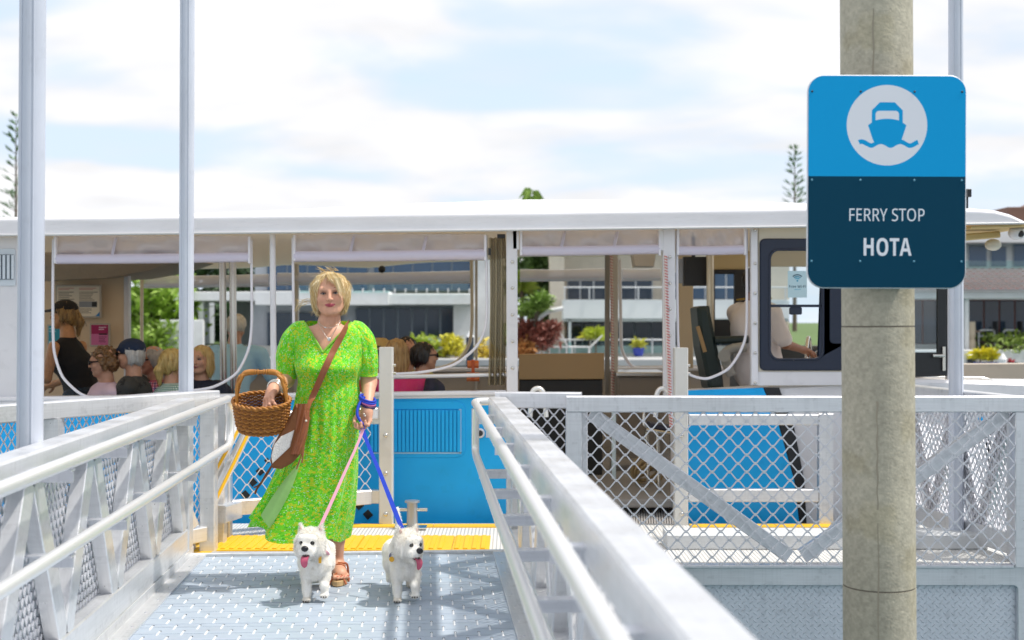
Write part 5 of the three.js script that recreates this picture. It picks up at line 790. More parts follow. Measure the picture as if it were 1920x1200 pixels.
// hair as many thin ribbons that follow given curves
function ribbons(n, R, curve, wid, cols) {
  const pos = [], col = [];
  for (let i = 0; i < n; i++) { const pts = curve(R, i), k = cols[Math.floor(R() * cols.length)], f = 0.85 + 0.3 * R(), side = V(R() - 0.5, 0.2 * (R() - 0.5), R() - 0.5).normalize(); for (let j = 0; j < pts.length - 1; j++) { const t = pts[j + 1].clone().sub(pts[j]).normalize(), s = side.clone().addScaledVector(t, -side.dot(t)).normalize(), w0 = wid * (1 - j / pts.length * 0.7) / 2, w1 = wid * (1 - (j + 1) / pts.length * 0.8) / 2, a = pts[j].clone().addScaledVector(s, w0), b = pts[j].clone().addScaledVector(s, -w0), c = pts[j + 1].clone().addScaledVector(s, w1), d = pts[j + 1].clone().addScaledVector(s, -w1); for (const v of [a, b, c, b, d, c]) { pos.push(v.x, v.y, v.z); col.push(k[0] * f, k[1] * f, k[2] * f); } } }
  const g = tri(pos); g.setAttribute('color', new THREE.BufferAttribute(new Float32Array(col), 3)); return g;
}
const hairMat = phys(1, 1, 1, 0.45, { vertexColors: true, sheen: 0.3 });
function eyes(t, A, k = 1) {
  for (const s of [-1, 1]) { const c = A(s * 0.031, 0.003, 0.0785), f = A(s * 0.0305, 0.0028, 0.0868), e = part(t, 'eye', ball(c.x, c.y, c.z, 0.0105 * k, 0.0062 * k, 0.0085 * k, 12, 10), mat(0.34, 0.30, 0.28, 0.3)); part(e, 'iris', ball(f.x, f.y, f.z, 0.0047 * k, 0.0044 * k, 0.002 * k, 10, 8), mat(0.015, 0.014, 0.015, 0.2));
    part(t, 'eyelid', tube([A(s * 0.018, 0.003, 0.083), A(s * 0.031, 0.0088, 0.088), A(s * 0.045, 0.003, 0.078)], 0.0026 * k, 10, 6), mat(0.10, 0.05, 0.04, 0.7));
    part(t, 'eyebrow', tube([A(s * 0.015, 0.026, 0.0865), A(s * 0.032, 0.031, 0.0845), A(s * 0.048, 0.025, 0.074)], 0.0026 * k, 10, 6), mat(0.22, 0.13, 0.07, 0.9)); }
}

// ---------------------------------------------------------------- the woman in the green dress
const flowers = (() => { // printed cotton: lime ground, yellow flowers with orange hearts, white and dark green sprigs
  const n = 1024, c = document.createElement('canvas'); c.width = c.height = n; const x = c.getContext('2d'), R = rng(17); x.fillStyle = '#74dc1c'; x.fillRect(0, 0, n, n);
  const wrap = (px, py, r, fn) => { for (const dx of [-n, 0, n]) for (const dy of [-n, 0, n]) if (px + dx > -r && px + dx < n + r && py + dy > -r && py + dy < n + r) fn(px + dx, py + dy); };
  for (let i = 0; i < 900; i++) { const a = R() * n, b = R() * n, r = 8 + R() * 22, col = ['#5fce18', '#46bd18', '#97ea2c', '#6ad61c'][Math.floor(R() * 4)], t = R() * 3; wrap(a, b, 40, (u, v) => { x.fillStyle = col; x.beginPath(); x.ellipse(u, v, r, r * 0.45, t, 0, 7); x.fill(); }); }
  for (let i = 0; i < 620; i++) { const a = R() * n, b = R() * n, r = 3 + R() * 5; wrap(a, b, 12, (u, v) => { x.fillStyle = i % 3 ? '#dff3df' : '#c9ecd9'; x.beginPath(); x.arc(u, v, r, 0, 7); x.fill(); }); }
  for (let i = 0; i < 250; i++) { const a = R() * n, b = R() * n, r = 10 + R() * 7, ph = R(); wrap(a, b, 36, (u, v) => { x.fillStyle = i % 4 ? '#c2de22' : '#d9d61c'; for (let k = 0; k < 6; k++) { x.beginPath(); x.arc(u + Math.cos(k * 1.047 + ph) * r * 0.85, v + Math.sin(k * 1.047 + ph) * r * 0.85, r * 0.6, 0, 7); x.fill(); } x.fillStyle = i % 3 ? '#c9bd1a' : '#a4c41c'; x.beginPath(); x.arc(u, v, r * 0.5, 0, 7); x.fill(); }); }
  for (let i = 0; i < 300; i++) { const a = R() * n, b = R() * n; wrap(a, b, 10, (u, v) => { x.fillStyle = i % 2 ? '#cfc61c' : '#2a9a12'; x.beginPath(); x.arc(u, v, 4 + R() * 2, 0, 7); x.fill(); }); }
  const t = new THREE.CanvasTexture(c); t.wrapS = t.wrapT = THREE.RepeatWrapping; t.colorSpace = THREE.SRGBColorSpace; t.repeat.set(1 / 0.27, 1 / 0.27); return t;
})();
const WX = P(610, 0, 6.81).x, WD = 6.81;
const W = (px, py, dz = 0) => V((px - 960) / F * (WD - dz) - WX, EYE - (py - 600) / F * (WD - dz) - 0.71, dz);
let bagSurface;
const woman = thing('person', 'smiling woman in green floral dress walking two white dogs down the gangway', 'person', [WX, 0.71, -WD]);
{
  const dressMat = phys(1, 1, 1, 0.9, { map: flowers, transmission: 0.22, thickness: 0, bumpMap: T.wrinkle, bumpScale: 0.006 });
  const hc = W(619, 551, 0.03), yaw = 0.1, pitch = 0.02, roll = 0.05;
  // ---- head
  const hf = new Field(); const A = headField(hf, hc, yaw, pitch, roll, 1.02, W(617, 618, -0.01)); hf.cap(W(617, 608, -0.01), W(616, 640, -0.02), 0.054, 0.078, 0.04);
  const hg = paint(hf.mesh(0.0028), headPaint(hc, yaw, pitch, roll, SKIN, 1.02, [0.45, 0.07, 0.10]));
  // ---- body, arms, legs
  const bf = new Field(), sL = W(556, 634, -0.008), sR = W(677, 634, -0.014), eL = W(537, 713, 0.01), eR = W(692, 716, -0.03), wL = W(513, 728, 0.25), wR = W(689, 763, 0.10);
  bf.cap(W(617, 616, -0.015), W(614, 660, 0.0), 0.055, 0.085, 0.05); bf.cap(W(585, 634, -0.008), W(649, 634, -0.008), 0.062, 0.062, 0.06); bf.ell(W(614, 664, -0.005), [0.13, 0.12, 0.085], 0.05); bf.ell(W(590, 684, 0.045), [0.05, 0.05, 0.042], 0.04); bf.ell(W(640, 684, 0.045), [0.05, 0.05, 0.042], 0.04); bf.cap(W(613, 700, -0.01), W(610, 790, -0.01), 0.095, 0.11, 0.06); bf.ell(W(608, 825, -0.02), [0.145, 0.12, 0.11], 0.06);
  bf.cap(W(575, 630, -0.01), sL, 0.042, 0.036, 0.03); bf.cap(W(660, 630, -0.01), sR, 0.042, 0.036, 0.03);
  bf.cap(sL, eL, 0.038, 0.042, 0.02); bf.cap(eL, wL, 0.042, 0.027, 0.015); bf.cap(sR, eR, 0.038, 0.042, 0.02); bf.cap(eR, wR, 0.042, 0.027, 0.015);
  const kR = W(628, 950, 0.0), aR = W(632, 1062, -0.05), kL = W(592, 955, -0.02), aL = W(606, 1052, -0.34);
  bf.cap(W(628, 840, -0.02), kR, 0.08, 0.055, 0.04); bf.cap(kR, W(629, 1005, -0.03), 0.054, 0.052, 0.02); bf.cap(W(629, 1005, -0.03), aR, 0.052, 0.031, 0.02); bf.cap(W(588, 840, -0.02), kL, 0.08, 0.055, 0.04); bf.cap(kL, W(598, 1000, -0.18), 0.054, 0.05, 0.02); bf.cap(W(598, 1000, -0.18), aL, 0.05, 0.032, 0.02);
  // feet with toes
  const foot = (a, heel, ball_, up) => { bf.cap(a, heel, 0.032, 0.034, 0.02); bf.cap(heel, ball_, 0.032, 0.03, 0.03); bf.cap(a, ball_, 0.03, 0.026, 0.04); };
  foot(aR, V(aR.x - 0.004, 0.062, -0.07), V(aR.x + 0.035, 0.052, 0.08)); foot(aL, V(aL.x, aL.y - 0.05, -0.40), V(aL.x + 0.0, 0.055, -0.27));
  const bg = bf.mesh(0.012);
  const tf = new Field(); for (let i = 0; i < 5; i++) { const x = aR.x + 0.008 + i * 0.0155; tf.cap(V(x, 0.052, 0.095 - Math.abs(i - 1) * 0.006), V(x + 0.004, 0.044, 0.135 - Math.abs(i - 1) * 0.009), i === 0 ? 0.013 : 0.0095, i === 0 ? 0.0125 : 0.009, 0.006); }
  // hands: the left one hangs open before the basket, the right one closes on the leads
  const lf = new Field(); handField(lf, wL, W(499, 757, 0.345).sub(wL), V(0.5, -0.75, -0.2), 0.75, 1.0, -1); lf.cap(wL.clone().lerp(eL, 0.15), wL, 0.03, 0.026, 0.02);
  const rf = new Field(); handField(rf, wR, V(-0.06, -1, 0.25), V(-0.55, -0.1, 0.8), 1.15, 1.0, 1); rf.cap(wR.clone().lerp(eR, 0.15), wR, 0.029, 0.026, 0.02);
  const flat = g => paint(g, (x, y, z) => { const n = 0.94 + 0.12 * noise3(x * 50, y * 50, z * 50); return SKIN.map(c => c * n); });
  part(woman, 'body', [hg, flat(bg), flat(lf.mesh(0.004)), flat(rf.mesh(0.004)), flat(tf.mesh(0.004))], skinMat);
  eyes(woman, A, 1.02);
  for (let i = 0; i < 5; i++) part(woman, 'toenail', ball(aR.x + 0.012 + i * 0.0165, 0.051, 0.134 - Math.abs(i - 1) * 0.009, i ? 0.005 : 0.008, 0.003, 0.007, 8, 6), mat(0.6, 0.05, 0.04, 0.3));
  // ---- hair: layered blonde bob with fringe and wind-blown strands
  const cap = new Field(); cap.ell(A(0, 0.038, -0.024), [0.083, 0.079, 0.096], 0.02); cap.ell(A(-0.072, -0.012, -0.02), [0.027, 0.072, 0.058], 0.035); cap.ell(A(0.073, -0.012, -0.02), [0.028, 0.075, 0.058], 0.035); cap.ell(A(0, -0.03, -0.07), [0.075, 0.08, 0.05], 0.05); cap.ell(A(-0.006, -0.028, 0.088), [0.060, 0.100, 0.062], 0.012, -1); cap.ell(A(-0.022, 0.052, 0.088), [0.044, 0.046, 0.036], 0.012, -1);
  const hairCols = [[0.66, 0.48, 0.20], [0.80, 0.64, 0.34], [0.52, 0.35, 0.13], [0.86, 0.76, 0.52]];
  const capG = cap.mesh(0.0042, { f: (x, y, z, v) => v + 0.007 * (noise3(x * 70, y * 9, z * 70) - 0.5) + 0.004 * (noise3(x * 170, y * 14, z * 170) - 0.5) });
  const hairP = part(woman, 'hair', paint(capG, (x, y, z) => { const n = noise3(x * 150, y * 12, z * 150), m = noise3(x * 40, y * 6, z * 40); const q = clamp(0.15 + 0.5 * n + 0.5 * m); return [lerp(0.30, 0.80, q), lerp(0.18, 0.62, q), lerp(0.055, 0.34, q)]; }), hairMat);
  const lock = (R) => { const a = (R() * 2 - 1) * 2.75, top = A(0.03 + 0.02 * R(), 0.115 + 0.008 * R(), -0.02 + 0.02 * R()), side = Math.sin(a), back = -Math.cos(a) * 0.5 - 0.35; const out = 0.088 + 0.016 * R(), pts = [top]; const fr = Math.abs(a) > 2.2; for (let j = 1; j <= 6; j++) { const f = j / 6; pts.push(A(side * out * Math.sin(Math.min(f * 2.1, 1.5)) * (1 - 0.12 * f * f) + 0.006 * (R() - 0.5), 0.115 - 0.125 * f * f - 0.085 * f * (0.9 + 0.2 * R()), -0.02 - Math.cos(a) * 0.092 * Math.sin(Math.min(f * 2, 1.45)) + 0.006 * (R() - 0.5))); } return fr ? pts.slice(0, 3 + Math.floor(R() * 1.6)) : pts; };
  const cp = capG.attributes.position, cn = capG.attributes.normal;
  part(hairP, 'strands', ribbons(3200, rng(2), (R) => { const i = Math.floor(R() * cp.count), p = V(cp.getX(i), cp.getY(i), cp.getZ(i)), n = V(cn.getX(i), cn.getY(i), cn.getZ(i)), loc = p.clone().sub(hc), away = V(loc.x - 0.02, 0, loc.z + 0.02).normalize(), dn = (loc.y > 0.05 ? away.multiplyScalar(0.9).add(V(0, -0.5, 0)) : V(-loc.x * 1.5, -1, 0)); dn.addScaledVector(n, -dn.dot(n)).normalize(); const L = 0.025 + 0.03 * R(); return [p, p.clone().addScaledVector(dn, L * 0.35).addScaledVector(n, 0.002), p.clone().addScaledVector(dn, L * 0.7).addScaledVector(n, 0.002 * R()), p.clone().addScaledVector(dn, L).add(V(-loc.x * 0.08, -0.004, 0)).addScaledVector(n, 0.001)]; }, 0.0019, hairCols), hairMat);
  part(hairP, 'fringe', ribbons(190, rng(4), (R) => { const q = R(), x0 = -0.01 + 0.035 * q, e = lerp(0.0, 0.078, Math.pow(q, 0.8)) + 0.012 * (R() - 0.5), dr = (0.02 + 0.075 * step(0.012, 0.055, e)) * (0.55 + 0.5 * R()); return [A(x0, 0.113, 0.035 + 0.01 * R()), A(lerp(x0, e, 0.3) - 0.004, 0.103, 0.068), A(lerp(x0, e, 0.65), 0.078, 0.087 - 0.25 * Math.max(0, e - 0.045)), A(lerp(x0, e, 0.9), 0.078 - dr * 0.6, 0.092 - 0.45 * Math.max(0, e - 0.045)), A(e + 0.004, 0.072 - dr, 0.093 - 0.55 * Math.max(0, e - 0.045))]; }, 0.0021, hairCols), hairMat);
  part(hairP, 'flyaway', ribbons(26, rng(6), (R) => { const y = -0.05 + 0.03 * R(); return [A(-0.085, y, -0.02), A(-0.12, y + 0.012 * R(), -0.02), A(-0.14 - 0.03 * R(), y - 0.015 + 0.03 * R(), -0.02), A(-0.155 - 0.04 * R(), y - 0.06 * R() + 0.01, -0.02)]; }, 0.0035, hairCols), hairMat); part(hairP, 'crown_flyaway', ribbons(30, rng(7), (R) => { const x = -0.04 + 0.09 * R(); return [A(x, 0.118, -0.01), A(x - 0.01, 0.128, 0), A(x - 0.03, 0.132 + 0.016 * R(), 0.01)]; }, 0.003, hairCols), hairMat);
  for (const s of [-1, 1]) { const c = A(s * 0.08, -0.045, 0.0); part(woman, 'earring', ball(c.x, c.y, c.z + 0.01, 0.006), M.steel); }
  // ---- dress: one skirted bodice with folds, cut to a V at the neck
  const lv = [[601, 579, 655, 0.055, 0.045], [609, 565, 668, 0.075, 0.066], [622, 551, 683, 0.085, 0.085], [645, 548, 686, 0.10, 0.105], [665, 552, 684, 0.115, 0.125], [690, 553, 680, 0.125, 0.15], [715, 560, 673, 0.115, 0.128], [745, 555, 673, 0.125, 0.14], [790, 547, 672, 0.14, 0.155], [840, 535, 669, 0.16, 0.165], [890, 519, 666, 0.18, 0.175], [930, 503, 661, 0.20, 0.18], [965, 488, 655, 0.21, 0.185], [1003, 474, 646, 0.22, 0.19]];
  const prof = v => { const x = v * (lv.length - 1), i = Math.min(Math.floor(x), lv.length - 2), t = x - i, q = k => { const p0 = lv[Math.max(i - 1, 0)][k], p1 = lv[i][k], p2 = lv[i + 1][k], p3 = lv[Math.min(i + 2, lv.length - 1)][k]; return 0.5 * (2 * p1 + (p2 - p0) * t + (2 * p0 - 5 * p1 + 4 * p2 - p3) * t * t + (3 * p1 - p0 - 3 * p2 + p3) * t * t * t); }; return [0, 1, 2, 3, 4].map(q); };
  const dress = (u, v) => {
    const [py, xl, xr, zb, zf] = prof(v), th = u * 2 * Math.PI, cs = Math.cos(th), sn = Math.sin(th), k = step(0.5, 1, v), e = 0.85;
    const fold = 1 + k * (0.10 * Math.sin(th * 6 + 1.2 + v * 1.5) + 0.05 * Math.sin(th * 11 + 0.4 - v * 2)) + 0.02 * Math.sin(th * 26 + Math.sin(v * 20)) * step(0.46, 0.5, v) * (1 - step(0.6, 0.85, v)) + (1 - k) * 0.012 * Math.sin(th * 15 + v * 30) * step(0.25, 0.4, v);
    const sx = Math.sign(cs) * Math.pow(Math.abs(cs), e) * fold, sz = Math.sign(sn) * Math.pow(Math.abs(sn), e) * fold;
    const hem = v > 0.9 ? (v - 0.9) / 0.1 * (-14 * step(0.2, 1, -cs) + 5 * cs + 6 * Math.sin(th * 4 + 1)) : 0;
    const c = W((xl + xr) / 2, py + hem, 0), half = (xr - xl) / 2 / F * WD, fr = sn > 0 ? zf : zb;
    const bust = 0.02 * Math.exp(-(((v - 0.385) / 0.06) ** 2)) * (Math.exp(-(((sx - 0.42) / 0.35) ** 2)) + Math.exp(-(((sx + 0.42) / 0.35) ** 2))) * (sn > 0 ? 1 : 0);
    return [c.x + sx * half, c.y, sz * fr + bust * sn, th * 0.17 + (v > 0.5 ? 0 : 0), c.y];
  };
  const seenAt = p => [960 + (p[0] + WX) * F / (WD - p[2]), 600 + (EYE - 0.71 - p[1]) * F / (WD - p[2])];
  const vN = (p) => { if (p[2] < 0) return false; const [x, y] = seenAt(p); if (y > 661) return false; const f = (661 - y) / 58; return x > lerp(605, 571, f) && x < lerp(605, 659, f); };
  const dr = part(woman, 'dress', sheet(dress, 168, 200, (u, v) => vN(dress(u, v)) || v < 0.01, true), dressMat);
  const front = []; for (let j = 0; j <= 240; j++) for (let i = 0; i <= 150; i++) { const p = dress(i / 300, j / 240 * 0.62); front.push([seenAt(p), p]); }
  const onDress = (px, py, out = 0.004) => { let b = null, bd = 1e9; for (const [q, p] of front) { const e = (q[0] - px) ** 2 + (q[1] - py) ** 2; if (e < bd && p[2] > 0) { bd = e; b = p; } } return W(px, py, b[2] + out); };
  bagSurface = onDress;
  part(dr, 'neckline', [tube([572, 579, 586, 593, 600, 605].map((x, i) => onDress(x, lerp(604, 661, (x - 571) / 34), 0.0015)), 0.0062, 40, 8), tube([658, 647, 637, 626, 615, 605].map(x => onDress(x, lerp(604, 661, (659 - x) / 54), 0.0015)), 0.0062, 40, 8)], dressMat);
  // puff sleeves gathered to a cuff
  const sleeve = (pts, name) => { const cv = new THREE.CatmullRomCurve3(pts.map(p => p[0])), rad = v => { const x = v * (pts.length - 1), i = Math.min(Math.floor(x), pts.length - 2); return lerp(pts[i][1], pts[i + 1][1], sm(x - i)); }; part(dr, name, sheet((u, v) => { const c = cv.getPoint(v), th = u * 2 * Math.PI, r = rad(v) * (1 + 0.05 * Math.sin(th * 9) * Math.sin(v * 3.0) + 0.02 * Math.sin(th * 5 + 2)), t = cv.getTangent(v), s = V(0, 0, 1).cross(t).normalize(), b = t.clone().cross(s); return [c.x + s.x * Math.cos(th) * r + b.x * Math.sin(th) * r, c.y + s.y * Math.cos(th) * r + b.y * Math.sin(th) * r, c.z + s.z * Math.cos(th) * r + b.z * Math.sin(th) * r, th * 0.07, v * 0.3]; }, 60, 30, null, true), dressMat); };
  sleeve([[W(577, 615, -0.012), 0.045], [W(562, 622, -0.01), 0.058], [W(550, 640, -0.005), 0.066], [W(542, 668, 0.0), 0.068], [W(539, 690, 0.005), 0.058], [W(538, 702, 0.005), 0.052], [W(537, 708, 0.005), 0.054]], 'sleeve');
  sleeve([[W(657, 615, -0.015), 0.045], [W(670, 622, -0.013), 0.056], [W(681, 640, -0.012), 0.063], [W(686, 668, -0.012), 0.063], [W(689, 688, -0.015), 0.057], [W(690, 698, -0.018), 0.050], [W(690, 704, -0.02), 0.052]], 'sleeve');
  // turned-back flap of the wrap skirt, pale reverse side out
  const flapPts = (u, v) => { const a = W(566, 862, 0.185), b = W(lerp(470, 512, u), lerp(972, 990, u), 0.20 + 0.03 * Math.sin(u * 3.1)); const p = a.clone().lerp(b, v); p.x += 0.012 * Math.sin(v * 3.1) * (u - 0.5); p.z += 0.02 * Math.sin(v * 3) + 0.012 * Math.sin(u * 6) * v; return [p.x, p.y, p.z, p.x, p.y]; };
  part(dr, 'skirt_flap', sheet((u, v) => { const a = W(540, 860, 0.17), b = W(lerp(467, 494, u), lerp(970, 991, u), 0.175), p = a.lerp(b, v); return [p.x, p.y, p.z + 0.02 * Math.sin(u * 3 + v), p.x, p.y]; }, 14, 30), dressMat);
  part(dr, 'flap_lining', sheet((u, v) => { const a = W(565, 862, 0.20), b = W(lerp(489, 506, u), lerp(966, 990, u), 0.21), p = a.lerp(b, v); p.x += 0.03 * Math.sin(v * 3.14) * (u - 0.4); return [p.x, p.y, p.z + 0.015 * Math.sin(u * 3.14), p.x, p.y]; }, 14, 30), mat(0.30, 0.56, 0.17, 0.8, 0, { bumpMap: T.wrinkle, bumpScale: 0.004 }), 'pale green reverse of the dress fabric');
  // ---- necklaces
  part(woman, 'necklace', [tube([W(597, 602, 0.04), W(604, 611, 0.075), W(616, 615, 0.082), W(630, 610, 0.075), W(637, 602, 0.04)], 0.0013, 40, 6), ball(...W(610, 614, 0.085).toArray(), 0.007, 0.004, 0.003)], M.steel);
  part(woman, 'pendant_necklace', [tube([W(596, 602, 0.04), W(605, 620, 0.085), W(617, 635, 0.1), W(628, 620, 0.085), W(638, 602, 0.04)], 0.0011, 40, 6), ball(...W(617, 636, 0.104).toArray(), 0.0105, 0.0105, 0.003)], M.steel);
  // ---- wrist things
  const ringAt = (c, axis, r, t, m, name, parent = woman) => { const g = new THREE.TorusGeometry(r, t, 8, 28); g.applyQuaternion(new THREE.Quaternion().setFromUnitVectors(V(0, 0, 1), axis.clone().normalize())); part(parent, name, g.translate(c.x, c.y, c.z), m); };
  const axL = wL.clone().sub(eL), axR = wR.clone().sub(eR); for (let i = 0; i < 4; i++) ringAt(wL.clone().addScaledVector(axL, -0.02 - 0.035 * i), axL.clone().add(V(0.03 * (i - 1), 0.02 * i, 0)), 0.034 + 0.002 * i, 0.0028, mat(0.6, 0.6, 0.56, 0.25, 0.9), 'bangle');
  ringAt(wR.clone().addScaledVector(axR, -0.05), axR, 0.031, 0.008, mat(0.62, 0.6, 0.58, 0.3, 0.6), 'watch'); ringAt(W(684, 778, 0.15), V(1, 0.3, 0.2), 0.0105, 0.0025, M.steel, 'finger_ring');
  // ---- sandals
  const sole = (x, z, y, tilt, nm) => { const s = []; for (let i = 0; i <= 28; i++) { const a = i / 28 * 2 * Math.PI, l = Math.cos(a), w = Math.sin(a) * (0.036 + 0.008 * l); s.push(new THREE.Vector2(w, l * 0.125)); } const g = new THREE.ExtrudeGeometry(new THREE.Shape(s), { depth: 0.022, bevelEnabled: true, bevelThickness: 0.003, bevelSize: 0.003, bevelSegments: 2 }); g.rotateX(-Math.PI / 2); g.rotateX(Math.PI); g.rotateX(tilt); g.translate(x, y, z); const p = part(woman, 'sandal', g, mat(0.55, 0.36, 0.17, 0.7), 'tan sandal with crossed red brown straps'); return p; };
  const so = sole(aR.x + 0.028, 0.03, 0.028, 0), strapM = mat(0.42, 0.12, 0.04, 0.5), sx = aR.x + 0.028;
  for (const l of [[[-0.045, 0.01, 0.11], [-0.01, 0.062, 0.09], [0.03, 0.058, 0.06], [0.05, 0.012, 0.04]], [[0.045, 0.01, 0.11], [0.01, 0.064, 0.085], [-0.03, 0.06, 0.055], [-0.048, 0.012, 0.03]], [[-0.046, 0.012, 0.0], [-0.03, 0.085, 0.01], [0.015, 0.09, 0.01], [0.045, 0.012, -0.01]], [[-0.04, 0.02, -0.06], [-0.038, 0.085, -0.04], [0.01, 0.1, 0.0], [0.03, 0.085, -0.04], [0.035, 0.02, -0.06]]]) part(so, 'strap', tube(l.map(p => V(sx + p[0], p[1], p[2] + 0.02)), 0.006, 20, 6), strapM);
  sole(aL.x, -0.33, 0.09, 0.45);
}
// ---------------------------------------------------------------- shoulder bag
{
  const t = thing('shoulder_bag', 'brown leather shoulder bag with white cowhide patch worn across the dress', 'bag', [WX, 0.71, -WD]);
  const hide = mat(0.20, 0.075, 0.025, 0.85, 0, { bumpMap: T.wrinkle, bumpScale: 0.004 }), leather = mat(0.27, 0.085, 0.03, 0.5, 0, { bumpMap: T.wrinkle, bumpScale: 0.006 });
  const o = (l, z) => l.map(([x, y]) => { const q = W(x, y, z); return [q.x, q.y]; });
  part(t, 'bag_body', slab(o([[556, 757], [572, 760], [580, 785], [574, 820], [566, 848], [548, 868], [530, 878], [513, 876], [509, 862], [513, 838], [526, 812], [541, 790]], 0.25), 0.30, 0.09, 0.014), hide);
  part(t, 'white_hide_patch', slab(o([[552, 806], [549, 818], [544, 838], [528, 853], [511, 869], [509, 855], [514, 834], [527, 818], [540, 812]], 0.30), 0.309, 0.012, 0.004), mat(0.78, 0.75, 0.70, 0.9, 0, { bumpMap: T.fine, bumpScale: 0.006 }));
  part(t, 'leather_side', sheet((u, v) => { const q = W(lerp(558, 581, u) - 14 * v * v, lerp(757, 852, v), 0.30 + 0.035 * Math.sin(u * 3.1) + 0.008 * Math.sin(u * 12 + v * 6)); return [q.x, q.y, q.z, q.x, q.y]; }, 20, 30), leather);
  for (const [a, b, c, d] of [[575, 770, 572, 800], [571, 765, 574, 792], [566, 850, 556, 880], [570, 838, 566, 868]]) part(t, 'tassel', bar(W(a, b, 0.335), W(c, d, 0.345), 0.008, 0.006, 0.001), leather); part(t, 'toggle', ball(...W(574, 789, 0.345).toArray(), 0.006), mat(0.6, 0.55, 0.45, 0.4));
  part(t, 'cord', tube([W(512, 870, 0.27), W(500, 888, 0.24), W(490, 905, 0.22), W(482, 916, 0.22), W(478, 926, 0.22)], 0.006, 24, 6), hide); part(t, 'cord', tube([W(514, 866, 0.28), W(499, 893, 0.25), W(484, 910, 0.24), W(476, 914, 0.235)], 0.004, 24, 6), hide);
  // strap over the shoulder, front and back
  const fr = [W(655, 605, -0.01), ...[[652, 609], [645, 622], [636, 638], [626, 656], [615, 679], [604, 703], [594, 726], [585, 746]].map(([x, y], i) => bagSurface(x, y, 0.010 + i * 0.002)), W(574, 772, 0.29)], bk = [W(655, 604, 0.0), W(654, 612, -0.085), W(640, 660, -0.13), W(610, 730, -0.15), W(565, 775, -0.1), W(545, 790, 0.05), W(552, 780, 0.24)];
  const belt = pts => { const cv = new THREE.CatmullRomCurve3(pts); return sheet((u, v) => { const p = cv.getPoint(v), tg = cv.getTangent(v), n = V(p.x - 0.0, 0, p.z + 0.02).normalize(), s = tg.clone().cross(n).normalize().multiplyScalar((u - 0.5) * 0.034); return [p.x + s.x, p.y + s.y, p.z + s.z + 0.004 * (1 - (2 * u - 1) ** 2), u * 0.034, v]; }, 4, 50); };
  part(t, 'strap', belt(fr), leather); part(t, 'strap', belt(bk), leather);
}
// ---------------------------------------------------------------- wicker basket
{
  const c = W(492, 803, 0.25).add(V(WX, 0.71, -WD)), t = thing('wicker_basket', 'oval brown wicker basket hanging from the woman\'s forearm', 'basket', c); t.rotation.set(0.34, 0.12, -0.04);
  const H = 0.155, rx = y => lerp(0.118, 0.143, Math.sqrt(clamp(y / H))), rz = y => lerp(0.088, 0.108, Math.sqrt(clamp(y / H))), cane = [mat(0.33, 0.125, 0.016, 0.5), mat(0.42, 0.175, 0.026, 0.5), mat(0.22, 0.08, 0.012, 0.55)], n = 44, R = rng(9);
  for (let i = 0; i < n; i++) { const a = i / n * 6.283, q = y => V(Math.cos(a) * rx(y), y, Math.sin(a) * rz(y)); part(t, 'stake', tube([q(0), q(H * 0.3), q(H * 0.7), q(H)], 0.003, 6, 5), cane[i % 3]); }
  for (let j = 0; j < 19; j++) { const y = 0.004 + j * H / 19, pts = []; for (let i = 0; i < n; i++) { const a = i / n * 6.283, w = ((i + j) % 2 ? 1 : -1) * 0.0045; pts.push(V(Math.cos(a) * (rx(y) + w), y + 0.0008 * (R() - 0.5), Math.sin(a) * (rz(y) + w))); } part(t, 'weave_row', tube(pts, 0.0042, n * 3, 5, true), cane[(j * 2) % 3]); }
  for (const [y, r] of [[H, 0.0085], [0.028, 0.006], [0.0, 0.007]]) { for (const ph of [0, Math.PI]) { const pts = []; for (let i = 0; i < 80; i++) { const a = i / 80 * 6.283, k = a * 16 + ph; pts.push(V(Math.cos(a) * (rx(y) + r * 0.6 * Math.cos(k)), y + r * 0.6 * Math.sin(k), Math.sin(a) * (rz(y) + r * 0.6 * Math.cos(k)))); } part(t, y === H ? 'rim' : 'base_band', tube(pts, r * 0.75, 240, 6, true), cane[ph ? 1 : 0]); } }
  part(t, 'bottom', sheet((u, v) => [Math.cos(u * 6.283) * rx(0) * v, 0.004 + 0.002 * Math.sin(u * 120), Math.sin(u * 6.283) * rz(0) * v, u, v], 60, 8), cane[2]);
  const arch = (z, off) => { const o = []; for (let i = 0; i <= 20; i++) { const f = i / 20 * 2 - 1, ph = i * 1.9 + off; o.push(V(0.125 * Math.sign(f) * Math.pow(Math.abs(f), 0.55) + 0.004 * Math.cos(ph), H + 0.155 * Math.pow(1 - Math.pow(Math.abs(f), 3.2), 0.62) + 0.004 * Math.sin(ph), z * Math.pow(Math.abs(f), 1.6))); } return o; };
  for (const [z, off] of [[0.035, 0], [-0.035, 2.1], [0.0, 4.2], [0.015, 1]]) part(t, 'handle_cane', tube(arch(z, off), 0.0078, 70, 7), cane[z > 0 ? 1 : 0]);
  const wr = []; for (let i = 0; i < 46; i++) { const f = (i / 45 * 2 - 1) * 0.93, x = 0.125 * Math.sign(f) * Math.pow(Math.abs(f), 0.55), y = H + 0.155 * Math.pow(1 - Math.pow(Math.abs(f), 3.2), 0.62); wr.push(new THREE.TorusGeometry(0.0125, 0.0035, 5, 10).rotateY(Math.PI / 2).rotateZ(Math.abs(f) > 0.6 ? 1.2 * -Math.sign(f) : 0).translate(x, y, 0)); } stuff(part(t, 'handle_wrapping', wr, cane[1]));
}

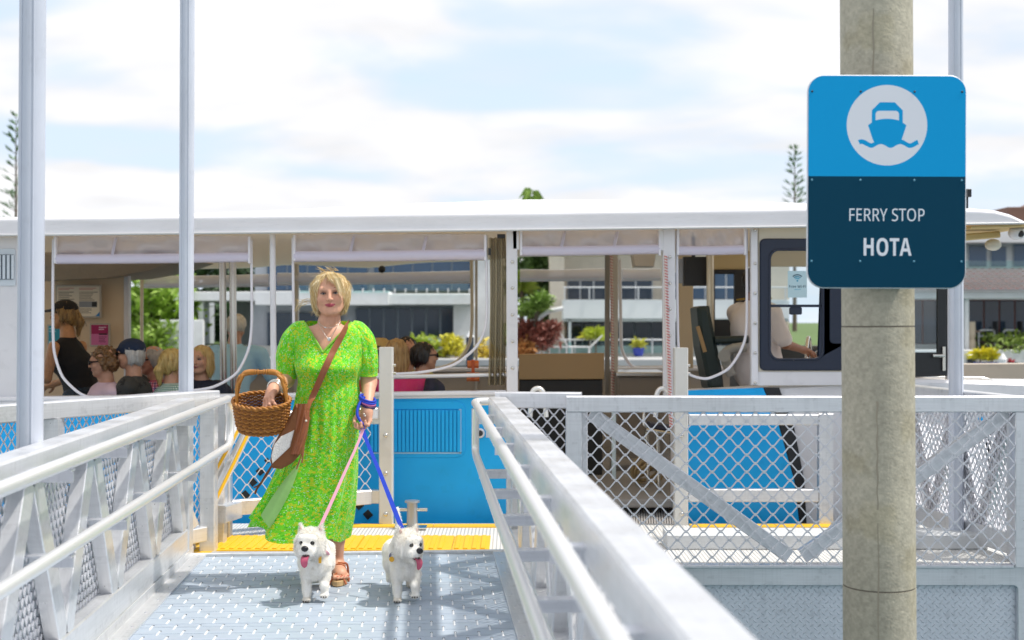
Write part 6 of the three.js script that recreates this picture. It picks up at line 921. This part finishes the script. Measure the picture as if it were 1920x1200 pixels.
// ================================================================ dogs
function westie(label, px, py, d, opt) {
  const b = P(px, py, d); b.y = 0.71; const t = thing('terrier_dog', label, 'dog', b), f = new Field(), h = V(...opt.head), yaw = opt.yaw, pitch = opt.pitch ?? 0.05, e = new THREE.Euler(pitch, yaw, opt.roll ?? 0, 'YXZ'), A = (x, y, z) => V(x, y, z).applyEuler(e).add(h), by = opt.byaw ?? 0;
  const B = (x, y, z) => V(x * Math.cos(by) + z * Math.sin(by), y, -x * Math.sin(by) + z * Math.cos(by));
  // trunk: deep chest narrowing to the loin
  f.cap(B(0, 0.195, 0.02), B(0, 0.20, -0.12), 0.066, 0.064, 0.03); f.cap(B(0, 0.20, -0.12), B(0, 0.21, -0.30), 0.062, 0.056, 0.03); f.ell(B(0, 0.178, 0.05), [0.062, 0.068, 0.042], 0.03); f.cap(B(0, 0.21, 0.03), A(0, -0.03, -0.05), 0.062, 0.054, 0.04);
  // front legs: elbow, wrist, paw; the lifted one bends at the wrist
  const claws = [];
  const leg = (x, z, lift, hind) => {
    if (!hind) { const el = B(x, 0.14, z), wr = B(x * 0.98, 0.055 + lift, z + lift * 0.9), pw = B(x * 0.98, 0.022 + lift * 0.75, z + 0.012 + lift * 0.4); f.cap(B(x * 0.9, 0.19, z - 0.01), el, 0.032, 0.028, 0.015); f.cap(el, wr, 0.027, 0.021, 0.01); f.cap(wr, pw, 0.021, 0.019, 0.01); for (const s of [-1, 0, 1]) f.ell(pw.clone().add(V(s * 0.012, -0.006, 0.016)), [0.0095, 0.011, 0.014], 0.006); claws.push(pw); }
    else { const kn = B(x, 0.14, z + 0.05), hk = B(x, 0.075 + lift, z - 0.045), pw = B(x, 0.02 + lift, z - 0.02); f.cap(B(x * 0.8, 0.20, z), kn, 0.055, 0.04, 0.03); f.cap(kn, hk, 0.036, 0.024, 0.02); f.cap(hk, pw, 0.024, 0.021, 0.012); for (const s of [-1, 0, 1]) f.ell(pw.clone().add(V(s * 0.011, -0.004, 0.018)), [0.009, 0.011, 0.013], 0.006); }
  };
  leg(-0.044, 0.04, opt.liftL ?? 0, false); leg(0.044, 0.04, opt.liftR ?? 0, false); leg(-0.05, -0.28, opt.hindL ?? 0, true); leg(0.05, -0.28, opt.hindR ?? 0, true);
  // tail carried high
  f.cap(B(0, 0.23, -0.34), B(0, 0.30, -0.375), 0.022, 0.017, 0.02); f.cap(B(0, 0.30, -0.375), B(opt.tail ?? -0.02, 0.40, -0.37), 0.017, 0.009, 0.015);
  // head: round skull, ruff of cheeks, short muzzle
  f.ell(A(0, 0.012, -0.012), [0.060, 0.060, 0.058], 0.03); for (const s of [-1, 1]) { f.ell(A(s * 0.041, -0.018, 0.002), [0.033, 0.048, 0.040], 0.03); f.cap(A(s * 0.043, 0.052, -0.02), A(s * 0.053, 0.088, -0.024), 0.017, 0.005, 0.012); } f.cap(A(0, -0.014, 0.03), A(0, -0.018, 0.066), 0.046, 0.030, 0.03); for (const s of [-1, 1]) f.ell(A(s * 0.021, -0.030, 0.060), [0.024, 0.021, 0.022], 0.015); f.cap(A(0, -0.06, 0.03), A(0, -0.066, 0.056), 0.022, 0.014, 0.012); f.cap(A(-0.03, 0.032, 0.045), A(0.03, 0.032, 0.045), 0.017, 0.017, 0.02);
  f.ell(A(0, -0.050, 0.078), [0.018, 0.009, 0.022], 0.006, -1);
  const bodyG = f.mesh(0.006, { f: (x, y, z, v) => v + 0.007 * (noise3(x * 55, y * 38, z * 55) - 0.5) });
  const tint = (x, y, z) => { const n = noise3(x * 40, y * 40, z * 40), p = V(x, y, z).sub(h); const paw = y < 0.03 ? 0.12 : 0; return [0.90 - 0.04 * n - paw, 0.885 - 0.06 * n - paw * 1.2, 0.85 - 0.10 * n - paw * 1.5]; };
  part(t, 'body', paint(bodyG, tint), phys(1, 1, 1, 0.9, { vertexColors: true, sheen: 0.4 }));
  // fur: short blades lying down the coat, longer on the head ruff and belly
  const P3 = bodyG.attributes.position, N3 = bodyG.attributes.normal, R = rng(opt.seed), pos = [], col = [];
  for (let i = 0; i < P3.count; i++) for (let r = 0; r < 3; r++) {
    const p = V(P3.getX(i), P3.getY(i), P3.getZ(i)), n = V(N3.getX(i), N3.getY(i), N3.getZ(i)), ph = p.clone().sub(h), head = ph.length() < 0.12; if (p.y < 0.02 && R() < 0.7) continue; const face = head && V(ph.x, ph.y, ph.z).applyEuler(new THREE.Euler(-pitch, -yaw, 0, 'XYZ')).z > 0.04; if (face && R() < 0.45) continue;
    const flow = head ? ph.clone().normalize().multiplyScalar(0.7).add(V(0, -0.25, 0)) : V(0, -0.75, -0.25), dir = n.clone().multiplyScalar(0.55).add(flow).add(V(R() - 0.5, R() - 0.5, R() - 0.5).multiplyScalar(0.6)).normalize(), L = (head ? face ? 0.008 : 0.013 : p.y < 0.1 ? 0.007 : 0.012) * (0.6 + 0.7 * R()), s = dir.clone().cross(n).normalize().multiplyScalar(0.0012), e2 = p.clone().addScaledVector(dir, L), o = p.clone().addScaledVector(n, -0.001);
    for (const v of [o.clone().add(s), o.clone().sub(s), e2]) pos.push(v.x, v.y, v.z); const q = tint(p.x, p.y, p.z), k = 0.93 + 0.16 * R(); for (let j = 0; j < 3; j++) col.push(q[0] * k, q[1] * k, q[2] * k);
  }
  const fg = tri(pos); fg.setAttribute('color', new THREE.BufferAttribute(new Float32Array(col), 3)); stuff(part(t, 'fur', fg, phys(1, 1, 1, 0.85, { vertexColors: true, sheen: 0.3 })));
  for (const s of [-1, 1]) { const q = A(s * 0.0255, 0.013, 0.0565), ey = part(t, 'eye', ball(q.x, q.y, q.z, 0.012), mat(0.008, 0.006, 0.006, 0.08)); const iq = A(s * 0.0495, 0.066, -0.008); part(t, 'inner_ear', ball(iq.x, iq.y, iq.z, 0.007, 0.013, 0.005, 8, 8), mat(0.62, 0.42, 0.36, 0.8)); }
  for (const c of claws) for (const s of [-1, 0, 1]) part(t, 'claw', ball(c.x + s * 0.012, c.y - 0.012, c.z + 0.031, 0.0035, 0.004, 0.005, 6, 5), mat(0.05, 0.035, 0.03, 0.5));
  const nq = A(0, -0.008, 0.0945); part(t, 'nose', ball(nq.x, nq.y, nq.z, 0.0175, 0.0145, 0.013), mat(0.01, 0.01, 0.014, 0.25));
  const mq = A(0, -0.047, 0.076); part(t, 'mouth', ball(mq.x, mq.y, mq.z, 0.019, 0.010, 0.016), mat(0.05, 0.012, 0.015, 0.4));
  part(t, 'tongue', (() => { const g = sheet((u, v) => { const w = 0.0185 * Math.sqrt(Math.max(0.02, 1 - Math.pow(v, 6))), q = A((u - 0.5) * 2 * w, -0.046 - 0.048 * v * v - 0.006 * v, 0.080 + 0.024 * Math.sin(v * 2.2) + 0.004 * Math.abs(u - 0.5)); return [q.x, q.y, q.z, u, v]; }, 10, 14); return g; })(), mat(0.50, 0.09, 0.16, 0.35));
  // collar and tag
  const nk = B(0, 0.235, 0.03).lerp(A(0, -0.05, -0.03), 0.45), cg = new THREE.TorusGeometry(0.070, 0.008, 8, 36); cg.rotateX(Math.PI / 2 - 0.5); cg.rotateY(yaw * 0.5); const co = part(t, 'collar', cg.translate(nk.x, nk.y, nk.z + 0.005), opt.collar); const tg = V(...opt.tag); part(co, 'tag', opt.round ? cyl(tg, tg.clone().add(V(0, 0, 0.004)), 0.013, 0.013, 14) : box(tg.x, tg.y, tg.z, 0.014, 0.034, 0.006, 0.002), mat(0.72, 0.38, 0.015, 0.4));
  return { t, neck: nk.clone().add(b).add(V(0, 0.07, -0.05)) };
}
const dogA = westie('white terrier with pink lead facing straight ahead beside the woman\'s foot', 592, 1126, 6.36, { head: [-0.012, 0.298, 0.10], yaw: -0.12, pitch: 0.02, seed: 1, liftR: 0.03, hindL: 0.0, hindR: 0.03, byaw: 0.14, tail: -0.035, collar: mat(0.7, 0.35, 0.42, 0.6), tag: [0.040, 0.222, 0.125] });
const dogB = westie('white terrier with blue lead turning its head with tongue out', 760, 1127, 6.35, { head: [0.022, 0.292, 0.10], yaw: 0.72, pitch: 0.1, seed: 2, liftR: 0.03, hindL: 0.03, hindR: 0.0, byaw: 0.17, tail: -0.01, roll: -0.06, collar: mat(0.015, 0.02, 0.12, 0.6), tag: [-0.058, 0.222, 0.10], round: true });
{ // leads
  const grip = W(681, 797, 0.155).add(V(WX, 0.71, -WD)), lead = (name, label, col, dog, w, via) => {
    const t = thing('dog_lead', label, 'lead', grip), end = dog.neck.clone().sub(grip), cv = new THREE.CatmullRomCurve3([V(0, 0.012, 0.0), V(0, -0.02, 0.01), end.clone().multiplyScalar(0.5).add(V(via, -0.004, 0)), end]);
    part(t, 'strap', sheet((u, v) => { const p = cv.getPoint(v); const k = (u - 0.5) * w * (0.75 + 0.25 * Math.abs(Math.cos(v * 2.4 + 0.4))); return [p.x + k, p.y + k * 0.25, p.z + 0.002 * Math.sin(v * 9), u, v]; }, 3, 60), mat(...col, 0.7));
    return t;
  };
  const a = lead('pink_lead', 'pink dog lead running from the woman\'s hand to the left terrier'.replace('left ', 'straight facing '), [0.74, 0.36, 0.47], dogA, 0.022, 0.006), b = lead('blue_lead', 'royal blue dog lead running from the woman\'s hand to the head turning terrier', [0.012, 0.055, 0.55], dogB, 0.024, -0.004);
  // loops wound round the wrist
  const wr = W(689, 763, 0.10).add(V(WX, 0.71, -WD)).sub(grip), loop = (t, y, r, m, tilt) => { const g = new THREE.TorusGeometry(r, 0.0065, 8, 30); g.rotateX(Math.PI / 2 + tilt); g.rotateZ(-0.35); part(t, 'wrist_loop', g.translate(wr.x, wr.y + y, wr.z - 0.01), m); };
  loop(b, 0.045, 0.042, mat(0.012, 0.04, 0.42, 0.7), 0.25); loop(b, 0.036, 0.043, mat(0.015, 0.05, 0.5, 0.7), 0.3); loop(a, 0.024, 0.040, mat(0.62, 0.16, 0.36, 0.7), 0.25); loop(b, 0.012, 0.041, mat(0.03, 0.015, 0.08, 0.7), 0.3);
  part(b, 'hand_loop', tube([V(0, 0, 0.005), V(-0.03, 0.05, 0.0), V(-0.026, 0.1, -0.02), V(0.0, 0.145, -0.05)], 0.008, 24, 6), mat(0.012, 0.05, 0.5, 0.7));
}
// ================================================================ passengers and captain aboard
// o: head place by pixel and distance, yaw (0 faces the camera, positive turns towards picture right), build and clothes
function passenger(o) {
  const hc0 = P(o.px, o.py, o.d), base = V(hc0.x, o.stand ? FLOOR : FLOOR + 0.02, hc0.z), t = thing('person', o.label, 'person', base, undefined), hc = hc0.clone().sub(base), yaw = o.yaw, k = o.k ?? 1, pitch = o.pitch ?? 0, lean = o.lean ?? 0, by = o.byaw ?? yaw;
  const Rb = (x, y, z) => V(x * Math.cos(by) + z * Math.sin(by), y, -x * Math.sin(by) + z * Math.cos(by));
  const neck = hc.clone().add(Rb(0, -0.165 * k, -0.03 - lean * 0.08)), hipY = o.hipY ?? (o.stand ? 0.92 : 0.50), hip = V(neck.x, hipY, neck.z).add(Rb(0, 0, -lean)), skinC = o.skin ?? [0.62, 0.32, 0.20];
  const sh = s => neck.clone().add(Rb(s * (o.sw ?? 0.185), -0.095, 0)), el = s => sh(s).add(Rb(...(o['el' + (s < 0 ? 'L' : 'R')] ?? [s * 0.06, -0.27, 0.03]))), wr = s => el(s).add(Rb(...(o['wr' + (s < 0 ? 'L' : 'R')] ?? [-s * 0.06, -0.09, 0.22])));
  // skin: head, neck, arms, hands
  const f = new Field(), A = headField(f, hc, yaw, pitch, 0, k, neck); f.cap(neck.clone().add(V(0, 0.02, 0)), neck.clone().add(V(0, -0.07, 0)), 0.05, 0.062, 0.04);
  const g1 = paint(f.mesh(0.006), headPaint(hc, yaw, pitch, 0, skinC, k, [0.36, 0.10, 0.09]));
  const a = new Field(); for (const s of [-1, 1]) { a.cap(sh(s), el(s), 0.047, 0.04, 0.02); a.cap(el(s), wr(s), 0.04, 0.027, 0.015); handField(a, wr(s), wr(s).sub(el(s)), V(0, -1, 0.2), 0.5, 1, s); }
  const flat = g => paint(g, (x, y, z) => { const n = 0.94 + 0.12 * noise3(x * 50, y * 50, z * 50); return skinC.map(c => c * n); });
  part(t, 'body', [g1, flat(a.mesh(0.0085))], skinMat);
  if (!o.back) eyes(t, A, k);
  // top: torso and sleeves
  const c = new Field(), m = neck.clone().lerp(hip, 0.5), wd = o.wide ?? 1; const tk = o.sleeve === 0 ? 0.07 : 0.125; c.cap(neck.clone().add(Rb(-tk * wd, -0.115, 0)), neck.clone().add(Rb(tk * wd, -0.115, 0)), 0.068, 0.068, 0.05); c.cap(neck.clone().add(V(0, -0.03, -0.005)), neck.clone().add(V(0, -0.12, 0)), 0.052, 0.075, 0.05); c.cap(neck.clone().add(V(0, -0.17, 0)), m, 0.115 * wd, 0.125 * wd, 0.08); c.cap(neck.clone().add(Rb(-0.06 * wd, -0.21, 0.02)), neck.clone().add(Rb(0.06 * wd, -0.21, 0.02)), 0.105 * wd, 0.105 * wd, 0.06); c.cap(m, hip, 0.125 * wd, 0.15 * wd, 0.08);
  if (o.sleeve !== 0) for (const s of [-1, 1]) { c.cap(sh(s).lerp(neck, 0.25), sh(s), 0.065, 0.064, 0.04); c.cap(sh(s), sh(s).lerp(el(s), o.sleeve ?? 0.75), 0.063, 0.062, 0.03); }
  const top = part(t, 'top', c.mesh(0.012, { f: (x, y, z, v) => v - 0.006 + 0.010 * (noise3(x * 14 + 3, y * 9, z * 14) - 0.5), ux: neck.x, uz: neck.z }), o.top);
  // legs
  const l = new Field(); for (const s of [-1, 1]) { const h2 = hip.clone().add(Rb(s * 0.09, 0, 0)), kn = o.stand ? h2.clone().add(Rb(s * 0.01, -0.47 * hipY, 0.03)) : h2.clone().add(Rb(s * 0.03, -0.02, 0.42)), an = V(kn.x, 0.09, kn.z).add(Rb(0, 0, o.stand ? -0.03 : -0.03)); l.cap(h2, kn, 0.085, 0.06, 0.05); l.cap(kn, an, 0.058, 0.042, 0.02); l.cap(an, an.clone().add(Rb(0, -0.04, 0.13)), 0.042, 0.035, 0.02); } l.ell(hip, [0.16, 0.1, 0.13], 0.06);
  if (o.skirt) l.cap(hip, V(hip.x, hipY - 0.3, hip.z), 0.15, 0.2, 0.1);
  part(t, o.skirt ? 'skirt' : 'trousers', l.mesh(0.016), o.bottom ?? mat(0.04, 0.05, 0.08, 0.8));
  // hair
  const hs = o.hair; if (hs) {
    const h = new Field(), cr = hs.crop ?? 0; h.ell(A(0, 0.036 - cr * 0.004, -0.022), [0.083 * k, 0.08 * k, 0.094 * k].map(x => x * (1 - cr * 0.06)), 0.02, 1, [0, yaw, 0]);
    for (const s of [-1, 1]) h.ell(A(s * 0.072, -0.01 - (hs.side ?? 0), -0.02), [0.024, 0.055 + (hs.side ?? 0), 0.055], 0.03, 1, [0, yaw, 0]); h.ell(A(0, -0.02 - (hs.long ?? 0) * 0.5, -0.07), [0.072, 0.075 + (hs.long ?? 0) * 0.6, 0.042], 0.04, 1, [0, yaw, 0]);
    if (hs.tail) { h.cap(A(0, 0.02, -0.10), A(0, -0.06, -0.135), 0.03, 0.035, 0.02); h.cap(A(0, -0.06, -0.135), A(0.0, -0.17, -0.12), 0.035, 0.012, 0.02); }
    h.ell(A(0, -0.034, 0.086), [0.062, 0.088 - (hs.low ?? 0), 0.066], 0.012, -1, [0, yaw, 0]); if (cr || hs.tail || hs.curl) h.ell(A(0, -0.06, 0.06), [0.16, 0.12, hs.curl ? 0.066 : 0.085], 0.012, -1, [0, yaw, 0]); const am = hs.curl ?? 0.006, fr = hs.curl ? 42 : 70;
    const hg = h.mesh(hs.curl ? 0.006 : 0.007, { f: (x, y, z, v) => v + am * 2 * (noise3(x * fr, y * (hs.curl ? fr : 8), z * fr) - 0.5), grow: hs.curl ? 0.02 : 0 });
    const hp2 = part(t, 'hair', paint(hg, (x, y, z) => { const n = noise3(x * 120, y * (hs.curl ? 120 : 12), z * 120); return hs.c0.map((q, i) => lerp(q, hs.c1[i], n)); }), hairMat);
    const pp = hg.attributes.position, nn = hg.attributes.normal; part(hp2, 'strands', ribbons(260, rng(o.px), (R) => { const i = Math.floor(R() * pp.count), p = V(pp.getX(i), pp.getY(i), pp.getZ(i)), n = V(nn.getX(i), nn.getY(i), nn.getZ(i)), dn = hs.curl ? V(R() - 0.5, R() - 0.5, R() - 0.5) : V(0, -1, 0).addScaledVector(n, -(-n.y)).normalize(); const L = hs.curl ? 0.02 : 0.045 * (1 - cr * 0.7); return [p, p.clone().addScaledVector(dn, L * 0.5).addScaledVector(n, 0.004), p.clone().addScaledVector(dn, L).addScaledVector(n, hs.curl ? 0.012 : 0.002)]; }, 0.004, [hs.c0, hs.c1]), hairMat);
  }
  if (o.cap) { const h = new Field(); h.ell(A(0, 0.046, -0.016), [0.092, 0.080, 0.108], 0.01, 1, [0, yaw, 0]); h.ell(A(0, -0.07, 0), [0.2, 0.075, 0.2], 0.004, -1, [0, yaw, 0]); h.cap(A(-0.035, 0.034, 0.085), A(-0.025, 0.026, 0.15), 0.012, 0.008, 0.02); h.cap(A(0.035, 0.034, 0.085), A(0.025, 0.026, 0.15), 0.012, 0.008, 0.02); h.cap(A(0, 0.036, 0.09), A(0, 0.028, 0.158), 0.012, 0.008, 0.02); part(t, 'cap', h.mesh(0.005), o.cap); }
  if (o.straw) { const g = lathe([[0.001, 0.115], [0.05, 0.112], [0.082, 0.085], [0.09, 0.03], [0.10, 0.018], [0.16, 0.0], [0.165, -0.004], [0.1, 0.012]], 36); g.rotateX(-0.15); const q = A(0, 0.035, -0.01); part(t, 'straw_hat', g.translate(q.x, q.y, q.z), o.straw); }
  if (o.shades) part(t, 'sunglasses', [...[-1, 1].map(s => { const q = A(s * 0.032, 0.004, 0.093); const g = ball(0, 0, 0, 0.026, 0.019, 0.006, 14, 10); g.rotateY(yaw); return g.translate(q.x, q.y, q.z); }), ...[-1, 1].map(s => bar(A(s * 0.056, 0.008, 0.088), A(s * 0.08, 0.006, -0.01), 0.004, 0.01, 0.001)), bar(A(-0.01, 0.008, 0.097), A(0.01, 0.008, 0.097), 0.004, 0.005, 0.001)], mat(0.01, 0.01, 0.012, 0.12));
  return { t, A, neck, Rb, hip };
}
const cloth = (r, g, b, extra = {}) => phys(r, g, b, 0.85, { sheen: 0.2, bumpMap: T.wrinkle, bumpScale: 0.006, ...extra });
const printTex = (bg, fn, per, n = 256) => { const c = document.createElement('canvas'); c.width = c.height = n; const x = c.getContext('2d'); x.fillStyle = bg; x.fillRect(0, 0, n, n); fn(x, n); const t = new THREE.CanvasTexture(c); t.wrapS = t.wrapT = THREE.RepeatWrapping; t.colorSpace = THREE.SRGBColorSpace; t.repeat.set(1 / per, 1 / per); return t; };
const plaid = printTex('#e2a5b4', (x, n) => { x.fillStyle = 'rgba(60,50,110,0.75)'; for (const a of [0.1, 0.55]) { x.fillRect(a * n, 0, n * 0.09, n); x.fillRect(0, a * n, n, n * 0.09); } x.fillStyle = 'rgba(190,60,90,0.6)'; for (const a of [0.32, 0.8]) { x.fillRect(a * n, 0, n * 0.12, n); x.fillRect(0, a * n, n, n * 0.12); } }, 0.07);
const check = printTex('#dfe8de', (x, n) => { x.fillStyle = 'rgba(70,120,110,0.55)'; for (let a = 0; a < 4; a++) { x.fillRect(a * n / 4, 0, n / 8, n); x.fillRect(0, a * n / 4, n, n / 8); } }, 0.06);
const leafy = printTex('#3a3936', (x, n) => { const R = rng(5); for (let i = 0; i < 22; i++) { x.fillStyle = i % 2 ? '#1b1a1a' : '#4a4944'; x.save(); x.translate(R() * n, R() * n); x.rotate(R() * 6); for (let k = 0; k < 5; k++) { x.rotate(1.25); x.beginPath(); x.ellipse(10, 0, 13, 4, 0, 0, 7); x.fill(); } x.restore(); } }, 0.3);
const speck = printTex('#16283a', (x, n) => { const R = rng(6); for (let i = 0; i < 420; i++) { x.fillStyle = i % 2 ? '#2f5a74' : '#0c1824'; x.fillRect(R() * n, R() * n, 6, 3); } }, 0.25);
const HP = Math.PI / 2;
passenger({ px: 119, py: 590, d: 10.75, yaw: -HP - 0.05, byaw: -HP - 0.3, stand: true, hipY: 0.66, lean: 0.16, k: 1.05, skin: [0.62, 0.30, 0.13], label: 'standing woman in black cap and black tank top leaning to the bulkhead', top: cloth(0.008, 0.008, 0.010), sleeve: 0, skirt: true, bottom: cloth(1, 1, 1, { map: speck }), hair: { c0: [0.06, 0.03, 0.012], c1: [0.50, 0.30, 0.10], tail: true, low: 0.0 }, cap: mat(0.012, 0.010, 0.010, 0.8), elL: [-0.08, -0.25, 0.08], wrL: [0.02, -0.08, 0.24], elR: [0.04, -0.26, 0.04], wrR: [0.0, 0.03, 0.25] });
passenger({ px: 192, py: 678, d: 10.0, yaw: -HP + 0.2, byaw: -HP + 0.6, label: 'seated woman with curly brown hair and sunglasses in pale pink top', top: cloth(0.68, 0.50, 0.56), hair: { c0: [0.10, 0.05, 0.02], c1: [0.24, 0.12, 0.04], curl: 0.022 }, shades: true, pitch: 0.12 });
passenger({ px: 244, py: 664, d: 10.05, yaw: -HP - 0.05, label: 'seated man in navy cap and dark leaf patterned shirt', top: cloth(1, 1, 1, { map: leafy }), hair: { c0: [0.40, 0.38, 0.35], c1: [0.6, 0.57, 0.53], crop: 0.6, side: 0.01 }, cap: mat(0.010, 0.022, 0.055, 0.8), shades: true, wide: 1.05 });
passenger({ px: 284, py: 675, d: 10.3, yaw: -HP + 0.1, label: 'seated grey haired man in pink plaid shirt with sunglasses', top: cloth(1, 1, 1, { map: plaid }), hair: { c0: [0.30, 0.27, 0.24], c1: [0.46, 0.42, 0.38], crop: 1 }, shades: true, pitch: 0.1, skin: [0.62, 0.28, 0.18], wide: 1.05 });
passenger({ px: 328, py: 680, d: 10.1, yaw: Math.PI - 0.9, label: 'blonde woman with ponytail in green checked top half hidden by the slim post', top: cloth(1, 1, 1, { map: check }), hair: { c0: [0.42, 0.27, 0.08], c1: [0.66, 0.48, 0.18], tail: true }, back: true });
passenger({ px: 376, py: 674, d: 10.2, yaw: -0.25, byaw: -0.1, label: 'blonde woman in dark navy top looking across from behind the slim post', top: cloth(0.010, 0.013, 0.03), hair: { c0: [0.42, 0.27, 0.09], c1: [0.64, 0.44, 0.17], side: 0.04, long: 0.06 }, sw: 0.17 });
passenger({ px: 443, py: 612, d: 11.7, yaw: Math.PI - 0.1, pitch: 0.55, stand: true, hipY: 0.62, lean: 0.22, label: 'white haired man in light blue shirt standing with his back turned', top: cloth(0.40, 0.70, 0.92), bottom: mat(0.4, 0.4, 0.42, 0.8), hair: { c0: [0.62, 0.58, 0.50], c1: [0.8, 0.77, 0.7], crop: 0.5 }, wide: 1.3, sw: 0.235, sleeve: 0.8, elL: [-0.13, -0.24, 0.02], wrL: [-0.02, -0.2, 0.1], elR: [0.13, -0.24, 0.02], wrR: [0.02, -0.2, 0.1], back: true });
passenger({ px: 742, py: 662, d: 10.0, yaw: Math.PI + 0.35, label: 'woman with long light brown hair in bright pink top with back turned', top: cloth(0.62, 0.02, 0.13), hair: { c0: [0.26, 0.13, 0.04], c1: [0.50, 0.30, 0.11], long: 0.16, side: 0.05 }, back: true });
passenger({ px: 797, py: 667, d: 10.15, yaw: Math.PI - 1.15, byaw: Math.PI - 0.9, label: 'dark haired man in navy shirt and sunglasses beside the pink top', top: cloth(0.016, 0.014, 0.035), hair: { c0: [0.010, 0.008, 0.007], c1: [0.03, 0.022, 0.016], crop: 0.4 }, shades: true, skin: [0.55, 0.28, 0.17] });
passenger({ px: 764, py: 656, d: 10.9, yaw: 0.4, label: 'dark haired woman half hidden behind the long light brown hair', top: cloth(0.5, 0.45, 0.1), hair: { c0: [0.010, 0.007, 0.006], c1: [0.025, 0.018, 0.014], long: 0.12, side: 0.04 } });
passenger({ px: 714, py: 668, d: 10.5, yaw: Math.PI - 0.5, label: 'person in tan straw hat behind the white fender post', top: cloth(0.5, 0.08, 0.05), hair: { c0: [0.05, 0.03, 0.02], c1: [0.1, 0.06, 0.04], side: 0.03 }, straw: mat(0.55, 0.36, 0.12, 0.8, 0, { bumpMap: T.fabric, bumpScale: 0.004 }), back: true });
{ // captain
  const c = passenger({ px: 1418, py: 527, d: 10.45, yaw: Math.PI - 1.5, byaw: Math.PI - 1.05, stand: true, lean: -0.05, label: 'captain in white short sleeved shirt with gold epaulettes at the wheel', top: cloth(0.80, 0.75, 0.75), bottom: mat(0.012, 0.012, 0.016, 0.8), hair: { c0: [0.012, 0.009, 0.008], c1: [0.03, 0.022, 0.018], crop: 0.7 }, wide: 1.34, sw: 0.23, sleeve: 0.85, skin: [0.36, 0.16, 0.09], elL: [-0.06, -0.25, 0.08], wrL: [0.06, -0.05, 0.24], elR: [0.05, -0.22, 0.16], wrR: [-0.02, -0.12, 0.24], back: true });
  for (const s of [-1, 1]) { const p = c.neck.clone().add(c.Rb(s * 0.14, 0.018, 0)); part(c.t, 'epaulette', bar(p.clone().add(c.Rb(-0.05, 0.004, 0)), p.clone().add(c.Rb(0.05, -0.004, 0)), 0.05, 0.012, 0.003), mat(0.45, 0.28, 0.03, 0.4, 0.5)); } part(c.t, 'belt', new THREE.TorusGeometry(0.17, 0.018, 8, 30).rotateX(HP).translate(c.hip.x, c.hip.y + 0.02, c.hip.z), mat(0.06, 0.025, 0.015, 0.5));
}
renderer.render(scene, camera);
